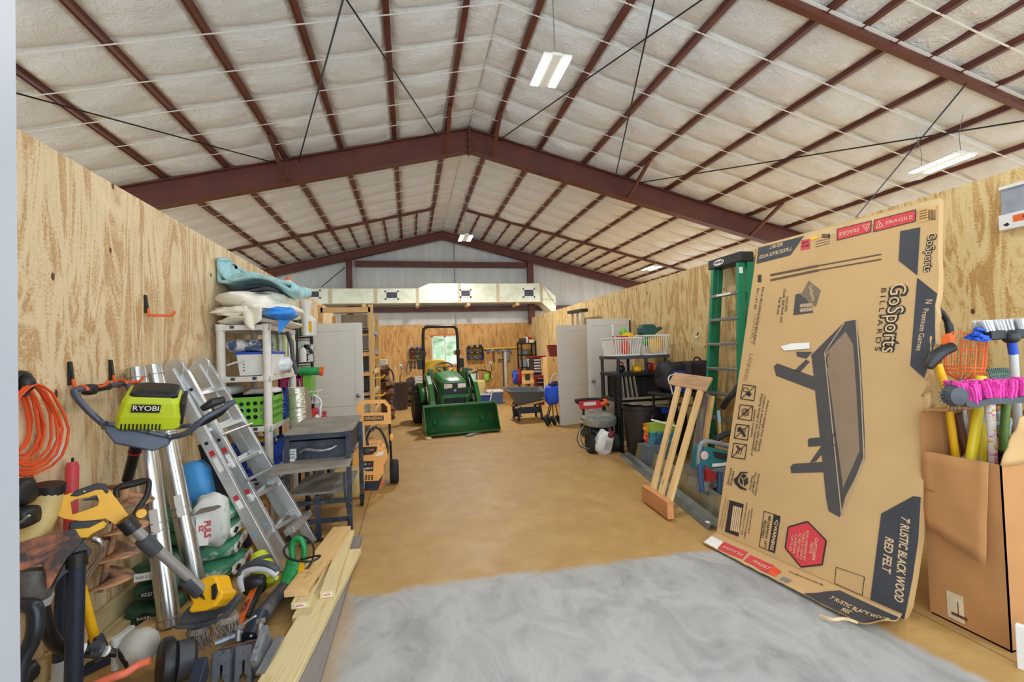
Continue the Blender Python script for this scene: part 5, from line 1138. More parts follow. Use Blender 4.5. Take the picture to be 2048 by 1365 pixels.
for px,lab in ((823,'leftmost dark tool hanging under the left wall rack'),(830,'second dark tool hanging under the left wall rack'),(837,'rightmost dark tool hanging under the left wall rack')):
    mb=MB(); a=PY(px,722,YE-.05); b=PY(px,736,YE-.05); mb.tube([a,b],.02,7); mb.blob(b,(.03,.03,.03),8,6); single('hand_tool',mb,BLK,lab,'hand tool',tuple(b),'tools hanging under the left rack')
mb=MB(); mb.tube(smoothpath([PY(817,722,YE-.06),PY(813,742,YE-.06),PY(816,748,YE-.06),PY(821,742,YE-.06),PY(819,722,YE-.06)],5),.012,6); single('cable_loop',mb,DGRY,'dark cable loop hanging at the far left of the rack','cable',tuple(PY(815,748,YE-.06)))
for px,py,lab in ((802,733,'white outlet on the far wall above the trash can'),(981,727,'white outlet on the far wall under the yellow bar')):
    c=PY(px,py,YE); mb=MB(); mb.box((c.x-.04,YE-.012,c.z-.06),(c.x+.04,YE,c.z+.06)); o=single('outlet',mb,WHT,lab,'outlet',(c.x,YE,c.z-.06),bev=.003); mb=MB(); mb.box((c.x-.015,YE-.05,c.z-.04),(c.x+.015,YE-.012,c.z)); mb.obj('plug',BLK,o)
    mb=MB(); mb.tube(smoothpath([(c.x,YE-.05,c.z-.03),(c.x+.02,YE-.06,c.z-.2),(c.x-.04,YE-.05,c.z-.4),(c.x,YE-.05,c.z-.55)],5),.008,5); mb.obj('cord',BLK,o)
# bar clamps and levels in a row
a,b=PY(967,698,YE-.06),PY(1040,695,YE-.06); mb=MB(); mb.bar(a,b,.03,.05); single('spirit_level',mb,YEL,'long yellow level hung on the far wall','level',tuple(a),bev=.004)
for i,px in enumerate((975,985,996,1007,1018)):
    c=PY(px,701,YE-.11); mb=MB(); mb.box((c.x-.06,YE-.14,c.z-.03),(c.x+.06,YE-.09,c.z+.03)); single('bar_clamp',mb,(BLUE,mat('light_blue_plastic',(110,160,200),.5))[i%2],('first','second','third','fourth','fifth')[i]+' blue clamp head from the left under the yellow level','clamp',(c.x,YE-.1,c.z-.03),'blue clamps under the level',bev=.01)
for px,py1,w_,m,lab in ((987,724,.06,mat('brown_red_bar',(110,60,44),.5),'brown hanging bar under the yellow level'),(1010,777,.09,mat('pale_board',(210,204,180),.6),'long pale board hanging to the floor on the far wall'),(1016,722,.1,STL,'steel square hanging beside the long pale board'),(1005,775,.03,DGRY,'thin dark clamp bar beside the long pale board')):
    a=PY(px,703,YE-.06); b=PY(px,py1,YE-.06); mb=MB(); mb.box((a.x-w_/2,YE-.075,b.z),(a.x+w_/2,YE-.05,a.z),long=2); o=single('hanging_bar',mb,m,lab,'bar',(a.x,YE-.06,b.z),bev=.003)
    if m is DGRY: mb=MB(); c=PY(1003,720,YE-.08); mb.box((c.x-.12,YE-.1,c.z-.02),(c.x+.08,YE-.07,c.z+.02)); mb.obj('clamp_jaw',BLK,o)
# workbench under the window
root=thing('workbench','wooden workbench under the far window behind the tractor','workbench',(1.1,14.8,0))
mb=MB(); mb.box((.62,14.45,.93),(2.15,15.05,.97),long=0); mb.obj('bench_top',PINE,root,bev=.003)
for x in (.68,2.1): mb=MB(); mb.box((x-.04,14.5,0),(x+.04,14.58,.93)); mb.obj('leg',PINE,root)
mb=MB(); mb.box((1.5,14.5,.5),(2.1,14.9,.9)); mb.obj('drawer_unit',LGRY,root,bev=.005)
for i,(x,m,lab) in enumerate(((1.62,WHT,'white tray on the right part of the workbench'),(1.85,DGRY,'dark tool on the right part of the workbench'),(.75,RED,'red toolbox on the left part of the workbench'),(.98,ORG,'orange tool on the left part of the workbench'),(1.3,YEL,'small yellow tool standing at the middle of the workbench'))):
    mb=MB(); mb.box((x-.1,14.55,.972),(x+.1,14.75,1.04+.05*(i>1))); single('bench_item',mb,m,lab,'tool',(x,14.65,.972),bev=.01)
# ---- tractor with front loader
TG=mat('tractor_green',(42,112,52),.35,var=.1); TGD=patchy('muddy_green_steel',(44,104,56),(112,100,72),5,.52,.68,.55,0,.1); TYL=mat('tractor_yellow',(232,186,24),.45)
MT=T(.955,8.52,0)@RZm(7)
root=thing('tractor','green compact tractor with front loader bucket facing the door','tractor',(0,0,0),M=MT)
def tb(name,m,fn,par=root,**k): mb=MB(); fn(mb); return mb.obj(name,m,par,**k)
# bucket: open curved scoop seen from the front
def bk(mb):
    prof=[(0.0,.06),(.02,.045),(.3,.05),(.42,.12),(.46,.26),(.42,.4),(.32,.53),(.28,.55)]
    def fn(u,v):
        i=v*(len(prof)-1); k=min(int(i),len(prof)-2); t_=i-k; y=prof[k][0]*(1-t_)+prof[k+1][0]*t_; z=prof[k][1]*(1-t_)+prof[k+1][1]*t_
        return (-.71+1.42*u,y,z)
    mb.grid(fn,1,21)
bkt=tb('bucket',TGD,bk,smooth=60,sol=.012)
def bk2(mb):
    M=Matrix(((0,0,1,0),(1,0,0,0),(0,1,0,0),(0,0,0,1)))
    for x in (-.715,.7): mb.prism([(-.02,.05),(.3,.05),(.42,.12),(.46,.26),(.42,.4),(.3,.56),(.2,.5),(.04,.14)],x,x+.015,M)
    mb.box((-.72,.27,.53),(.72,.33,.57)); mb.box((-.715,-.02,.04),(.715,.09,.055))
tb('bucket_rim',TG,bk2,bkt,bev=.003)
def hood(mb):
    secs=[]
    for y,w_,z0,z1,c in ((.74,.24,.52,.96,.06),(.78,.26,.5,1.0,.07),(1.0,.275,.5,1.07,.09),(1.35,.285,.5,1.14,.1),(1.62,.28,.52,1.17,.1)):
        secs.append([(-w_,y,z0),(w_,y,z0),(w_,y,z1-c),(w_-c*.6,y,z1-c*.25),(w_*.35,y,z1),(-w_*.35,y,z1),(-w_+c*.6,y,z1-c*.25),(-w_,y,z1-c)])
    loft(mb,secs)
tb('hood',TG,hood,smooth=35)
tb('hood_crease',TG,lambda mb: mb.bar((0,.86,1.03),(0,1.55,1.163),.012,.012))
gr=tb('grille',BLK,lambda mb: (mb.box((-.235,.715,.72),(.235,.75,.95)),mb.box((-.22,.72,.5),(.22,.745,.66))),bev=.01)
LENS=mat('headlight_lens',(236,232,214),.15,.2)
for s in (-1,1): tb('headlight',LENS,lambda mb: mb.prism([(-.085,-.045),(.085,-.035),(.085,.045),(-.085,.05)],0,.02,T(.14*s,.712,.875)@RXm(90)),bev=.006)
tb('round_emblem',STL,lambda mb: mb.lathe([(.026,0),(.026,.012)],14,T(0,.714,.79)@RXm(90)))
tb('bumper',TG,lambda mb: (mb.box((-.27,.66,.64),(.27,.72,.69)),mb.box((-.27,.68,.4),(-.24,.72,.69)),mb.box((.24,.68,.4),(.27,.72,.69)),mb.box((-.27,.66,.36),(.27,.74,.42))),bev=.006)
tb('grille_guard',BLK,lambda mb: [mb.box((-.2+.05*i,.69,.42),(-.185+.05*i,.71,.64)) for i in range(9)])
for s in (-1,1):
    def arm(mb):
        M=Matrix(((0,0,1,.47*s),(1,0,0,0),(0,1,0,0),(0,0,0,1)))
        mb.prism([(.36,.2),(.46,.2),(.62,.6),(.86,.93),(1.1,1.08),(1.42,1.13),(1.42,1.0),(1.14,.95),(.96,.8),(.76,.5)],-.045,.045,M)
    a_=tb('loader_arm',TG,arm,bev=.008)
    tb('arm_cylinder',CHR,lambda mb: mb.tube([(.4*s,.66,.42),(.4*s,1.0,.8)],.022,8),a_,smooth=50); tb('arm_cylinder_body',BLK,lambda mb: mb.tube([(.4*s,.9,.69),(.4*s,1.3,1.12)],.034,8),a_,smooth=50)
    tb('hydraulic_hose',BLK,lambda mb: mb.tube(smoothpath([(.37*s,.7,.5),(.33*s,.72,.7),(.36*s,.85,.85),(.4*s,1.1,1.0)],5),.014,6),a_,smooth=60)
    tb('loader_post',TG,lambda mb: mb.box((.38*s-.05,1.3,.4),(.38*s+.05,1.46,1.22)),bev=.008)
    def wheel(mb,r,w_): mb.lathe([(r*.5,-w_*.5),(r*.9,-w_*.52),(r,-w_*.38),(r,w_*.38),(r*.9,w_*.52),(r*.5,w_*.5)],28,RYm(90))
    def fw(mb): mb.M=T(.44*s,1.0,.24); wheel(mb,.235,.18)
    w_=tb('front_wheel',RUBR,fw,smooth=40)
    def rw(mb):
        mb.M=T(.52*s,2.15,.4); wheel(mb,.4,.27)
        for k in range(20): mb.box((-.13,-.03,.385),(.13,.03,.42),RXm(18*k)@RZm(20))
    w_=tb('rear_wheel',RUBR,rw,smooth=40)
    tb('wheel_rim',TYL,lambda mb: mb.lathe([(.05,.0),(.2,.02),(.21,-.05),(.21,.08)],20,T(.56*s+.05*s,2.15,.4)@RYm(90)),w_,smooth=40)
    tb('fender',TG,lambda mb: mb.grid(lambda u,v:(.42*s+.14*s*u,2.15-.5*cos(pi*(.05+.75*v)),.42+.46*sin(pi*(.05+.75*v))),2,14),smooth=60,sol=.02)
    tb('warning_lamp',mat('amber_lens',(226,110,30),.3),lambda mb: mb.box((.36*s-.05*s,2.12,1.5),(.36*s+.07*s,2.16,1.6)),bev=.008)
    tb('rear_lamp_bracket',BLK,lambda mb: mb.box((.38*s,2.1,1.2),(.38*s+.16*s,2.16,1.42)),bev=.01)
def rops(mb):
    p=[(-.4,2.1,.5),(-.4,2.1,1.95)]+[tuple(V(-.27,2.1,2.04)+V(.13*cos(radians(a)),0,.13*sin(radians(a)))) for a in (150,120,95)]+[tuple(V(.27,2.1,2.04)+V(.13*cos(radians(a)),0,.13*sin(radians(a)))) for a in (85,60,30)]+[(.4,2.1,1.95),(.4,2.1,.5)]
    mb.tube(p,.036,10)
tb('roll_bar',BLKM,rops,smooth=50)
for s in (-1,1): tb('roll_bar_hinge',BLKM,lambda mb: mb.box((.4*s-.045,2.05,1.5),(.4*s+.045,2.15,1.62)),bev=.008)
tb('seat',TYL,lambda mb: (mb.blob((-.13,2.02,1.12),(.27,.09,.3),16,10,3.2),mb.blob((-.13,1.86,.85),(.27,.22,.08),16,8,3.2)),smooth=60)
tb('steering_wheel',BLK,lambda mb: (mb.tube([tuple(V(0,1.66,1.24)+V(.19*cos(a),.15*sin(a),.1*sin(a))) for a in [2*pi*k/24 for k in range(24)]],.017,8,closed=True),mb.bar((-.18,1.66,1.24),(.18,1.66,1.24),.03,.015)),smooth=60)
tb('steering_column',BLK,lambda mb: mb.tube([(0,1.5,1.05),(0,1.66,1.23)],.04,10))
tb('dash',BLK,lambda mb: mb.box((-.26,1.5,.85),(.26,1.66,1.12)),bev=.03)
tb('chassis',BLK,lambda mb: (mb.box((-.22,.8,.25),(.22,2.4,.55)),mb.box((-.42,1.2,.36),(.42,2.1,.42))),bev=.01)
tb('control_lever',BLK,lambda mb: mb.tube([(.33,1.6,1.0),(.36,1.62,1.38)],.012,6)); tb('exhaust_guard',BLK,lambda mb: mb.tube([(.34,1.7,.6),(.42,1.7,1.2)],.03,8))
for i,(px,py,lab) in enumerate(((858,879,'wooden block under the left end of the tractor bucket'),(937,872,'wooden block under the middle of the tractor bucket'),(1001,860,'wooden block under the right end of the tractor bucket'))):
    c=PZ(px,py+2); mb=MB(T(c.x,c.y,0)@RZm((10,-38,20)[i])); mb.box((-.05,-.04,0),(.05,.5,.036)); single('wood_block',mb,PINE if i!=1 else GREYWD,lab,'wood block',(c.x,c.y,0),bev=.003)
# ---- wheelbarrow
WBT=mat('grey_wheelbarrow_tub',(92,96,98),.55,var=.08)
c=V(2.52,9.95,0); root=thing('wheelbarrow','grey tub wheelbarrow right of the tractor','wheelbarrow',tuple(c))
M=T(*c)
mb=MB(M); loft(mb,[[(-.2,-.16,.34),(.2,-.16,.34),(.24,.2,.34),(-.2,.2,.34)],[(-.42,-.34,.66),(.4,-.34,.62),(.45,.36,.68),(-.44,.36,.72)],[(-.46,-.37,.67),(.43,-.37,.63),(.48,.39,.69),(-.48,.39,.73)],[(-.4,-.31,.67),(.37,-.31,.63),(.42,.33,.69),(-.42,.33,.72)],[(-.19,-.13,.36),(.19,-.13,.36),(.22,.17,.36),(-.19,.17,.36)]]); mb.obj('tub',WBT,root,bev=.01)
for y in (-.2,.22):
    mb=MB(M); mb.bar((-.3,y,.3),(.62,y*1.3,.47),.035,.04); mb.obj('handle',PINE,root,bev=.004)
    mb=MB(M); mb.tube([(-.18,y,.33),(-.24,y*1.2,.0)],.028,8); mb.obj('leg',NAVY,root,smooth=50); mb=MB(M); mb.tube([(.26,y,.4),(.3,y*1.2,.0)],.028,8); mb.obj('leg',NAVY,root,smooth=50)
mb=MB(M); mb.box((-.26,-.22,.16),(.3,-.18,.3)); mb.obj('leg_brace',NAVY,root,bev=.01)
mb=MB(M); mb.lathe([(.1,-.05),(.17,-.05),(.18,0),(.17,.05),(.1,.05)],20,T(-.1,.62,.18)@RYm(90)); mb.obj('wheel',RUBR,root,smooth=40)
# ---- blue folding trolley
c=V(2.86,8.98,0); BB=mat('bright_blue_nylon',(34,86,214),.6,bump=.3); root=thing('shopping_trolley','bright blue wheeled bag cart beside the white panel door','trolley',tuple(c))
mb=MB(T(*c)); mb.blob((-.03,0,.62),(.15,.13,.2),18,12,3,.2,seed=2); mb.obj('blue_bag',BB,root,smooth=60)
mb=MB(T(*c)); mb.blob((.02,.0,.84),(.12,.09,.05),14,8,2.5,.3); mb.obj('bag_flap',NAVY,root,smooth=60)
mb=MB(T(*c)); mb.tube(smoothpath([(-.06,0,.85),(-.0,.02,1.0),(.06,.02,1.04),(.1,.02,1.0),(.08,.0,.84)],5),.014,7); mb.obj('handle',LGRY,root,smooth=60)
for i,(x,y) in enumerate(((-.2,-.1),(-.06,-.14),(.08,-.05),(-.1,.1))):
    mb=MB(T(*c)); mb.lathe([(.05,-.02),(.1,-.022),(.105,0),(.1,.022),(.05,.02)],18,T(x,y,.105)@RYm(70)); w_=mb.obj('wheel',RUBR,root,smooth=40); mb=MB(T(*c)); mb.lathe([(.01,-.012),(.06,-.014),(.06,.014),(.01,.012)],14,T(x,y,.105)@RYm(70)); mb.obj('hub',LGRY,w_)
    mb=MB(T(*c)); mb.tube([(x,y,.11),(x*.4,0,.46)],.012,6); mb.obj('frame_tube',BLKM,root)
# ---- far right corner: shelving, chests, coolers
x0,x1=PY(1040,700,14.5).x,4.0
root=thing('steel_shelving','black shelving in the far right corner','shelf',((x0+x1)/2,14.6,0))
for x in (x0,x1):
    for y in (14.3,14.8): mb=MB(); mb.box((x-.02,y-.02,0),(x+.02,y+.02,1.85)); mb.obj('post',BLKM,root)
zs=[1.8,1.42,1.02,.5]
for z in zs: mb=MB(); mb.box((x0,14.28,z-.03),(x1,14.82,z)); mb.obj('shelf_board',BLKM,root)
for i,(x,z,w_,h,m,lab) in enumerate(((x0+.08,zs[0],.1,.16,BRC,'dark bin at left on top of the corner shelving'),(x0+.22,zs[0],.05,.2,WHT,'white jug on top of the corner shelving'),(x0+.33,zs[0],.11,.1,mat('cream_box',(222,214,186),.6),'cream box on top of the corner shelving'),(x0+.3,zs[0]+.101,.07,.1,RED,'red box on the cream box of the corner shelving'),(x0+.1,zs[1],.1,.14,mat('blue_grey_box',(90,104,120),.5),'blue grey case on the second corner shelf'),(x0+.33,zs[2],.13,.26,WHT,'white drawer box with dark drawers on the corner shelving'),(x0+.08,zs[2],.08,.22,mat('clear_grey_bin',(140,146,150),.3),'clear grey bin on the third corner shelf'),(x0+.3,zs[3],.14,.2,DGRY,'dark grey case low on the corner shelving'))):
    mb=MB(); mb.box((x-w_,14.32,z),(x+w_,14.6,z+h)); o=single('storage_box',mb,m,lab,'box',(x,14.45,z),bev=.008)
    if i==5:
        for k in range(3): mb=MB(); mb.box((x-w_+.03,14.31,z+.03+.075*k),(x+w_-.03,14.322,z+.08+.075*k)); mb.obj('drawer',NAVY,o)
c=PY(1082,800,12.6)
root=thing('tool_chest','red roller tool chest beside the wheelbarrow','tool chest',(c.x,12.6,0))
mb=MB(); mb.box((c.x-.2,12.4,.0),(c.x+.22,12.9,.82)); mb.obj('chest_body',mat('dark_red_steel',(150,26,40),.35,.2),root,bev=.008)
for i in range(6): mb=MB(); mb.box((c.x-.17,12.388,.1+.115*i),(c.x+.1,12.4,.19+.115*i)); d=mb.obj('drawer',BLK,root,bev=.003); mb=MB(); mb.box((c.x-.14,12.38,.165+.115*i),(c.x+.07,12.39,.18+.115*i)); mb.obj('drawer_pull',LGRY,d)
c=PY(1089,740,13.2); c.x=min(c.x,3.68)
root=thing('tool_cabinet','tall black and red drawer cabinet behind the red chest','tool chest',(c.x,13.2,0))
mb=MB(); mb.box((c.x-.12,13.05,0),(c.x+.12,13.5,1.32)); mb.obj('cabinet_body',BLK,root,bev=.006)
mb=MB(); mb.box((c.x-.12,13.05,1.322),(c.x+.3,13.5,1.38)); mb.obj('cabinet_top',mat('dark_red_steel',(150,26,40)),root,bev=.006)
for i in range(5): mb=MB(); mb.box((c.x-.09,13.04,.9+.085*i),(c.x+.1,13.05,.945+.085*i)); mb.obj('drawer',LGRY,root)
mb=MB(); mb.box((c.x+.14,12.6,0),(c.x+.34,13.03,1.15)); single('wood_cabinet',mb,PINE,'plain wooden cabinet between the drawer cabinet and the panel door','cabinet',(c.x+.24,12.8,0),bev=.006)
c=PY(1107,700,12.0); c.x=min(c.x,3.82); mb=MB(T(c.x,12,1.36)); mb.prism([(-.08,0),(.1,0),(.1,.32),(-.14,.32)],0,.2,RXm(90)); single('red_bin',mb,mat('dark_red_plastic',(110,24,28),.5),'dark red tapered bin above the drawer cabinet by the panel door','bin',(c.x,12,1.36),bev=.006)
mb=MB(); mb.box((c.x-.2,11.8,0),(c.x+.2,12.2,1.355)); single('wood_stand',mb,PINE,'wooden stand under the dark red bin','stand',(c.x,12,0),bev=.006)
# step stool of pine
c=PY(1056,780,12.4); root=thing('pine_stool','pine sawhorse standing behind the wheelbarrow','sawhorse',(c.x,12.4,0))
for dx in (-.12,.12): mb=MB(); mb.box((c.x+dx-.045,12.38,0),(c.x+dx+.045,12.42,.98)); mb.obj('leg',PINE,root,bev=.003)
for z in (.62,.9): mb=MB(); mb.box((c.x-.17,12.34,z),(c.x+.17,12.38,z+.09)); mb.obj('cross_board',PINE,root,bev=.003)
for px,m,lab in ((1031,BLUE,'blue bag hanging left on the corner shelving'),(1038,RED,'red bag hanging in front of the corner shelving')):
    c=PY(px,755,14.19); mb=MB(); mb.blob((c.x,14.19,c.z),(.11,.1,.22),12,10,2.6,.3,seed=px); single('hanging_bag',mb,m,lab,'bag',(c.x,14.17,c.z-.22),smooth=60)
mb=MB(); mb.tube(smoothpath([(PY(1030,752,13.4).x,13.4,PY(1030,752,13.4).z),PY(1020,770,13.2),PY(1012,783,13.1),PZ(1020,812,.01)],6),.01,6); single('orange_cord',mb,ORG,'thin orange cord running down behind the wheelbarrow','cord',tuple(PZ(1020,812)),smooth=60)
c=V(2.43,13.36,0); root=thing('cooler','blue and grey cooler with white lid by the far wall','cooler',tuple(c))
mb=MB(T(*c)); loft(mb,[[(-.2,-.15,0),(.2,-.15,0),(.2,.15,0),(-.2,.15,0)],[(-.23,-.17,.34),(.23,-.17,.34),(.23,.17,.34),(-.23,.17,.34)]]); mb.obj('cooler_body',mat('grey_blue_plastic',(70,92,130),.5),root,bev=.015)
mb=MB(T(*c)); mb.box((-.24,-.18,.342),(.24,.18,.42)); mb.obj('lid',WHT,root,bev=.02)
c=V(2.02,12.9,0); root=thing('blue_cart','blue wire cart beside the tractor bucket','cart',tuple(c))
mb=MB(T(*c)); mb.box((-.2,-.15,.0),(.2,.15,.32)); mb.obj('cart_body',mat('deep_blue',(20,50,130),.5),root,bev=.02)
mb=MB(T(*c)); mb.tube([(-.2,-.16,.34),(.2,-.16,.34),(.2,.16,.34),(-.2,.16,.34)],.014,6,closed=True); mb.tube([(.14,-.17,.1),(.2,-.17,.3),(.22,-.17,.5)],.02,7); mb.obj('cart_rail',LGRY,root)
c=V(2.08,13.9,0); root=thing('lawn_mower','lime and tan machine with black arched handle by the far wall','mower',tuple(c))
mb=MB(T(*c)); mb.box((-.3,-.2,.0),(.15,.2,.7)); mb.obj('machine_body',TAN,root,bev=.05)
mb=MB(T(*c)); mb.blob((.22,0,.76),(.08,.1,.14),12,8,3); mb.obj('lime_part',LGRN,root,smooth=50)
mb=MB(T(*c)); mb.tube(smoothpath([(-.38,-.1,.84),(-.1,-.1,.98),(.05,-.1,1.0),(.3,-.1,.92),(.3,-.1,.75)],5),.02,8); mb.obj('arched_handle',BLKM,root,smooth=60)
# ---- foil faced duct along the far wall
YD=14.15; DF=NT('duct_foil'); v=DF.coord(); n=DF.noise(v,2.5,5,.5); DF.bump(DF.noise(v,9,4,1),.35,.02); DFM=DF.fin(DF.ramp(n,(.3,(206,206,176)),(.55,(226,228,206)),(.75,(214,214,184))),.38,.35)
xa=PY(560,590,YD).x; xb=PY(835,590,YD).x; xb2=PY(858,590,YD).x; xc=PY(1082,590,YD).x; xd=PY(1111,590,YD).x
zb_=PY(900,606,YD).z; zt1=PY(740,577,YD).z; zt2=PY(950,567,YD).z
root=thing('air_duct','foil faced rectangular air duct across the far wall','duct',((xa+xc)/2,YD,zb_))
Md=Matrix(((1,0,0,0),(0,0,-1,YD),(0,1,0,0),(0,0,0,1)))
mb=MB(); mb.prism([(xa,zb_),(xc,zb_),(xd,PY(1111,632,YD).z),(xd,PY(1111,592,YD).z),(xc,zt2),(xb2,zt2),(xb,zt1),(xa,zt1)],-.6,0,Md); mb.obj('duct_body',DFM,root,bev=.01)
tp_=mat('foil_tape',(196,180,150),.5,.3,.25,30)
for px in (660,751,835,919,996,1083):
    x=PY(px,590,YD).x; zt_=zt1 if px<840 else zt2; mb=MB(); mb.box((x-.05,YD-.006,zb_-.004),(x+.05,YD,zt_)); mb.obj('tape_joint',tp_,root)
mb=MB(); mb.bar(V(xc,YD-.012,zt2),V(xc+.02,YD-.012,zb_),.02,.03,(0,1,0)); mb.bar(V(xc,YD-.012,zt2),V(xd,YD-.012,PY(1111,610,YD).z),.02,.03,(0,1,0)); mb.bar(V(xc,YD-.012,zb_+.1),V(xd,YD-.012,PY(1111,600,YD).z),.02,.03,(0,1,0)); mb.obj('elbow_seam',tp_,root)
for px0,px1,py0,py1 in ((615,642,580,598),(769,798,582,600),(919,943,579,596),(1045,1070,577,596)):
    a,b=PY(px0,py0,YD),PY(px1,py1,YD); mb=MB(); w_=.05
    for lo,hi in (((a.x,b.z),(a.x+w_,a.z)),((b.x-w_,b.z),(b.x,a.z)),((a.x,b.z),(b.x,b.z+w_)),((a.x,a.z-w_),(b.x,a.z))): mb.box((lo[0],YD-.03,lo[1]),(hi[0],YD,hi[1]))
    f=mb.obj('vent_frame',WHT,root,bev=.004)
    mb=MB(); mb.box((a.x+w_,YD-.012,b.z+w_),(b.x-w_,YD-.004,a.z-w_)); 
    for k in range(4): z=b.z+w_+(a.z-b.z-2*w_)*(k+.5)/4; mb.box((a.x+w_,YD-.024,z-.004),(b.x-w_,YD-.012,z+.004))
    mb.obj('vent_louvre',DGRY,f)
for px in (728,835,937,1035):
    c=PY(px,606,YD); mb=MB(); mb.box((c.x-.05,YD-.02,zb_-.1),(c.x+.05,YD+.6,zb_-.01)); mb.obj('support_block',PINE,root)
# ---- hanging lights
GLOW=glow('led_strip',(255,255,250),5.)
def highbay(px,py,Yd,rot,label,watt,wire=False):
    c=PY(px,py,Yd); root=thing('overhead_light',label,'ceiling light',tuple(c),'hanging lights')
    M=T(*c)@RZm(rot)
    mb=MB(M); mb.box((-.16,-.29,.0),(.16,.29,.022)); mb.box((-.055,-.25,.022),(.055,.25,.06)); mb.obj('lamp_body',WHT,root,bev=.004)
    for s in (-1,1):
        mb=MB(M); mb.box((s*.11-.042,-.27,-.012),(s*.11+.042,.27,-.001)); mb.obj('led_panel',GLOW,root)
    zt_=rz(c.x)-.04
    if not wire:
        for s in (-1,1): mb=MB(); mb.tube([M@V(.03*s,-.18,.05),V(c.x,c.y-.18,c.z+.2)],.003,4); mb.obj('hanger_wire',STL,root)
        mb=MB(); mb.tube([(c.x,c.y-.18,c.z+.18),(c.x,c.y-.18,zt_)],.006,5); mb.obj('hanging_chain',STL,root)
    else:
        for s in (-1,1): mb=MB(); mb.tube([M@V(0,.24*s,.05),V(c.x+.05*s,c.y+.24*s,c.z+.25),V(c.x,c.y+.26*s,rz(c.x)-.04)],.004,4); mb.obj('hanging_chain',STL,root)
    l=bpy.data.lights.new('lamp_glow','AREA'); l.shape='RECTANGLE'; l.size=.3; l.size_y=.55; l.energy=watt; l.color=(1,.97,.93)
    o=bpy.data.objects.new('lamp_glow',l); o.parent=root; o.location=(0,0,-.02); COL.objects.link(o)
highbay(1100,144,4.75,0,'white twin strip high bay light hanging nearest the camera',50)
highbay(1881,328,4.3,-8,'twin strip light hanging above the right plywood wall nearby',45,wire=True)
highbay(931,477,11.2,0,'farthest twin strip light hanging near the far ridge',190)
highbay(1303,537,11.3,0,'small distant twin strip light above the right plywood wall',190,wire=True)
# ================================================================ right side, from the doors to the camera
# ---- red pressure washer and white sack by door 3
c=V(2.75,6.5,0); root=thing('pressure_washer','old red and black pressure washer standing before the white doors','pressure washer',tuple(c))
M=T(*c)
mb=MB(M); mb.lathe([(.26,.42),(.27,.45),(.27,.52),(.24,.55),(.1,.57)],26,T(0,0,0)@RXm(8)); mb.obj('round_top',patchy('dusty_grey_cover',(112,112,108),(150,146,130),6,.45,.6),root,smooth=40)
mb=MB(M); mb.tube([tuple(V(.275*cos(a),.275*sin(a),.435-.035*sin(a))) for a in [2*pi*k/30 for k in range(30)]],.016,7,closed=True); mb.obj('bright_rim',CHR,root,smooth=60)
mb=MB(M); loft(mb,[rect(-.2,.2,.16,.42,-.16,.04),rect(-.2,.2,.16,.42,.2,.04)]); mb.obj('engine_block',BLKM,root,bev=.02)
for i,(x,z,r) in enumerate(((-.1,.3,.03),(.02,.27,.04),(.11,.33,.03))): mb=MB(M); mb.lathe([(r,0),(r*.8,.05)],12,T(x,-.16,z)@RXm(90)); mb.obj('engine_fitting',CHR if i!=1 else STL,root,smooth=50)
mb=MB(M); mb.tube(smoothpath([(-.3,-.08,.72),(-.36,-.1,.76),(-.34,-.1,.78),(-.02,-.1,.78),(.06,-.1,.74),(.22,.06,.66)],5),.02,8); mb.tube([(-.31,-.08,.73),(-.24,-.08,.62),(-.22,0,.5)],.02,7); mb.obj('black_handle',BLK,root,smooth=60)
mb=MB(M); mb.prism([(-.3,.64),(.05,.64),(.08,.76),(-.33,.77)],.09,.11,RXm(90)); mb.obj('red_handle_panel',RED,root,bev=.004)
mb=MB(M); mb.box((-.25,-.114,.69),(-.05,-.11,.74)); mb.obj('panel_label',LGRY,root); 
mb=MB(M); mb.blob((.08,-.08,.72),(.07,.04,.05),10,8,2.5,.4); mb.obj('red_clips',ORG,root,smooth=50)
for x in (-.17,.2): mb=MB(M); mb.lathe([(.06,-.05),(.13,-.06),(.14,-.03),(.14,.03),(.13,.06),(.06,.05)],22,T(x,-.18,.14)@RYm(90)); mb.obj('wheel',RUBR,root,smooth=40)
for i in range(3): mb=MB(M); mb.tube(smoothpath([(-.2,-.1,.45),(-.33-.02*i,-.16,.3),(-.3-.03*i,-.18,.12),(-.16,-.2,.05)],6),.006,5); mb.obj('thin_cable',(BLK,mat('pale_cable',(190,180,160),.5),BLK)[i],root)
for x in (-.2,-.05): mb=MB(M); mb.tube([(x,-.16,.46),(x+.02,-.2,.14)],.014,7); mb.obj('frame_tube',BLKM,root)
c=PZ(1214,912,.0)+V(0,.1,0); mb=MB(T(c.x,c.y,.17)@RYm(10)@RXm(10)); mb.blob((0,0,0),(.125,.07,.19),18,12,3,.25,seed=3); o=single('white_sack',mb,patchy('white_printed_sack',(222,220,216),(204,204,204),6,.5,.55,.6,0,.2),'white printed sack leaning on the old pressure washer wheel','sack',(c.x,c.y,0),smooth=70)
mb=MB(T(c.x,c.y,.17)@RYm(10)@RXm(10)@T(.03,-.072,-.01)@RXm(90)); mb.prism([(-.05,-.09),(.06,-.09),(.07,.07),(-.04,.08)],-.006,.004); e=mb.obj('grey_label',LGRY,o)
mb=MB(T(c.x,c.y,.17)@RYm(10)@RXm(10)@T(.03,-.076,-.01)@RXm(90))
for k in range(6): mb.box((-.03,-.06+.02*k,0),(.05,-.054+.02*k,.002))
mb.obj('label_print',GRY,e)
mb=MB(T(c.x,c.y,.17)@RYm(10)@RXm(10)); mb.blob((.06,-.03,.14),(.06,.05,.05),12,8,2.5,.3); mb.obj('maroon_corner',mat('maroon_print',(110,36,48),.5),o,smooth=60)
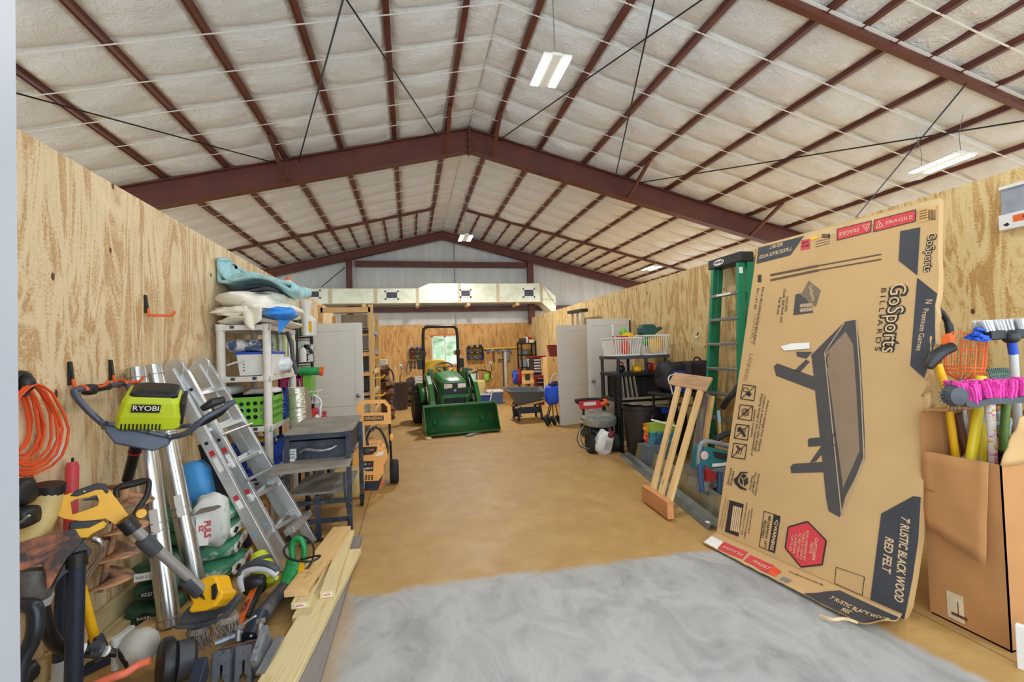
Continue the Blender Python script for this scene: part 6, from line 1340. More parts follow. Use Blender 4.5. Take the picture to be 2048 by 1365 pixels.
# ---- black grid panel, shelving and what it carries
mb=MB(); x,y0,y1=2.97,6.14,6.3
root=thing('wire_grid','black wire panel standing on edge left of the black shelving','panel',(x,y0,0))
for y in (y0,y1): mb=MB(); mb.box((x-.015,y-.012,0),(x+.03,y+.012,1.13)); mb.obj('side_bar',BLKM,root)
for i in range(22): mb=MB() if i==0 else mb; mb.box((x-.012,y0,.03+.05*i),(x+.0,y1,.04+.05*i))
mb.obj('cross_wires',BLKM,root)
SX,SXE,SY,SYE=3.07,3.92,6.36,6.95
root=thing('black_shelving','black plastic shelving against the right wall beyond the ladder','shelf',((SX+SXE)/2,SY,0))
for x in (SX,SXE):
    for y in (SY,SYE): mb=MB(); mb.tube([(x,y,0),(x,y,1.15)],.03,10); mb.obj('post',BLK,root,smooth=50)
for z in (.76,1.15): mb=MB(); mb.box((SX-.03,SY-.03,z-.05),(SXE+.03,SYE+.03,z)); mb.obj('shelf_board',BLK,root,bev=.006)
for x in (SX,SX+.46,SXE-.06):
    for y in (SY,SYE): mb=MB(); mb.tube([(x,y,1.15),(x,y,1.36)],.025,8); mb.obj('upper_post',BLK,root,smooth=50)
mb=MB(); mb.box((SX-.04,SY-.04,1.36),(SXE,SYE+.03,1.41)); mb.obj('upper_board',DGRY,root,bev=.006)
mb=MB(); mb.box((3.12,6.42,.762),(3.86,6.9,1.09)); root=single('storage_bin',mb,BLK,'big black ribbed bin on the middle of the black shelving','bin',(3.5,6.6,.762),bev=.02)
for k in range(5): mb=MB(); mb.box((3.2+.13*k,6.41,.8),(3.23+.13*k,6.42,1.06)); mb.obj('rib',BLK,root)
PLK=wood('grey_vinyl_plank',(150,140,122),(120,108,92))
for i in range(4):
    a=PY(1248+i*9,795,6.3); b=PY(1243+i*8,757,6.36); mb=MB(); mb.bar(V(a.x,6.31,.775),V(b.x,6.36,1.1),.05,.012,(1,0,0)); single('vinyl_plank',mb,PLK,('first','second','third','fourth')[i]+' grey brown plank from the left leaning on the black bin','plank',(a.x,6.31,.775),'planks leaning on the black bin')
for i in range(5):
    a=PY(1248+6*i,797+2*i,6.3-.22*i); mb=MB(); z=.79-.0*i; x0=3.0+.1*i; mb.box((x0,6.2-.17*i,.705 if i else .762),(3.75,6.36-.17*i,.72 if i else .778),long=0)
    single('flat_plank',mb,PLK,('farthest','second farthest','middle','second nearest','nearest')[i]+' flat grey plank of the row jutting toward the camera by the bins','plank',(3.4,6.3-.17*i,.705 if i else .762),'flat planks by the bins')
# laundry baskets with toys
def basket(x0,x1,y0,y1,z0,z1,label):
    root=thing('laundry_basket',label,'basket',((x0+x1)/2,(y0+y1)/2,z0),'white laundry baskets')
    f=.86; cx,cy=(x0+x1)/2,(y0+y1)/2
    lo=lambda x,y:(cx+(x-cx)*f,cy+(y-cy)*f,z0); hi=lambda x,y:(x,y,z1)
    mb=MB(); C=[(x0,y0),(x1,y0),(x1,y1),(x0,y1)]
    mb.tube([hi(*p) for p in C],.014,7,closed=True); mb.obj('rim',WHT,root,smooth=60)
    mb=MB()
    for k in range(4):
        a,b=C[k],C[(k+1)%4]; n=11
        for i in range(n):
            t_=i/n; p=(a[0]+(b[0]-a[0])*t_,a[1]+(b[1]-a[1])*t_); mb.tube([lo(*p),hi(*p)],.006,5)
    mb.tube([lo(*p) for p in C],.012,6,closed=True); mb.box((cx-(x1-x0)*.43,cy-(y1-y0)*.43,z0-.004),(cx+(x1-x0)*.43,cy+(y1-y0)*.43,z0+.006)); mb.obj('slatted_wall',WHT,root)
    return root
zb=1.418
basket(2.98,3.45,6.33,6.75,zb,zb+.26,'left white laundry basket of toys on top of the black shelving')
basket(3.48,3.9,6.3,6.75,zb,zb+.29,'right white laundry basket on top of the black shelving')
for i,(x,y,dz,r,m,lab) in enumerate(((3.22,6.42,.12,(.07,.05,.1),mat('red_orange_carton',(230,76,50),.5),'red and white carton showing through the left laundry basket'),(3.3,6.5,.3,(.11,.06,.05),YEL,'yellow and green plush toy on top of the left basket'),(3.24,6.5,.36,(.05,.05,.05),LGRN,'lime green toy piece on the top of the left basket'),(3.18,6.45,.27,(.1,.06,.03),RED,'red toys heaped at the rim of the left basket'),(3.7,6.36,.15,(.12,.04,.12),YEL,'yellow patterned packet showing through the right basket'),(3.66,6.5,.2,(.13,.1,.06),GRN,'green packet inside the top of the right basket'))):
    mb=MB(); mb.blob((x,y,zb+dz),r,12,8,3.2,.25,seed=i); single('toy',mb,m,lab,'toy',(x,y,zb+dz-r[2]),smooth=60)
mb=MB(); mb.tube([(3.02,6.4,zb+.02),(3.02,6.4,zb+.3)],.012,7); o=single('striped_stick',mb,RED,'red and white stick standing at the left end of the baskets','stick',(3.02,6.4,zb+.01)); mb=MB(); mb.tube([(3.02,6.4,zb+.3),(3.02,6.4,zb+.42)],.012,7); mb.blob((3.02,6.4,zb+.45),(.018,.018,.02),8,6); mb.obj('white_top',WHT,o)
c=V(3.66,6.5,zb+.36); mb=MB(T(*c)); loft(mb,[rect(-.15,.12,-.07,.11,y,.05) for y in (-.08,.08)]); o=single('watering_can',mb,mat('dark_teal_plastic',(36,84,78),.45),'dark green watering can on top of the right laundry basket','watering can',(c.x,c.y,c.z-.07),bev=.015)
mb=MB(T(*c)); mb.tube([(.1,0,-.0),(.2,0,.04),(.24,0,.05)],[.05,.03,.025],10); mb.obj('spout',mat('dark_teal_plastic',(36,84,78),.45),o,smooth=50)
for i,(x,m,lab,r) in enumerate(((3.15,BLKM,'small black kettlebell on the black shelving',(.07,.06,.06)),(3.42,YEL,'yellow box between the upper shelf posts',(.07,.06,.05)),(3.63,mat('dark_red_can',(140,28,34),.4),'dark red can between the upper shelf posts',(.045,.045,.07)),(3.76,ORG,'orange toy between the upper shelf posts',(.07,.05,.06)))):
    mb=MB(); mb.blob((x,6.45,1.152+r[2]),r,12,8,3.4 if i else 2.2); o=single('shelf_item',mb,m,lab,'toy' if i in (1,3) else 'can' if i==2 else 'kettlebell',(x,6.45,1.152),smooth=60)
    if i==0: mb=MB(); mb.tube(arc((x,6.45,1.27),.045,-30,210,10,(1,0,0),(0,0,1)),.012,6); mb.obj('red_handle',RED,o)
# table with suitcases near the wall
root=thing('folding_table','dark folding table carrying black suitcases by the right wall','table',(3.6,5.5,0))
mb=MB(); mb.box((3.22,5.27,.87),(3.98,5.8,.91)); mb.obj('table_top',BLK,root,bev=.006)
for x in (3.28,3.92):
    for y in (5.33,5.74): mb=MB(); mb.tube([(x,y,0),(x,y,.87)],.018,7); mb.obj('leg',BLKM,root)
SUIT=mat('dark_plum_fabric',(52,42,46),.85,bump=.2)
a,b=PY(1362,726,5.6),PY(1427,722,5.55)
mb=MB(); mb.box((a.x+.02,5.5,.912),(b.x-.02,5.74,1.32)); o=single('suitcase',mb,SUIT,'dark plum suitcase behind the slatted wooden frame','suitcase',((a.x+b.x)/2,5.6,.912),bev=.05)
mb=MB(); mb.tube(smoothpath([(a.x+.2,5.6,1.32),(a.x+.22,5.6,1.36),(b.x-.2,5.6,1.36),(b.x-.16,5.6,1.32)],5),.012,6); mb.obj('handle',BLK,o); mb=MB(); mb.box((a.x+.1,5.49,.95),(a.x+.13,5.5,1.3)); mb.obj('strap',BLK,o)
c=PY(1335,765,5.62); mb=MB(); mb.blob((c.x+.02,5.62,1.13),(.2,.14,.22),18,12,2.8,.35,seed=9); single('black_bag',mb,mat('black_nylon',(30,31,36),.6,bump=.6),'puffy black bag left of the plum suitcase','bag',(c.x,5.62,.91),smooth=70)
mb=MB(); p=[PY(1352,748,5.45),PY(1340,752,5.4),PY(1337,760,5.38),PY(1342,775,5.36),PY(1348,800,5.34)]; mb.tube(smoothpath(p,5),.009,6); single('white_strap',mb,WHT,'thin white strap hanging left of the slatted wooden frame','strap',tuple(p[-1]))
mb=MB(); a=PY(1350,780,5.5); mb.box((a.x-.06,5.42,.915),(a.x+.12,5.48,1.2)); single('blue_folder',mb,mat('deep_blue',(20,50,130)),'deep blue bag edge behind the white strap','bag',(a.x,5.45,.915),bev=.01)
# bins below
def bin_(c,r,h,m,label,name='trash_can',cat='trash can'):
    root=thing(name,label,cat,tuple(c)); mb=MB(T(*c)); mb.lathe([(r*.78,0),(r*.8,.02),(r*.98,h*.94),(r*1.06,h*.95),(r*1.07,h),(r*.97,h),(r*.78,.04)],26,None,False); mb.lathe([(r*.77,.025),(.0,.026)],26,None,False); mb.obj('can_body',m,root,smooth=40)
    for s in (-1,1): mb=MB(T(*c)); mb.tube(arc((0,s*r*1.0,h*.86),.05,180,360,8,(1,0,0),(0,0,1)),.012,6); mb.obj('can_handle',m,root)
    return root
bin_(V(3.22,6.0,0),.26,.7,mat('black_brown_bin',(42,36,38),.45),'black round trash bin under the flat grey planks')
c=V(3.16,5.52,0)
for i,(z,m,mc,lab) in enumerate(((0,mat('bright_orange_bucket',(226,82,24),.45),WHT,'orange bucket in front of the black trash bin'),(.13,mat('amber_bucket',(236,160,20),.45),WHT,'amber yellow bucket nested in the orange bucket'))):
    root=thing('bucket',lab,'bucket',(c.x,c.y,z+.002),'nested buckets'); mb=MB(T(c.x,c.y,z+.002)); mb.lathe([(.122+.001*i,0),(.148,.3),(.16,.3),(.16,.325),(.15,.325),(.15,.36),(.156,.37),(.146,.37),(.12,.02)],24,None,False); mb.lathe([(.119,.012),(.0,.013)],24,None,False); mb.obj('bucket_wall',m,root,smooth=40)
    mb=MB(T(c.x,c.y,z+.002)); mb.tube(arc((0,-.03,.33),.165,180,360,14,(1,0,0),V(0,-.7,-.45) if i==0 else V(0,-.6,.1)),.004,5); mb.obj('wire_handle',WHT,root)
a,b=PY(1297,893,5.2),PY(1332,928,5.2); root=thing('grey_case','blue grey case with a round dial in front of the buckets','case',((a.x+b.x)/2,5.2,0))
mb=MB(); mb.box((a.x,5.2,.0),(b.x+.1,5.42,a.z)); mb.obj('case_body',mat('blue_grey_case',(92,104,116),.5),root,bev=.01)
mb=MB(); cc=PY(1316,921,5.2); mb.lathe([(.05,0),(.055,.012),(.03,.02)],18,T(cc.x,5.2,max(.07,cc.z))@RXm(90)); mb.obj('round_dial',DGRY,root,smooth=40)
c2=V((a.x+b.x)/2+.12,5.26,a.z)
GB=NT('garden_picture'); v=GB.coord(); sp=GB.n('SeparateXYZ',Vector=v).outputs[2]; n=GB.noise(v,14,4); GBM=GB.fin(GB.mix(GB.step(sp,.14,.17),GB.mix(GB.step(n,.45,.6),lin((40,76,110)),lin((70,150,160))),lin((150,180,60))),.5)
mb=MB(); mb.box((c2.x-.16,5.26,a.z+.002),(c2.x+.18,5.34,a.z+.27)); o=single('garden_box',mb,GBM,'green and blue picture carton standing on the blue grey case','carton',(c2.x,5.3,a.z+.002),bev=.004)
p0,p1=PY(1302,840,5.24),PY(1352,853,5.1); mb=MB(); mb.tube([p0,p1],.012,8); single('white_rod',mb,WHT,'white rod lying on the green and blue picture carton','rod',tuple(p0))
c3=PY(1340,818,5.6); mb=MB(); mb.box((3.46,5.84,.58),(3.72,6.06,.69)); single('blue_tray',mb,BLUE,'blue tray below the flat grey planks behind the slatted frame','tray',(3.6,5.95,.58),bev=.01)
mb=MB(); mb.box((3.5,5.84,0),(3.86,6.1,.578)); single('dark_crate',mb,BLK,'dark crate holding up the blue tray','crate',(3.68,5.97,0),bev=.01)
# ---- galvanised trim channels on the floor
a0,a1=PZ(1415,1062,.0),PZ(1240,914,.0); d=(a1-a0).normalized(); s=V(d.y,-d.x,0)
if s.x<0: s=-s
Mg=frame(a0,d,s); L=(a1-a0).length
CHN=mat('galvanised_trim',(160,170,168),.3,.75,.15,4)
root=thing('metal_trim','long galvanised channel lying nearest the aisle on the right','metal trim',tuple(a0),'galvanised channels on the floor')
mb=MB(Mg); pr=[(0,0),(.02,.045),(.05,.05),(.06,.03),(.1,.035),(.12,.07),(.122,.066),(.1,.03),(.06,.025),(.05,.044),(.024,.04),(.004,0)]
def ext(mb,pr,L):
    M2=mb.M; secs=[[(x,p[0],p[1]) for p in pr] for x in (0,L)]; loft(mb,secs)
# local y of Mg points along s; z up or down depending on handedness
zs_=1 if (Mg.to_3x3()@V(0,0,1)).z>0 else -1
mb=MB(Mg); ext(mb,[(p[0],p[1]*zs_) for p in pr],L); mb.obj('channel',CHN,root)
mb=MB(Mg); mb.box((.04,.015,min(.046*zs_,.05*zs_)),(.075,.045,max(.046*zs_,.055*zs_))); mb.obj('paper_tag',PAPER,root)
root=thing('metal_trim','taller tan backed galvanised channel lying behind the first one','metal trim',tuple(a0+s*.16),'galvanised channels on the floor')
mb=MB(Mg@T(-.02,.14,0)); ext(mb,[(0,0),(.004,0),(.05,.012*zs_),(.1,.21*zs_),(.094,.21*zs_),(.045,.018*zs_)],L*.97); mb.obj('channel',patchy('tan_galvanised',(176,164,128),(176,180,178),2.2,.5,.65,.35,.5,.0),root)
# ---- slatted wooden frame leaning to the wall, and the boards behind it
root=thing('slatted_frame','slatted pine frame with end boards leaning in the aisle','wooden frame',tuple(PZ(1320,1030)))
bl,br=PZ(1297,1002,.02),PZ(1344,1036,.02); yd=(bl-br).normalized()
tl,tr=PX(1350,768,2.98),PX(1416,780,2.98)
dn=((bl+br)/2-(tl+tr)/2).normalized()
nrm=yd.cross(dn).normalized()
if nrm.x>0: nrm=-nrm
def at_(b,t_,k): return b+(t_-b)*k
for k,m in ((.16,PINE),(.5,PINE),(.84,PINE)):
    mb=MB(); mb.bar(at_(br,bl,k)+V(0,0,.07),at_(tr,tl,k)+V(0,0,.03),.078,.03,nrm); mb.obj('slat',m,root,bev=.003)
WORN=wood('worn_stained_board',(196,156,112),(140,106,80),(90,60,44))
mb=MB(); mb.bar(tl+(tl-tr)*.06-dn*.05+nrm*.03,tr+(tr-tl)*.06-dn*.05+nrm*.03,.16,.026,nrm); mb.obj('top_board',WORN,root,bev=.003)
mb=MB(); mb.bar(bl+yd*.03+nrm*.03+V(0,0,.055),br-yd*.03+nrm*.03+V(0,0,.055),.06,.15,(0,0,1)); mb.obj('bottom_board',wood('reddish_board',(204,140,88),(160,100,62)),root,bev=.004)
for px0,py0,px1,py1,m,lab,w_ in ((1424,792,1374,985,PINE,'narrow pine stud leaning behind the slatted frame',.05),(1410,786,1360,985,GREYWD,'dark grey board leaning between the slatted frame and the pine stud',.1)):
    mb=MB(); a=PX(px0,py0,3.06); b=PZ(px1+4,py1-2,.0)+V(.1,0,0); mb.bar(b,a,w_,.038,(1,0,0)); single('leaning_board',mb,m,lab,'board',tuple(b),bev=.003)
# ---- green step ladder on the right wall
LG=mat('ladder_green_fibreglass',(18,126,88),.42,var=.08)
root=thing('step_ladder','green fibreglass step ladder leaning closed on the right wall','step ladder',(3.75,4.9,0))
YA,YBn=5.1,4.63; Zt=2.56
def lx(z,o): return 3.66+o+.2*z/Zt
for y,fl in ((YA,1),(YBn,-1)):
    for o,nm in ((0,'front_rail'),(.1,'rear_rail')):
        yy=y+(.03*fl if o else 0); yb=yy+.1*fl*(1-.0)
        mb=MB(); mb.bar((lx(0,o),yb,0),(lx(Zt,o),yy,Zt),.025 if not o else .022,.085,(1,0,0)); mb.bar((lx(0,o)-.035,yb-.02*fl,0),(lx(Zt,o)-.035,yy-.02*fl,Zt),.03,.012,(1,0,0)); mb.obj(nm,LG,root,bev=.002)
mb=MB(); mb.box((3.8,YBn-.06,Zt-.06),(3.99,YA+.06,Zt+.06)); cap=mb.obj('top_cap',BLK,root,bev=.012)
mb=MB(T(3.797,(YA+YBn)/2+.08,Zt)@Matrix(((0,0,-1,0),(-1,0,0,0),(0,1,0,0),(0,0,0,1)))); mb.prism([(.1*cos(2*pi*k/20),.036*sin(2*pi*k/20)) for k in range(20)],0,.002); lg=mb.obj('maker_oval',PAPER,cap)
mb=MB(T(3.794,(YA+YBn)/2+.08,Zt)@Matrix(((0,0,-1,0),(-1,0,0,0),(0,1,0,0),(0,0,0,1)))); text_into(mb,'WERNER',T(0,0,.001),.045,.95,bold=.02); mb.obj('oval_lettering',BLKINK,lg)
for i in range(7):
    z=.3+.305*i; k=1-z/Zt; mb=MB(); mb.box((lx(z,0)-.05,YBn-.1*k+.01,z),(lx(z,0)+.04,YA+.1*k-.01,z+.035)); s_=mb.obj('step',STL,root,bev=.003)
    if i==6: mb=MB(); mb.box((lx(z,0)-.054,YBn+.1,z+.004),(lx(z,0)-.05,YA-.12,z+.03)); mb.obj('step_label',PAPER,s_)
for z0,z1,m in ((2.2,2.44,PAPER),(2.02,2.14,LGRY)):
    mb=MB(); mb.box((lx(z0,0)-.02,YBn-.02,z0),(lx(z0,0)+.03,YBn-.013,z1)); mb.obj('safety_label',m,root)
mb=MB(); mb.bar((lx(1.5,.05),YBn-.03,1.5),(lx(1.85,.05),YBn-.02,1.85),.02,.02); mb.obj('spreader_bar',STL,root)
# other step ladder top behind the doors
root=thing('step_ladder','aluminium step ladder standing behind the white doors','step ladder',(3.7,9.6,0))
a,b=PX(1142,625,3.75),PX(1168,621,3.75)
for k in (.1,.5,.9): mb=MB(); p=a.lerp(b,k); mb.bar((p.x-.02,p.y,0),(p.x,p.y,p.z),.05,.05,(1,0,0)); mb.obj('rail',ALU,root)
mb=MB(); mb.bar(a+V(0,.05,0),b-V(0,.05,0),.16,.07); mb.obj('top_cap',BLK,root,bev=.01)
# small things at the ladder foot
mb=MB(); a=PX(1437,822,3.45); b=PX(1441,872,3.4); mb.tube([a,a.lerp(b,.5)],.018,8); o=single('grip_pole',mb,mat('pale_blue_grip',(150,190,204),.5),'pale blue and tan pole standing before the green ladder','pole',(b.x,b.y,0)); mb=MB(); mb.tube([a.lerp(b,.5),V(b.x,b.y,0)],.016,8); mb.obj('tan_pole',TAN,o)
mb=MB(); mb.tube(smoothpath([PX(1478,770,3.5),PX(1468,785,3.45),PX(1455,800,3.4),PX(1446,815,3.42)],5),.035,9); single('black_strap_tool',mb,BLK,'black rubber hose hanging across the lower green ladder','hose',tuple(PX(1446,815,3.42)),smooth=60)
# teal machine with handle
c=PY(1430,930,3.75); root=thing('generator','teal and grey machine with arched grey handle beside the billiard carton','generator',(c.x,3.75,0))
TEALP=mat('teal_plastic',(24,108,116),.45); yq=3.72
mb=MB(); pxpoly(mb,[(1396,940),(1400,905),(1404,893),(1462,905),(1462,925)],-.05,.12,yq)
mb.obj('teal_panel',TEALP,root,bev=.006)
mb=MB(); pxpoly(mb,[(1418,901),(1462,909),(1462,921),(1424,914)],-.06,-.045,yq); mb.obj('dark_opening',BLK,root)
mb=MB(); c=PY(1410,912,yq-.055); mb.lathe([(.04,0),(.035,.006)],16,T(c.x,yq-.05,c.z)@RXm(90)); mb.obj('round_logo',mat('white_red_logo',(220,190,186),.5),root)
mb=MB(); c=PY(1440,926,yq); mb.box((c.x-.12,yq-.056,c.z-.016),(c.x+.06,yq-.05,c.z+.012)); mb.obj('white_strip',PAPER,root)
mb=MB(); mb.tube(smoothpath([PY(1397,935,yq),PY(1399,900,yq),PY(1406,886,yq),PY(1425,885,yq),PY(1470,897,yq)],6),.022,9); mb.obj('grey_handle',GRY,root,smooth=60)
mb=MB(); pxpoly(mb,[(1400,940),(1466,928),(1462,955),(1402,960)],-.03,.25,yq); mb.obj('grey_body',GRY,root,bev=.01)
mb=MB(); pxpoly(mb,[(1402,928),(1414,938),(1424,945),(1422,958),(1404,960)],-.07,-.03,yq); mb.obj('red_cover',mat('maroon_plastic',(150,34,36),.5),root)
mb=MB(); pxpoly(mb,[(1404,958),(1462,955),(1452,1010),(1404,985)],-.0,.25,yq); mb.obj('pale_engine',patchy('pale_metal_engine',(170,168,160),(120,118,112),9,.5,.6,.5,.4),root,bev=.02)
for p in ((1399,930,1404,985),(1440,945,1436,1020)): mb=MB(); mb.tube([PY(p[0],p[1],yq-.06),PY(p[2],p[3],yq-.06)],.025,9); mb.obj('blue_post',mat('steel_blue_tube',(64,92,136),.4,.3),root,smooth=50)
mb=MB(); cw=PY(1420,985,yq); mb.lathe([(.04,-.03),(.1,-.035),(.11,0),(.1,.035),(.04,.03)],20,T(cw.x+.08,yq-.0,.11)@RYm(80)); mb.obj('wheel',RUBR,root,smooth=40)
mb=MB(); mb.tube(smoothpath([PY(1432,880,yq+.1),PY(1448,870,yq+.1),PY(1462,866,yq+.1)],4),.03,8); single('black_machine',mb,BLK,'black tool part on top of the teal machine','tool part',tuple(PY(1445,878,yq+.1)),smooth=50)
# red jerry can shape and dark boxes filling the space by the wall
mb=MB(); mb.box((3.3,4.1,0),(3.85,4.5,.42)); single('wood_box',mb,PINE,'wooden box on the floor behind the teal machine','box',(3.6,4.3,0),bev=.006)
# ================================================================ the tall printed carton leaning by the aisle
B1,B2=PZ(1432,1072),PZ(1805,1240)
e_=(B2-B1).normalized(); n0=V(-e_.y,e_.x,0)
if n0.x<0: n0=-n0
th=radians(14.5); u_=V(0,0,1)*cos(th)+n0*sin(th); N_=e_.cross(u_)
if N_.x>0: N_=-N_
MBX=Matrix(((e_.x,u_.x,N_.x,B1.x),(e_.y,u_.y,N_.y,B1.y),(e_.z,u_.z,N_.z,B1.z+.03),(0,0,0,1)))
OB=B1+V(0,0,.03); MBI=MBX.inverted()
mirror=MBX.to_3x3().determinant()<0
def bp(px,py): q=MBI@PP(px,py,OB,N_); return (q.x,q.y)
root=thing('billiard_carton','tall printed billiard table carton leaning beside the aisle','carton',tuple((B1+B2)/2))
BOXD=mat('carton_charcoal_print',(58,60,66),.6,var=.12,scale=5); INK=mat('carton_black_ink',(44,38,38),.7,var=.05); CRED=mat('carton_red_print',(206,62,72),.6,var=.05); TANINK=mat('carton_bare_letter',(214,182,140),.8,var=.04)
edge=[(1432,1072),(1515,492),(1878,395),(1877,455),(1876,500),(1878,552),(1876,587),(1871,611),(1874,628),(1870,650),(1872,687),(1865,692),(1859,715),(1855,730),(1858,748),(1850,760),(1853,770),(1846,785),(1841,792),(1850,798),(1861,806),(1853,822),(1857,840),(1851,861),(1853,880),(1849,901),(1850,930),(1847,960),(1845,985),(1842,1010),(1838,1080),(1826,1160),(1816,1215),(1805,1240)]
mb=MB(MBX); mb.prism([bp(*p) for p in edge],-.05,0.); mb.obj('carton_front',KRAFT,root)
TEARM=mat('torn_kraft_edge',(218,190,146),.9,bump=.5)
for (x,y) in ((1857,808),(1850,870),(1866,690)):
    mb=MB(MBX); a=bp(x,y); mb.blob((a[0]-.008,a[1],-.006),(.016,.06,.012),14,8,2.2,.7,seed=x); mb.obj('torn_edge',KRAFT,root,smooth=60)
mb=MB(MBX); q=[bp(*p) for p in ((1515,494),(1700,444),(1878,397),(1879,412),(1700,462),(1514,505))]; mb.prism(q,.0005,.0025); mb.obj('clear_tape',mat('glossy_tape',(206,176,128),.15,var=.1),root)
L0=.002
def flat(pts,m,name,par,z=L0,th_=.0012,M=MBX,f=bp): mb=MB(M); mb.prism([f(*p) for p in pts],z,z+th_); return mb.obj(name,m,par)
def outline(mb,pts,w_,z,f=bp):
    P_=[Vector((*f(*p),z)) for p in pts]
    for i in range(len(P_)): mb.bar(P_[i],P_[(i+1)%len(P_)],w_,.001)
def ptext(mb,s,p0,p1,hpx,z=.0045,f=bp,bold=.012,shear=0.,flip=False):
    """letters from photo point p0 to p1, fitted to that length; cap height hpx"""
    a,b=Vector(f(*p0)),Vector(f(*p1)); d=b-a; L=d.length; d.normalize(); up=Vector((-d.y,d.x))
    k=L/ max(1e-6,hypot(p1[0]-p0[0],p1[1]-p0[1])); h=hpx*k
    t2=MB(); text_into(t2,s,Matrix(),1.,1.,align='LEFT',bold=bold,shear=shear,depth=0)
    xs=[v_.x for v_ in t2.v]; ys=[v_.y for v_ in t2.v]
    if not xs: return
    x0,w_=min(xs),max(xs)-min(xs); 
    capm=.69; sy=h/capm; sx=L/w_
    M=Matrix(((d.x,up.x,0,a.x),(d.y,up.y,0,a.y),(0,0,1,z),(0,0,0,1)))
    b0=len(mb.v); mb.v+=[mb.M@(M@Vector(((v_.x-x0)*sx,v_.y*sy,0))) for v_ in t2.v]
    mb.f+=[[b0+i for i in fc] for fc in t2.f]; mb.uv+=t2.uv; mb.mi+=[mb.k]*len(t2.f)
# the whole printing frame may be left handed: the local x of the carton runs from left to right in view
big=flat([(1801,463),(1841,455),(1835,551),(1798,522)],BOXD,'charcoal_panel',root)
side=flat([(1835,556),(1875,588),(1870,612),(1871,686),(1855,735),(1849,757),(1821,732)],BOXD,'charcoal_panel',root)
low=flat([(1827,993),(1842,995),(1837,1080),(1825,1160),(1809,1240),(1740,1210),(1763,1028)],BOXD,'charcoal_panel',root)
top=flat([(1513.5,528),(1517,496),(1609,472),(1581,511)],BOXD,'charcoal_panel',root)
mb=MB(MBX); ptext(mb,"7' RUSTIC BLACK WOOD",(1811,1036),(1797,1204),15,bold=.02,shear=.15); mb.obj('tan_lettering',TANINK,low); mb=MB(MBX); ptext(mb,'RED FELT',(1779,1076),(1772,1146),15,bold=.02,shear=.15); mb.obj('tan_lettering',TANINK,low)
mb=MB(MBX); ptext(mb,"7' RUSTIC BLACK WOOD",(1584,497),(1519,515),7,bold=.02,shear=.15); ptext(mb,'RED FELT',(1566,488),(1540,495),7,bold=.02,shear=.15); mb.obj('tan_lettering',TANINK,top)
mb=MB(MBX); ptext(mb,'Premium Games',(1852,618),(1838,702),9,bold=.005); mb.obj('tan_lettering',TANINK,side); mb=MB(MBX); ptext(mb,'N',(1859,600),(1857,608),11); mb.obj('small_emblem',TANINK,side)
# brand name: dark outline with bare kraft inside
for s_,p0,p1,h in (('GoSports',(1797,568),(1778,706),28),('GoSports',(1864,467),(1855,545),13)):
    mb=MB(MBX); ptext(mb,s_,p0,p1,h,z=.003,bold=.07); o=mb.obj('brand_lettering',INK,root)
    mb=MB(MBX); ptext(mb,s_,p0,p1,h*.98,z=.0045,bold=-.004); mb.obj('letter_fill',TANINK,o)
mb=MB(MBX); ptext(mb,'B I L L I A R D S',(1768,577),(1755,702),9,bold=.005); mb.bar(Vector((*bp(1780,573),.003)),Vector((*bp(1767,703),.003)),.003,.001); mb.obj('billiards_lettering',INK,root)
for pts,p0,p1 in (([(1675,459),(1743.5,442),(1742,464),(1675,481)],(1718,459),(1679,470)),([(1749,441),(1832,420),(1831,443),(1748,464)],(1773,447),(1826,434))):
    f_=flat(pts,CRED,'fragile_label',root); mb=MB(MBX); outline(mb,pts,.005,.0035); mb.obj('label_outline',INK,f_)
    mb=MB(MBX); ptext(mb,'FRAGILE',p0,p1,9,bold=.01)
    s=1 if p0[0]<p1[0] else -1; cx,cy=((1760,451) if s>0 else (1733,454)); tri=[(cx-7*s,cy+6*s),(cx+7*s,cy+2*s),(cx-1*s,cy-8*s)]; outline(mb,tri,.004,.0045); mb.bar(Vector((*bp(cx,cy-3*s),.0045)),Vector((*bp(cx,cy+2*s),.0045)),.004,.001); mb.obj('fragile_lettering',TANINK,f_)
sm=flat([(1603,481),(1621,478),(1620,498),(1601.5,501)],CRED,'small_red_label',root); mb=MB(MBX); ptext(mb,'BULK',(1605,487),(1618,484),5); ptext(mb,'ROOM',(1604.5,494),(1618,491),5); mb.obj('label_lettering',INK,sm)
flat([(1623,474),(1635,471),(1635,478),(1623,481)],YEL,'yellow_sticker',root)
def bars(name,x0,y0,x1,y1,n,m=INK,vert=True,par=root):
    mb=MB(MBX); r=random.Random(n)
    a,b=Vector(bp(x0,y0)),Vector(bp(x1,y0)); c=Vector(bp(x0,y1))
    for i in range(n): p=a+(b-a)*(i+.2)/n; q=p+(c-a); mb.bar(Vector((*p,.003)),Vector((*q,.003)),(b-a).length/n*r.uniform(.25,.7),.001)
    return mb.obj(name,m,par)
bars('barcode',1644,468,1661,476,16); bars('barcode',1516,550,1524,565,10)
lb=flat([(1838,421),(1872,412),(1871,438),(1837,447)],mat('tan_label',(206,160,96),.7),'shipping_label',root); bars('barcode',1857,420,1872,440,10,par=lb)
mb=MB(MBX)
for k in range(4): mb.bar(Vector((*bp(1840,424+5*k),.0045)),Vector((*bp(1855,420+5*k),.0045)),.004,.001)
mb.obj('label_print',INK,lb)
mb=MB(MBX)
for y,k in ((482,0),(487,1),(492,2)): mb.bar(Vector((*bp(1632,y+2),.003)),Vector((*bp(1660,y-5),.003)),.003,.001)
mb.obj('printed_lines',INK,root)
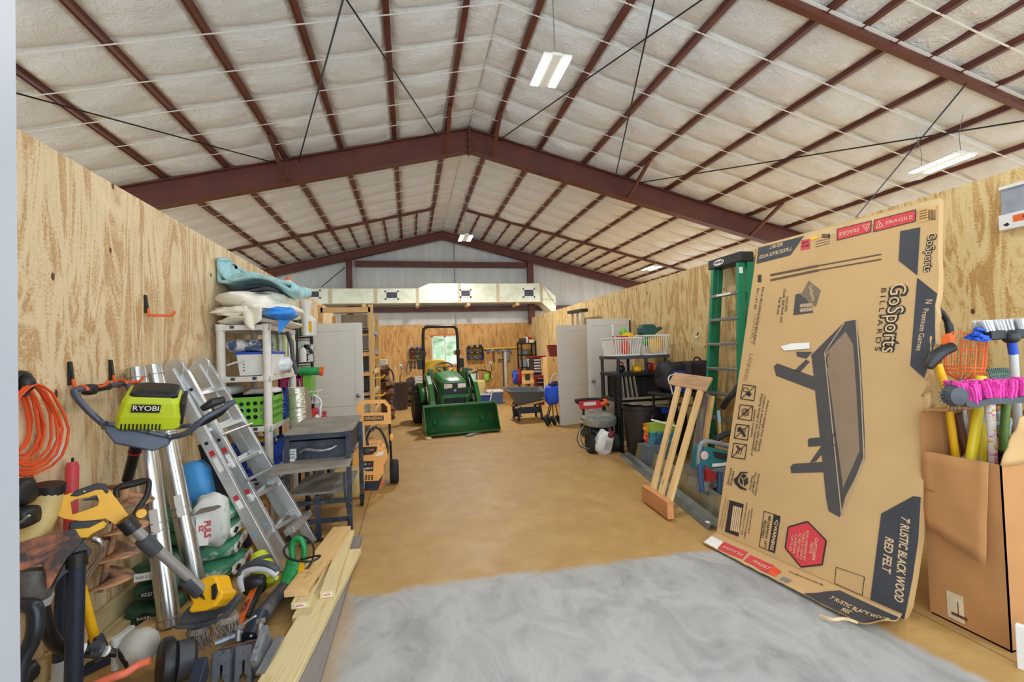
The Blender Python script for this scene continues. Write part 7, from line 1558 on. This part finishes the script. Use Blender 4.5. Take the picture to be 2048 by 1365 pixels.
# cues
mb=MB(MBX)
for dy in (0,10):
    pr=[(1541,551+dy),(1637,532+dy*.9),(1763,509+dy)]
    for i,w_ in ((0,.018),(1,.009)): mb.bar(Vector((*bp(*pr[i]),.003)),Vector((*bp(*pr[i+1]),.003)),w_,.001)
mb.obj('cue_picture',mat('cue_brown_print',(92,70,54),.7),root)
# box of balls
PICD=mat('picture_dark_print',(74,70,68),.7,var=.1); PICM=mat('picture_mid_print',(122,104,86),.7,var=.12); PICL=mat('picture_light_print',(176,152,126),.7,var=.1)
o=flat([(1618,562),(1642,581),(1632,614),(1602,591)],PICM,'ball_box_picture',root); flat([(1591,590),(1601,587),(1625,613),(1626,626),(1587,631)],PICD,'ball_tray_picture',root,z=.001)
mb=MB(MBX); ptext(mb,'GoSports',(1621,572),(1628,602),6); mb.obj('picture_lettering',TANINK,o)
mb=MB(MBX)
for i in range(4):
    for j in range(2): a=bp(1604+i*6,612+j*9-i*.6); mb.lathe([(.016,.0035),(.0,.0045)],10,T(a[0],a[1],0))
mb.obj('ball_picture',PICL,root)
# picture of the billiard table
tbp=flat([(1622,712),(1690,644),(1713,640),(1720.6,700),(1729,852),(1730.5,917),(1691,994),(1680,1035),(1658,1023),(1653,1000),(1624,715)],PICD,'table_picture',root)
flat([(1650,709),(1692,664),(1707,690),(1714,792),(1720,902),(1687,977),(1662,781)],mat('picture_felt_print',(140,118,94),.7,var=.06),'felt_picture',tbp,z=.0035)
mb=MB(MBX)
for a,b in (((1713,642),(1722,760)),((1722,760),(1729,916)),((1729,916),(1684,1030)),((1650,706),(1684,1030)),((1690,646),(1650,706))): mb.bar(Vector((*bp(*a),.005)),Vector((*bp(*b),.005)),.007,.001)
mb.obj('rail_highlight',PICL,tbp)
mb=MB(MBX)
for c0 in ((1664,722),(1676,880)): mb.tube([Vector((*bp(c0[0]+6*cos(t_)-4,c0[1]+13*sin(t_)),.0045)) for t_ in [radians(a) for a in range(100,261,20)]],.003,4)
mb.obj('pocket_marks',INK,tbp)
for pts in ([(1548,733),(1555,727.5),(1632,755),(1632,782),(1552.5,752)],[(1588,743),(1612,720),(1620,724),(1600,745)],[(1593,704),(1625,704),(1613,718),(1594,713)],[(1616,880),(1621,877),(1645,875),(1645,892),(1617,894.5)],[(1581,935),(1586.6,928.6),(1651,924),(1651,945),(1583,947)],[(1620,926),(1643,893),(1649,903),(1632,924)]):
    flat(pts,PICD,'table_leg_picture',tbp,z=.0015)
flat([(1562,694),(1582,688),(1620,686),(1620,698),(1570,702)],PAPER,'torn_white_tape',root,z=.006)
# small lettering
mb=MB(MBX)
ptext(mb,'INCLUDES',(1575,594),(1572,624),4); ptext(mb,'Chalk, Ball Rack and',(1570,578),(1563,645),4.5); ptext(mb,'Felt Brush',(1561,595),(1556,630),4.5)
mb.obj('small_lettering',INK,root)
mb=MB(MBX)
ptext(mb,'Part #: BILLIARDS-RSTK-BLK-RED-7',(1527,575),(1508,690),4.5); ptext(mb,'Box: 1 of 1 SET',(1517,577),(1510,620),4.5)
mb.obj('small_lettering',INK,root)
mb=MB(MBX)
ptext(mb,'If there is damage from shipping,',(1537,802),(1518,905),4.5); ptext(mb,'recipient is allowed to safely damage.',(1531,792),(1511,905),4.5); ptext(mb,'Shipping damage is the responsibility of',(1525,788),(1504,912),4.5); ptext(mb,'delivery company',(1511,820),(1504,875),4.5)
mb.obj('small_lettering',INK,root)
mb=MB(MBX)
ptext(mb,'HANDLE',(1468,943),(1462,972),5); ptext(mb,'WITH CARE',(1463,936),(1456,970),5)
mb.obj('small_lettering',INK,root)
mb=MB(MBX)
ptext(mb,'Attention Driver:',(1519,948),(1511,993),4.5); ptext(mb,'This is TEAM LIFT',(1512,945),(1505,988),4.5); ptext(mb,'Keep Dry.',(1506,953),(1500,982),4.5)
mb.obj('small_lettering',INK,root)
mb=MB(MBX)
ptext(mb,'PLEASE INSPECT CONTENTS UPON ARRIVAL',(1458,1000),(1444,1060),2.6,bold=.0); ptext(mb,'REPORT MISSING PARTS PROMPTLY',(1453,996),(1439,1058),2.6,bold=.0)
mb.obj('small_lettering',INK,root)
mb=MB(MBX)
ptext(mb,'PLEASE CAREFULLY CUT TAPE',(1495,1006),(1484,1070),3); ptext(mb,'THE SHARP INSTRUMENT',(1500,1020),(1489,1078),3); ptext(mb,'INSIDE FRAGILE',(1505,1018),(1498,1068),3)
mb.obj('small_lettering',INK,root)
mb=MB(MBX); ptext(mb,'LANNING',(1503,708),(1490,762),9,bold=.0); ptext(mb,'CONTACT',(1513,628),(1503,688),9,bold=.0); mb.obj('pencil_lettering',mat('faint_pencil',(150,124,86),.8),root)
# pictograms
def icon(c,kind):
    cx,cy=c; mb=MB(MBX); w_=13.5; h=15; sk=-3
    sq=[(cx-w_+sk*-.4+1.5,cy-h),(cx+w_+1.5,cy-h+3),(cx+w_-2,cy+h+2),(cx-w_-2,cy+h-2)]
    outline(mb,sq,.007,.003)
    mb.bar(Vector((*bp(cx-w_-1,cy+h-2),.003)),Vector((*bp(cx+w_,cy-h+3),.003)),.006,.001)
    if kind==0: mb.prism([bp(*p) for p in ((cx-6,cy+2),(cx+2,cy-2),(cx+7,cy+4),(cx+2,cy+9),(cx-3,cy+6))],.0028,.004); outline(mb,[(cx-9,cy-9),(cx,cy-8),(cx-1,cy-1),(cx-10,cy-2)],.005,.003)
    elif kind==1:
        for k in range(3): outline(mb,[(cx-7+3*k,cy-6+2*k),(cx+1+3*k,cy-8+2*k),(cx+2+2*k,cy+2+2*k),(cx-7+2*k,cy+4+2*k)],.004,.003)
    elif kind==2: mb.prism([bp(*p) for p in ((cx-8,cy-8),(cx-2,cy-10),(cx+9,cy+9),(cx+4,cy+11),(cx-3,cy),(cx-9,cy+1))],.0028,.004); outline(mb,[(cx,cy-6),(cx+7,cy-6),(cx+7,cy+1),(cx,cy+1)],.004,.003)
    else:
        for k in range(3): mb.bar(Vector((*bp(cx-8+5*k,cy+8),.003)),Vector((*bp(cx-1+4*k,cy-7),.003)),.005,.001)
        mb.prism([bp(*p) for p in ((cx-7,cy-10),(cx-2,cy-10),(cx+2,cy-3),(cx-2,cy-2))],.0028,.004)
    mb.obj('pictogram',INK,root)
for k,c in enumerate(((1497,785),(1491.5,825),(1484,864),(1479,902))): icon(c,k)
mb=MB(MBX)
for pts in ([(1482,952),(1489,948),(1494,953),(1487,959)],[(1480,954),(1486,961),(1486,972),(1480,965)],[(1488,961),(1496,955),(1497,967),(1489,974)],[(1468,960),(1476,952),(1482,944),(1496,945),(1496,947),(1484,948),(1478,956),(1476,964),(1484,974),(1494,979),(1493,982),(1480,978),(1470,968)]): mb.prism([bp(*p) for p in pts],.0028,.004)
mb.obj('pictogram',INK,root)
pl_=flat([(1460,1001),(1488,1009),(1477,1074),(1450,1064)],INK,'product_panel',root)
mb=MB(MBX)
for k in range(5): mb.prism([bp(*p) for p in ((1467.5+3.6*k,1012+k),(1470+3.6*k,1012.6+k),(1463.5+3.6*k,1062+k),(1461+3.6*k,1061+k))],.0035,.005)
mb.obj('panel_stripes',TANINK,pl_)
wl=[(1529,1023),(1561,1034),(1549.6,1106.6),(1519,1094)]; mb=MB(MBX); outline(mb,wl,.005,.003); wo=mb.obj('warning_frame',INK,root)
ws=flat([(1548,1030),(1561,1034),(1549.6,1106.6),(1537,1101)],INK,'warning_strip',root)
mb=MB(MBX); ptext(mb,'WARNING',(1552.5,1052),(1543.5,1101),7,bold=.03); outline(mb,[(1549,1049),(1557,1051),(1555,1041)],.004,.0045); mb.obj('warning_lettering',TANINK,ws)
mb=MB(MBX); ptext(mb,'MECHANICAL LIFT',(1540,1033),(1530,1096),5,bold=.02); ptext(mb,'REQUIRED',(1531.5,1042),(1525,1076),5,bold=.02); mb.obj('warning_lettering',INK,wo)
hx=[(1577,1055),(1616,1044),(1653,1082),(1645,1130),(1603,1135),(1571,1097)]
ho=flat(hx,CRED,'red_hexagon',root); mb=MB(MBX); outline(mb,hx,.009,.0035); mb.obj('hexagon_outline',INK,ho)
mb=MB(MBX); ptext(mb,'CUSTOMER',(1634,1077),(1627,1122),6,bold=.01); ptext(mb,'NOTE',(1625,1087),(1621,1108),6,bold=.01)
for i,s_ in enumerate(('BOX VERIFIED BY','TABLE IS HEAVY','DO NOT OPEN AT','CARRIER','OF FLAP')): ptext(mb,s_,(1616-7.5*i,1062+2.5*i),(1609-7.0*i,(1122,1120,1116,1108,1102)[i]),5,bold=.005)
mb.obj('hexagon_lettering',TANINK,ho)
mb=MB(MBX); outline(mb,[(1673,1135),(1729.6,1154.7),(1725,1192),(1669.7,1167.6)],.003,.003); mb.obj('blank_frame',INK,root)
# flap folded out on the floor
FO1,FO2=PZ(1403,1086,.012),PZ(1778,1280,.02)
def fpt(px,py): return PZ(px,py,.024)
F0=B1+V(0,0,.03); F1=B2+V(0,0,.03)
mb=MB()
def flf(u,v):
    a=F0.lerp(F1,u); b=FO1.lerp(FO2,u); w=.008*noise.noise(Vector((u*14,v*2,1)))*v; r=.10*max(0,(u-.86)/.14)**2*v*v
    return a.lerp(b,v+.02*noise.noise(Vector((u*40,1,2)))*v)+V(0,0,w+.006*v+r)
mb.grid(flf,60,8); mb.obj('bottom_flap',KRAFT,root,smooth=60,sol=.006)
# prints follow the flap: coordinates (u along the fold, v out from it)
def onflap(pts,off=.005):
    """points (u,v) on the flap, raised a little"""
    return [flf(u,v)+V(0,0,off) for u,v in pts]
def fuv(px,py):
    q=PZ(px,py,.026); e2=(F1-F0); n2=(FO1-F0); n2.z=0
    # solve q=F0+u*e2+v*((1-u)*(FO1-F0)+u*(FO2-F1)) by two steps
    u=(q-F0).dot(e2)/e2.length_squared
    for _ in range(4):
        m=(FO1-F0).lerp(FO2-F1,u); r=q-(F0+e2*u); v=(r.x*m.x+r.y*m.y)/(m.x*m.x+m.y*m.y); u=(q-F0-m*v).dot(e2)/e2.length_squared
    return (u,v)
def flapface(pts,m,name,off,par=root,n=10):
    P_=[fuv(*p) for p in pts]; mb=MB()
    a,b,c,d=P_[:4]
    def fn(s,t_):
        x=[(a[i]*(1-s)+b[i]*s)*(1-t_)+(d[i]*(1-s)+c[i]*s)*t_ for i in (0,1)]
        return flf(min(1,max(0,x[0])),min(1.0,max(.0,x[1])))+V(0,0,off)
    mb.grid(fn,24,4); return mb.obj(name,m,par,sol=.001)
dk=flapface([(1604,1189),(1680,1184),(1811,1247),(1772,1279)],BOXD,'charcoal_flap_panel',.0055)
def ftext(mb,s,p0,p1,h):
    t2=MB(); text_into(t2,s,Matrix(),1.,1.,align='LEFT',bold=.02,shear=.15,depth=0); xs=[v_.x for v_ in t2.v]; x0=min(xs); w_=max(xs)-x0
    a,b=fuv(*p0),fuv(*p1); b0=len(mb.v)
    for v_ in t2.v:
        k=(v_.x-x0)/w_; u=a[0]+(b[0]-a[0])*k; vv=a[1]+(b[1]-a[1])*k-v_.y*h; mb.v.append(flf(min(1,u),min(1,max(0,vv)))+V(0,0,.0085))
    mb.f+=[[b0+i for i in fc] for fc in t2.f]; mb.uv+=t2.uv; mb.mi+=[0]*len(t2.f)
mb=MB(); ftext(mb,"7' RUSTIC BLACK WOOD",(1661,1199),(1779,1254),.22); ftext(mb,'RED FELT',(1684,1222),(1733,1245),.22); mb.obj('flap_lettering',TANINK,dk)
r1=flapface([(1448,1085.5),(1496,1107),(1484,1120),(1436,1099)],CRED,'flap_red_label',.0055); r2=flapface([(1501,1112),(1549,1134),(1537,1149),(1488,1122)],CRED,'flap_red_label',.0055)
mb=MB(); ftext(mb,'FRAGILE',(1486,1113),(1446,1095),-.2); mb.obj('flap_lettering',TANINK,r1); mb=MB(); ftext(mb,'FRAGILE',(1505,1124),(1540,1140),.2); mb.obj('flap_lettering',TANINK,r2)
flapface([(1545,1134),(1563,1146),(1549,1155),(1536,1148)],mat('orange_red_sticker',(232,80,52),.6),'orange_sticker',.0085)
flapface([(1424,1074),(1447,1086),(1434,1098),(1408,1084)],PAPER,'white_paper_label',.0055)
flapface([(1567,1155),(1584,1163),(1574,1168),(1558,1160)],GRY,'grey_barcode',.0055)
mb=MB(); ftext(mb,'Part: billiards carton lower flap',(1578,1146),(1647,1174),.1); mb.obj('flap_lettering',INK,root)
mb=MB(); p=smoothpath([PZ(1640,1232,.02),PZ(1665,1240,.03),PZ(1688,1238,.04),PZ(1715,1246,.03)],5); mb.tube(p,.008,5); mb.obj('torn_flap_curl',TEARM,root)
# ---- brown carton holding garden tools
FX,Y0c,Y1c,DX=2.785,1.65,1.995,.62
root=thing('tool_carton','big plain brown carton holding brooms and garden tools','carton',(FX+DX/2,(Y0c+Y1c)/2,0)); t_=.006
for nm,lo,hi in (('front_wall',(FX,Y0c,0),(FX+t_,Y1c,.9)),('back_wall',(FX+DX,Y0c,0),(FX+DX+t_,Y1c,1.1)),('near_wall',(FX,Y0c,0),(FX+DX,Y0c+t_,.9)),('far_wall',(FX,Y1c,0),(FX+DX,Y1c+t_,1.12)),('carton_floor',(FX,Y0c,0.002),(FX+DX,Y1c,.01))):
    mb=MB(); mb.box(lo,hi); mb.obj(nm,CARD,root)
def quadplate(a,b,c,d,th_=.006,n=8,wav=.0,seed=0):
    mb=MB(); a,b,c,d=[Vector(p) for p in (a,b,c,d)]; nn=(b-a).cross(d-a).normalized()
    def fn(u,v): p=(a*(1-u)+b*u)*(1-v)+(d*(1-u)+c*u)*v; return p+nn*wav*noise.noise(Vector((u*3+seed,v*3,seed)))
    mb.grid(fn,n,n); return mb
mb=quadplate((FX-.012,Y1c,.9),(FX-.012,Y0c+.04,.905),(FX-.06,Y0c+.05,.4),(FX-.03,Y1c,.5),wav=.012); mb.obj('front_flap',CARD,root,smooth=60,sol=.006)
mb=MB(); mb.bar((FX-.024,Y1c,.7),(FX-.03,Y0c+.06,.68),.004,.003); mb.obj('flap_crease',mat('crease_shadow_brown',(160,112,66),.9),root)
mb=quadplate((FX-.01,Y0c-.005,.9),(FX+.5,Y0c-.005,.9),(FX+.5,Y0c-.05,1.16),(FX+.02,Y0c-.07,1.14),wav=.02,seed=3); mb.obj('near_flap',KRAFT,root,smooth=60,sol=.006)
mb=quadplate((FX+.01,Y1c-.003,1.12),(FX+.6,Y1c-.003,1.12),(FX+.6,Y1c-.16,1.18),(FX+.05,Y1c-.16,1.15),wav=.02,seed=5); mb.obj('far_flap',CARD,root,smooth=60,sol=.006)
a,b=PX(1897,1245,FX),PX(1930,1262,FX); mb=MB(); mb.box((FX-.003,b.y,.03),(FX-.0005,a.y,.17)); mb.obj('clear_tape_patch',mat('pale_tape',(206,190,160),.25),root)
mb=MB(); a=PX(1916,1212,FX); mb.box((FX-.004,a.y-.004,a.z-.05),(FX-.002,a.y+.0,a.z+.02)); mb.box((FX-.004,a.y-.04,a.z-.06),(FX-.002,a.y+.03,a.z-.045)); mb.obj('dark_tear',mat('dark_tear_brown',(92,56,36),.9),root)
WT=2.56
def DT(px,py,w=WT): return D(px,py,w)
def floorpt(px,py,w): p=DT(px,py,w); return V(min(max(p.x,FX+.06),FX+DX-.08),min(max(p.y,Y0c+.05),Y1c-.05),.02)
# pink push broom
PINKB=mat('hot_pink_bristle',(232,70,172),.8,var=.2,scale=50,bump=.8)
root=thing('pink_broom','hot pink bristled push broom upside down in the brown carton','broom',tuple(floorpt(1983,915,2.4)))
wq=2.3; base=smoothpath([DT(1916,803,wq),DT(1935,808,wq),DT(1965,801,wq),DT(2000,800,wq),DT(2040,797,wq),DT(2090,793,wq)],6)
mb=MB()
for i in range(len(base)-1): mb.bar(base[i],base[i+1]+(base[i+1]-base[i])*.1,.09,.03,CU)
mb.obj('broom_block',DGRY,root)
mb=MB(); r=random.Random(4)
for i in range(190):
    k=r.random()*(len(base)-1.01); j=int(k); p=base[j].lerp(base[j+1],k-j)+CW*r.uniform(-.04,.04); x_=k/(len(base)-1)
    q=p+CU*(.085+.02*r.random())-CR*(.03*(1-x_*2)+.02)+CW*r.uniform(-.02,.02); mb.tube([p,p.lerp(q,.6)+CR*.004,q],[.007,.0085,.0095],4)
mb.obj('pink_bristles',PINKB,root)
mb=MB(frame(DT(1908,792,wq-.02),CR,CU)); mb.lathe([(.05,-.02),(.055,0),(.045,.03),(.01,.04)],18)
for k in range(14): a_=radians(100+17*k); mb.tube([(.05*cos(a_),.05*sin(a_),0),(.078*cos(a_),.078*sin(a_),0)],.003,4)
mb.obj('end_hub',DGRY,root,smooth=40)
HAND=NT('sticker_pole'); uv=HAND.coord('UV'); n=HAND.noise(HAND.map(uv,(30,14,1)),1.,2); HM=HAND.fin(HAND.ramp(n,(.34,(224,180,40)),(.42,(236,226,220)),(.58,(236,226,226)),(.62,(220,60,110)),(.7,(236,228,226))),.45)
mb=MB(); mb.tube([DT(1981,806,wq+.01),DT(1983,860,wq+.05),floorpt(1984,925,2.4)],.018,10); mb.obj('printed_pole',HM,root,smooth=60)
# blue and grey broom
root=thing('deck_brush','grey and blue bristled brush head raised above the brown carton','brush',tuple(floorpt(2040,900,2.5)))
wq=2.45; a,b=DT(1968,672,wq),DT(2100,664,wq); mb=MB(); mb.bar(a,b,.08,.05,CU); mb.obj('brush_block',BLK,root,bev=.008)
for nm,m,k0,k1,n in (('grey_bristles',mat('grey_white_bristle',(206,206,208),.8,var=.2,bump=.5),.0,1.,70),('blue_bristles',mat('blue_bristle',(30,84,196),.7,var=.2),-.05,.02,18)):
    mb=MB(); r=random.Random(8)
    for i in range(n):
        k=k0+(k1-k0)*i/n; p=a.lerp(b,k)+CU*(.02 if nm[0]=='g' else r.uniform(-.03,.03))+CW*r.uniform(-.035,.035); q=p+(CU*.06-CR*.03*(1-k) if nm[0]=='g' else -CR*.05+CU*.01); mb.tube([p,q],[.007,.01],4)
    mb.obj(nm,m,root)
mb=MB(); mb.blob(DT(2022,674,wq-.03),(.035,.035,.035),12,8,2.5); mb.obj('pole_socket',BLK,root,smooth=60)
mb=MB(); p0=DT(2023,682,wq); p1=DT(2027,708,wq+.01); p2=floorpt(2040,900,2.5); mb.tube([p0,p1],.02,10); mb.obj('blue_grip',BLUE,root,smooth=60); mb=MB(); mb.tube([p1,p2],.0185,10); mb.obj('grey_pole',LGRY,root,smooth=60)
# orange fruit picker
OW=mat('orange_coated_wire',(240,112,50),.45); root=thing('fruit_picker','orange wire fruit picker basket standing in the brown carton','fruit picker',tuple(floorpt(1926,900,2.6)))
wq=2.62; c0=DT(1927,700,wq); c1=DT(1925,752,wq); ax_=(c0-c1).normalized(); s1_=ax_.cross(CW).normalized(); s2=ax_.cross(s1_)
mb=MB()
for k in range(14):
    a_=2*pi*k/14; rad=lambda r_,q: q+(s1_*cos(a_)+s2*sin(a_))*r_
    hgt=.03+.05*max(0,cos(a_*1.0+pi)) ; mb.tube(smoothpath([rad(.02,c1-ax_*.02),rad(.06,c1),rad(.088,c1+ax_*.03),rad(.094,c0),rad(.094,c0+ax_*hgt)],3),.0036,5)
for r_,q in ((.094,c0),(.091,c1+ax_*.05),(.088,c1+ax_*.03)): mb.tube([q+(s1_*cos(2*pi*k/24)+s2*sin(2*pi*k/24))*r_ for k in range(24)],.004,5,closed=True)
for k in (-1,0,1): mb.tube(smoothpath([c0+ax_*.03+s1_*.09*k,c0+ax_*.1+s1_*.05*k,c0+ax_*.09+s1_*(.03+.05*k)],3),.004,5)
mb.obj('wire_basket',OW,root)
mb=MB(); mb.tube([c1-ax_*.01,c1-ax_*.06],.016,8); mb.obj('socket',LGRY,root); mb=MB(); mb.tube([c1-ax_*.06,floorpt(1926,900,2.6)],.012,8); mb.obj('pole',ALU,root)
# black saw or grip with loop, yellow pole
root=thing('pole_saw','yellow poled tool with black head in the brown carton','garden tool',tuple(floorpt(1935,905,2.5)))
wq=2.55; mb=MB(); mb.tube(smoothpath([DT(1868,612,2.7),DT(1885,628,2.7),DT(1897,650,2.7),DT(1899,672,2.68),DT(1892,692,2.66),DT(1880,705,2.64)],6),[.016]*12+[.02]*13+[.022]*6,9); mb.obj('black_loop',BLK,root,smooth=60)
mb=MB(); mb.tube([DT(1856,735,wq),DT(1868,716,wq),DT(1885,703,wq),DT(1905,694,wq)],[.025,.036,.03,.028],10); mb.obj('black_head',BLK,root,smooth=50)
mb=MB(); mb.tube([DT(1897,671,2.64),DT(1898,690,2.62)],.03,4); mb.obj('orange_clip',OW,root)
mb=MB(); mb.tube([DT(1876,728,wq),DT(1892,775,wq),floorpt(1936,908,2.5)],.018,10); mb.obj('yellow_pole',YEL,root,smooth=60)
for i,(pts,r_,m,nm,lab) in enumerate((([(1962,753,2.5),(1955,830,2.48),(1942,918,2.44)],.024,mat('bright_yellow_handle',(240,214,40),.4,var=.05),'garden_pole','front thick yellow handle in the brown carton'),([(1964,848,2.55),(1963,915,2.5)],.021,mat('bright_yellow_handle',(240,214,40)),'garden_pole','rear yellow handle right of the thick yellow one'),([(1914,828,2.6),(1922,860,2.6),(1935,915,2.56)],.019,mat('brown_wood_handle',(112,70,48),.5),'garden_pole','brown wooden handle between the yellow handles'),([(2012,808,2.6),(2008,870,2.58),(2008,920,2.55)],.02,mat('olive_green_handle',(110,150,70),.5),'garden_pole','olive green handle at the near end of the brown carton'))):
    q=[DT(*p) for p in pts]; q.append(floorpt(pts[-1][0],pts[-1][1],pts[-1][2])); mb=MB(); mb.tube(q,r_,10); single(nm,mb,m,lab,'tool handle',tuple(q[-1]),'handles in the brown carton',smooth=60)
root=thing('leaf_rake','green wire leaf rake with its fan up in the brown carton','rake',tuple(floorpt(2000,900,2.7)))
wq=2.75; mb=MB(); hub=DT(2003,800,wq)
for k in range(15): x=1975+4.2*k; y=739-3*sin(pi*k/14); tip_=DT(x,y,wq); mb.tube([hub,tip_,tip_-CU*.012+CW*.03],.0045,4)
mb.tube([DT(1979,752,wq),DT(2005,748,wq),DT(2032,752,wq)],.005,5); mb.obj('rake_tines',mat('grey_green_wire',(92,120,108),.5),root)
mb=MB(); mb.tube([hub,floorpt(2000,900,2.7)],.015,8); mb.obj('rake_pole',STL,root)
GLV=mat('pale_work_glove',(196,206,204),.9,bump=.5)
for i,(px,py,rx,rz_,lab) in enumerate(((1950,768,.07,.03,'pale cloth draped behind the pink bristles'),(1938,828,.05,.06,'upper pale work glove left of the thick yellow handle'),(1972,838,.04,.06,'pale work glove right of the thick yellow handle'),(1995,838,.05,.05,'pale cloth under the pink broom by the printed pole'),(2005,850,.04,.06,'white cloth bunch before the olive handle'))):
    q=DT(px,py,2.66); mb=MB(frame(q,CR,CU)); mb.blob((0,0,0),(rx,rz_,.03),14,8,2.2,.7,seed=i+50); single('work_cloth',mb,GLV,lab,'cloth',tuple(q),'cloths among the garden tools',smooth=60)
for i,(px,py,m,lab) in enumerate(((1918,903,LGRY,'crumpled pale plastic low in the brown carton'),(1995,890,BLK,'dark tangled thing low in the brown carton'))):
    q=DT(px,py,2.52); q.x=min(q.x,FX+DX-.15); mb=MB(); mb.blob((q.x+.05,min(q.y,Y1c-.08),.8),(.05,.05,.08),12,8,2.2,.6,seed=i); single('crumpled_bag',mb,m,lab,'bag',(q.x,q.y,.72),smooth=60)
# white board at the lower right edge
a,b=PZ(2036,1335),PZ(2080,1365); mb=MB(); mb.bar(a+V(0,0,.1),b+V(.1,-.1,.1),.03,.2); single('white_board',mb,WHT,'edge of a white board on the floor at the lower right corner','board',tuple(a),bev=.003)
# ---- white rail with caution label high on the right wall
a,b=PX(2008,392,RWX),PX(2060,380,RWX); y1,y0=a.y,1.72
root=thing('wall_rail','white rail with orange caution label high on the right wall','rail',(RWX-.05,y1,2.28))
mb=MB(); mb.box((RWX-.03,y0,2.36),(RWX-.004,y1,2.53)); mb.obj('grey_plate',mat('blue_grey_plate',(150,156,164),.5),root); mb=MB(); mb.box((RWX-.05,y0,2.53),(RWX-.004,y1,2.55)); mb.obj('white_lip',WHT,root)
mb=MB(); mb.box((RWX-.06,y0,2.25),(RWX-.004,y1+.005,2.355)); r_=mb.obj('white_bar',WHT,root,bev=.004)
MR=Matrix(((0,0,-1,RWX-.061),(-1,0,0,0),(0,1,0,0),(0,0,0,1)))
mb=MB(MR); mb.prism([(-y1+.075,2.29),(-y0,2.29),(-y0,2.335),(-y1+.075,2.335)],0,.002); l_=mb.obj('caution_label',mat('orange_caution',(230,104,40),.6),r_)
mb=MB(MR); text_into(mb,'CAUTION',T(-y1+.2,2.313,.0028),.034,1,bold=.02); mb.obj('caution_lettering',BLKINK,l_)
mb=MB(MR); mb.prism([(-y1+.02,2.285),(-y1+.045,2.295),(-y1+.055,2.28),(-y1+.04,2.27)],0,.002); mb.obj('diamond_mark',BLKINK,r_)
# spray mark and hook on the right wall
c=PX(1397,672,RWX); root=thing('small_hook','small pale hook on the right wall left of the green ladder','hook',(RWX,c.y,c.z)); mb=MB(); mb.tube([(RWX-.001,c.y,c.z+.05),(RWX-.03,c.y,c.z)],.008,6); mb.obj('hook_pin',BLK,root); mb=MB(); mb.blob((RWX-.03,c.y,c.z-.02),(.025,.025,.025),10,8); mb.obj('pale_knob',WHT,root,smooth=60)
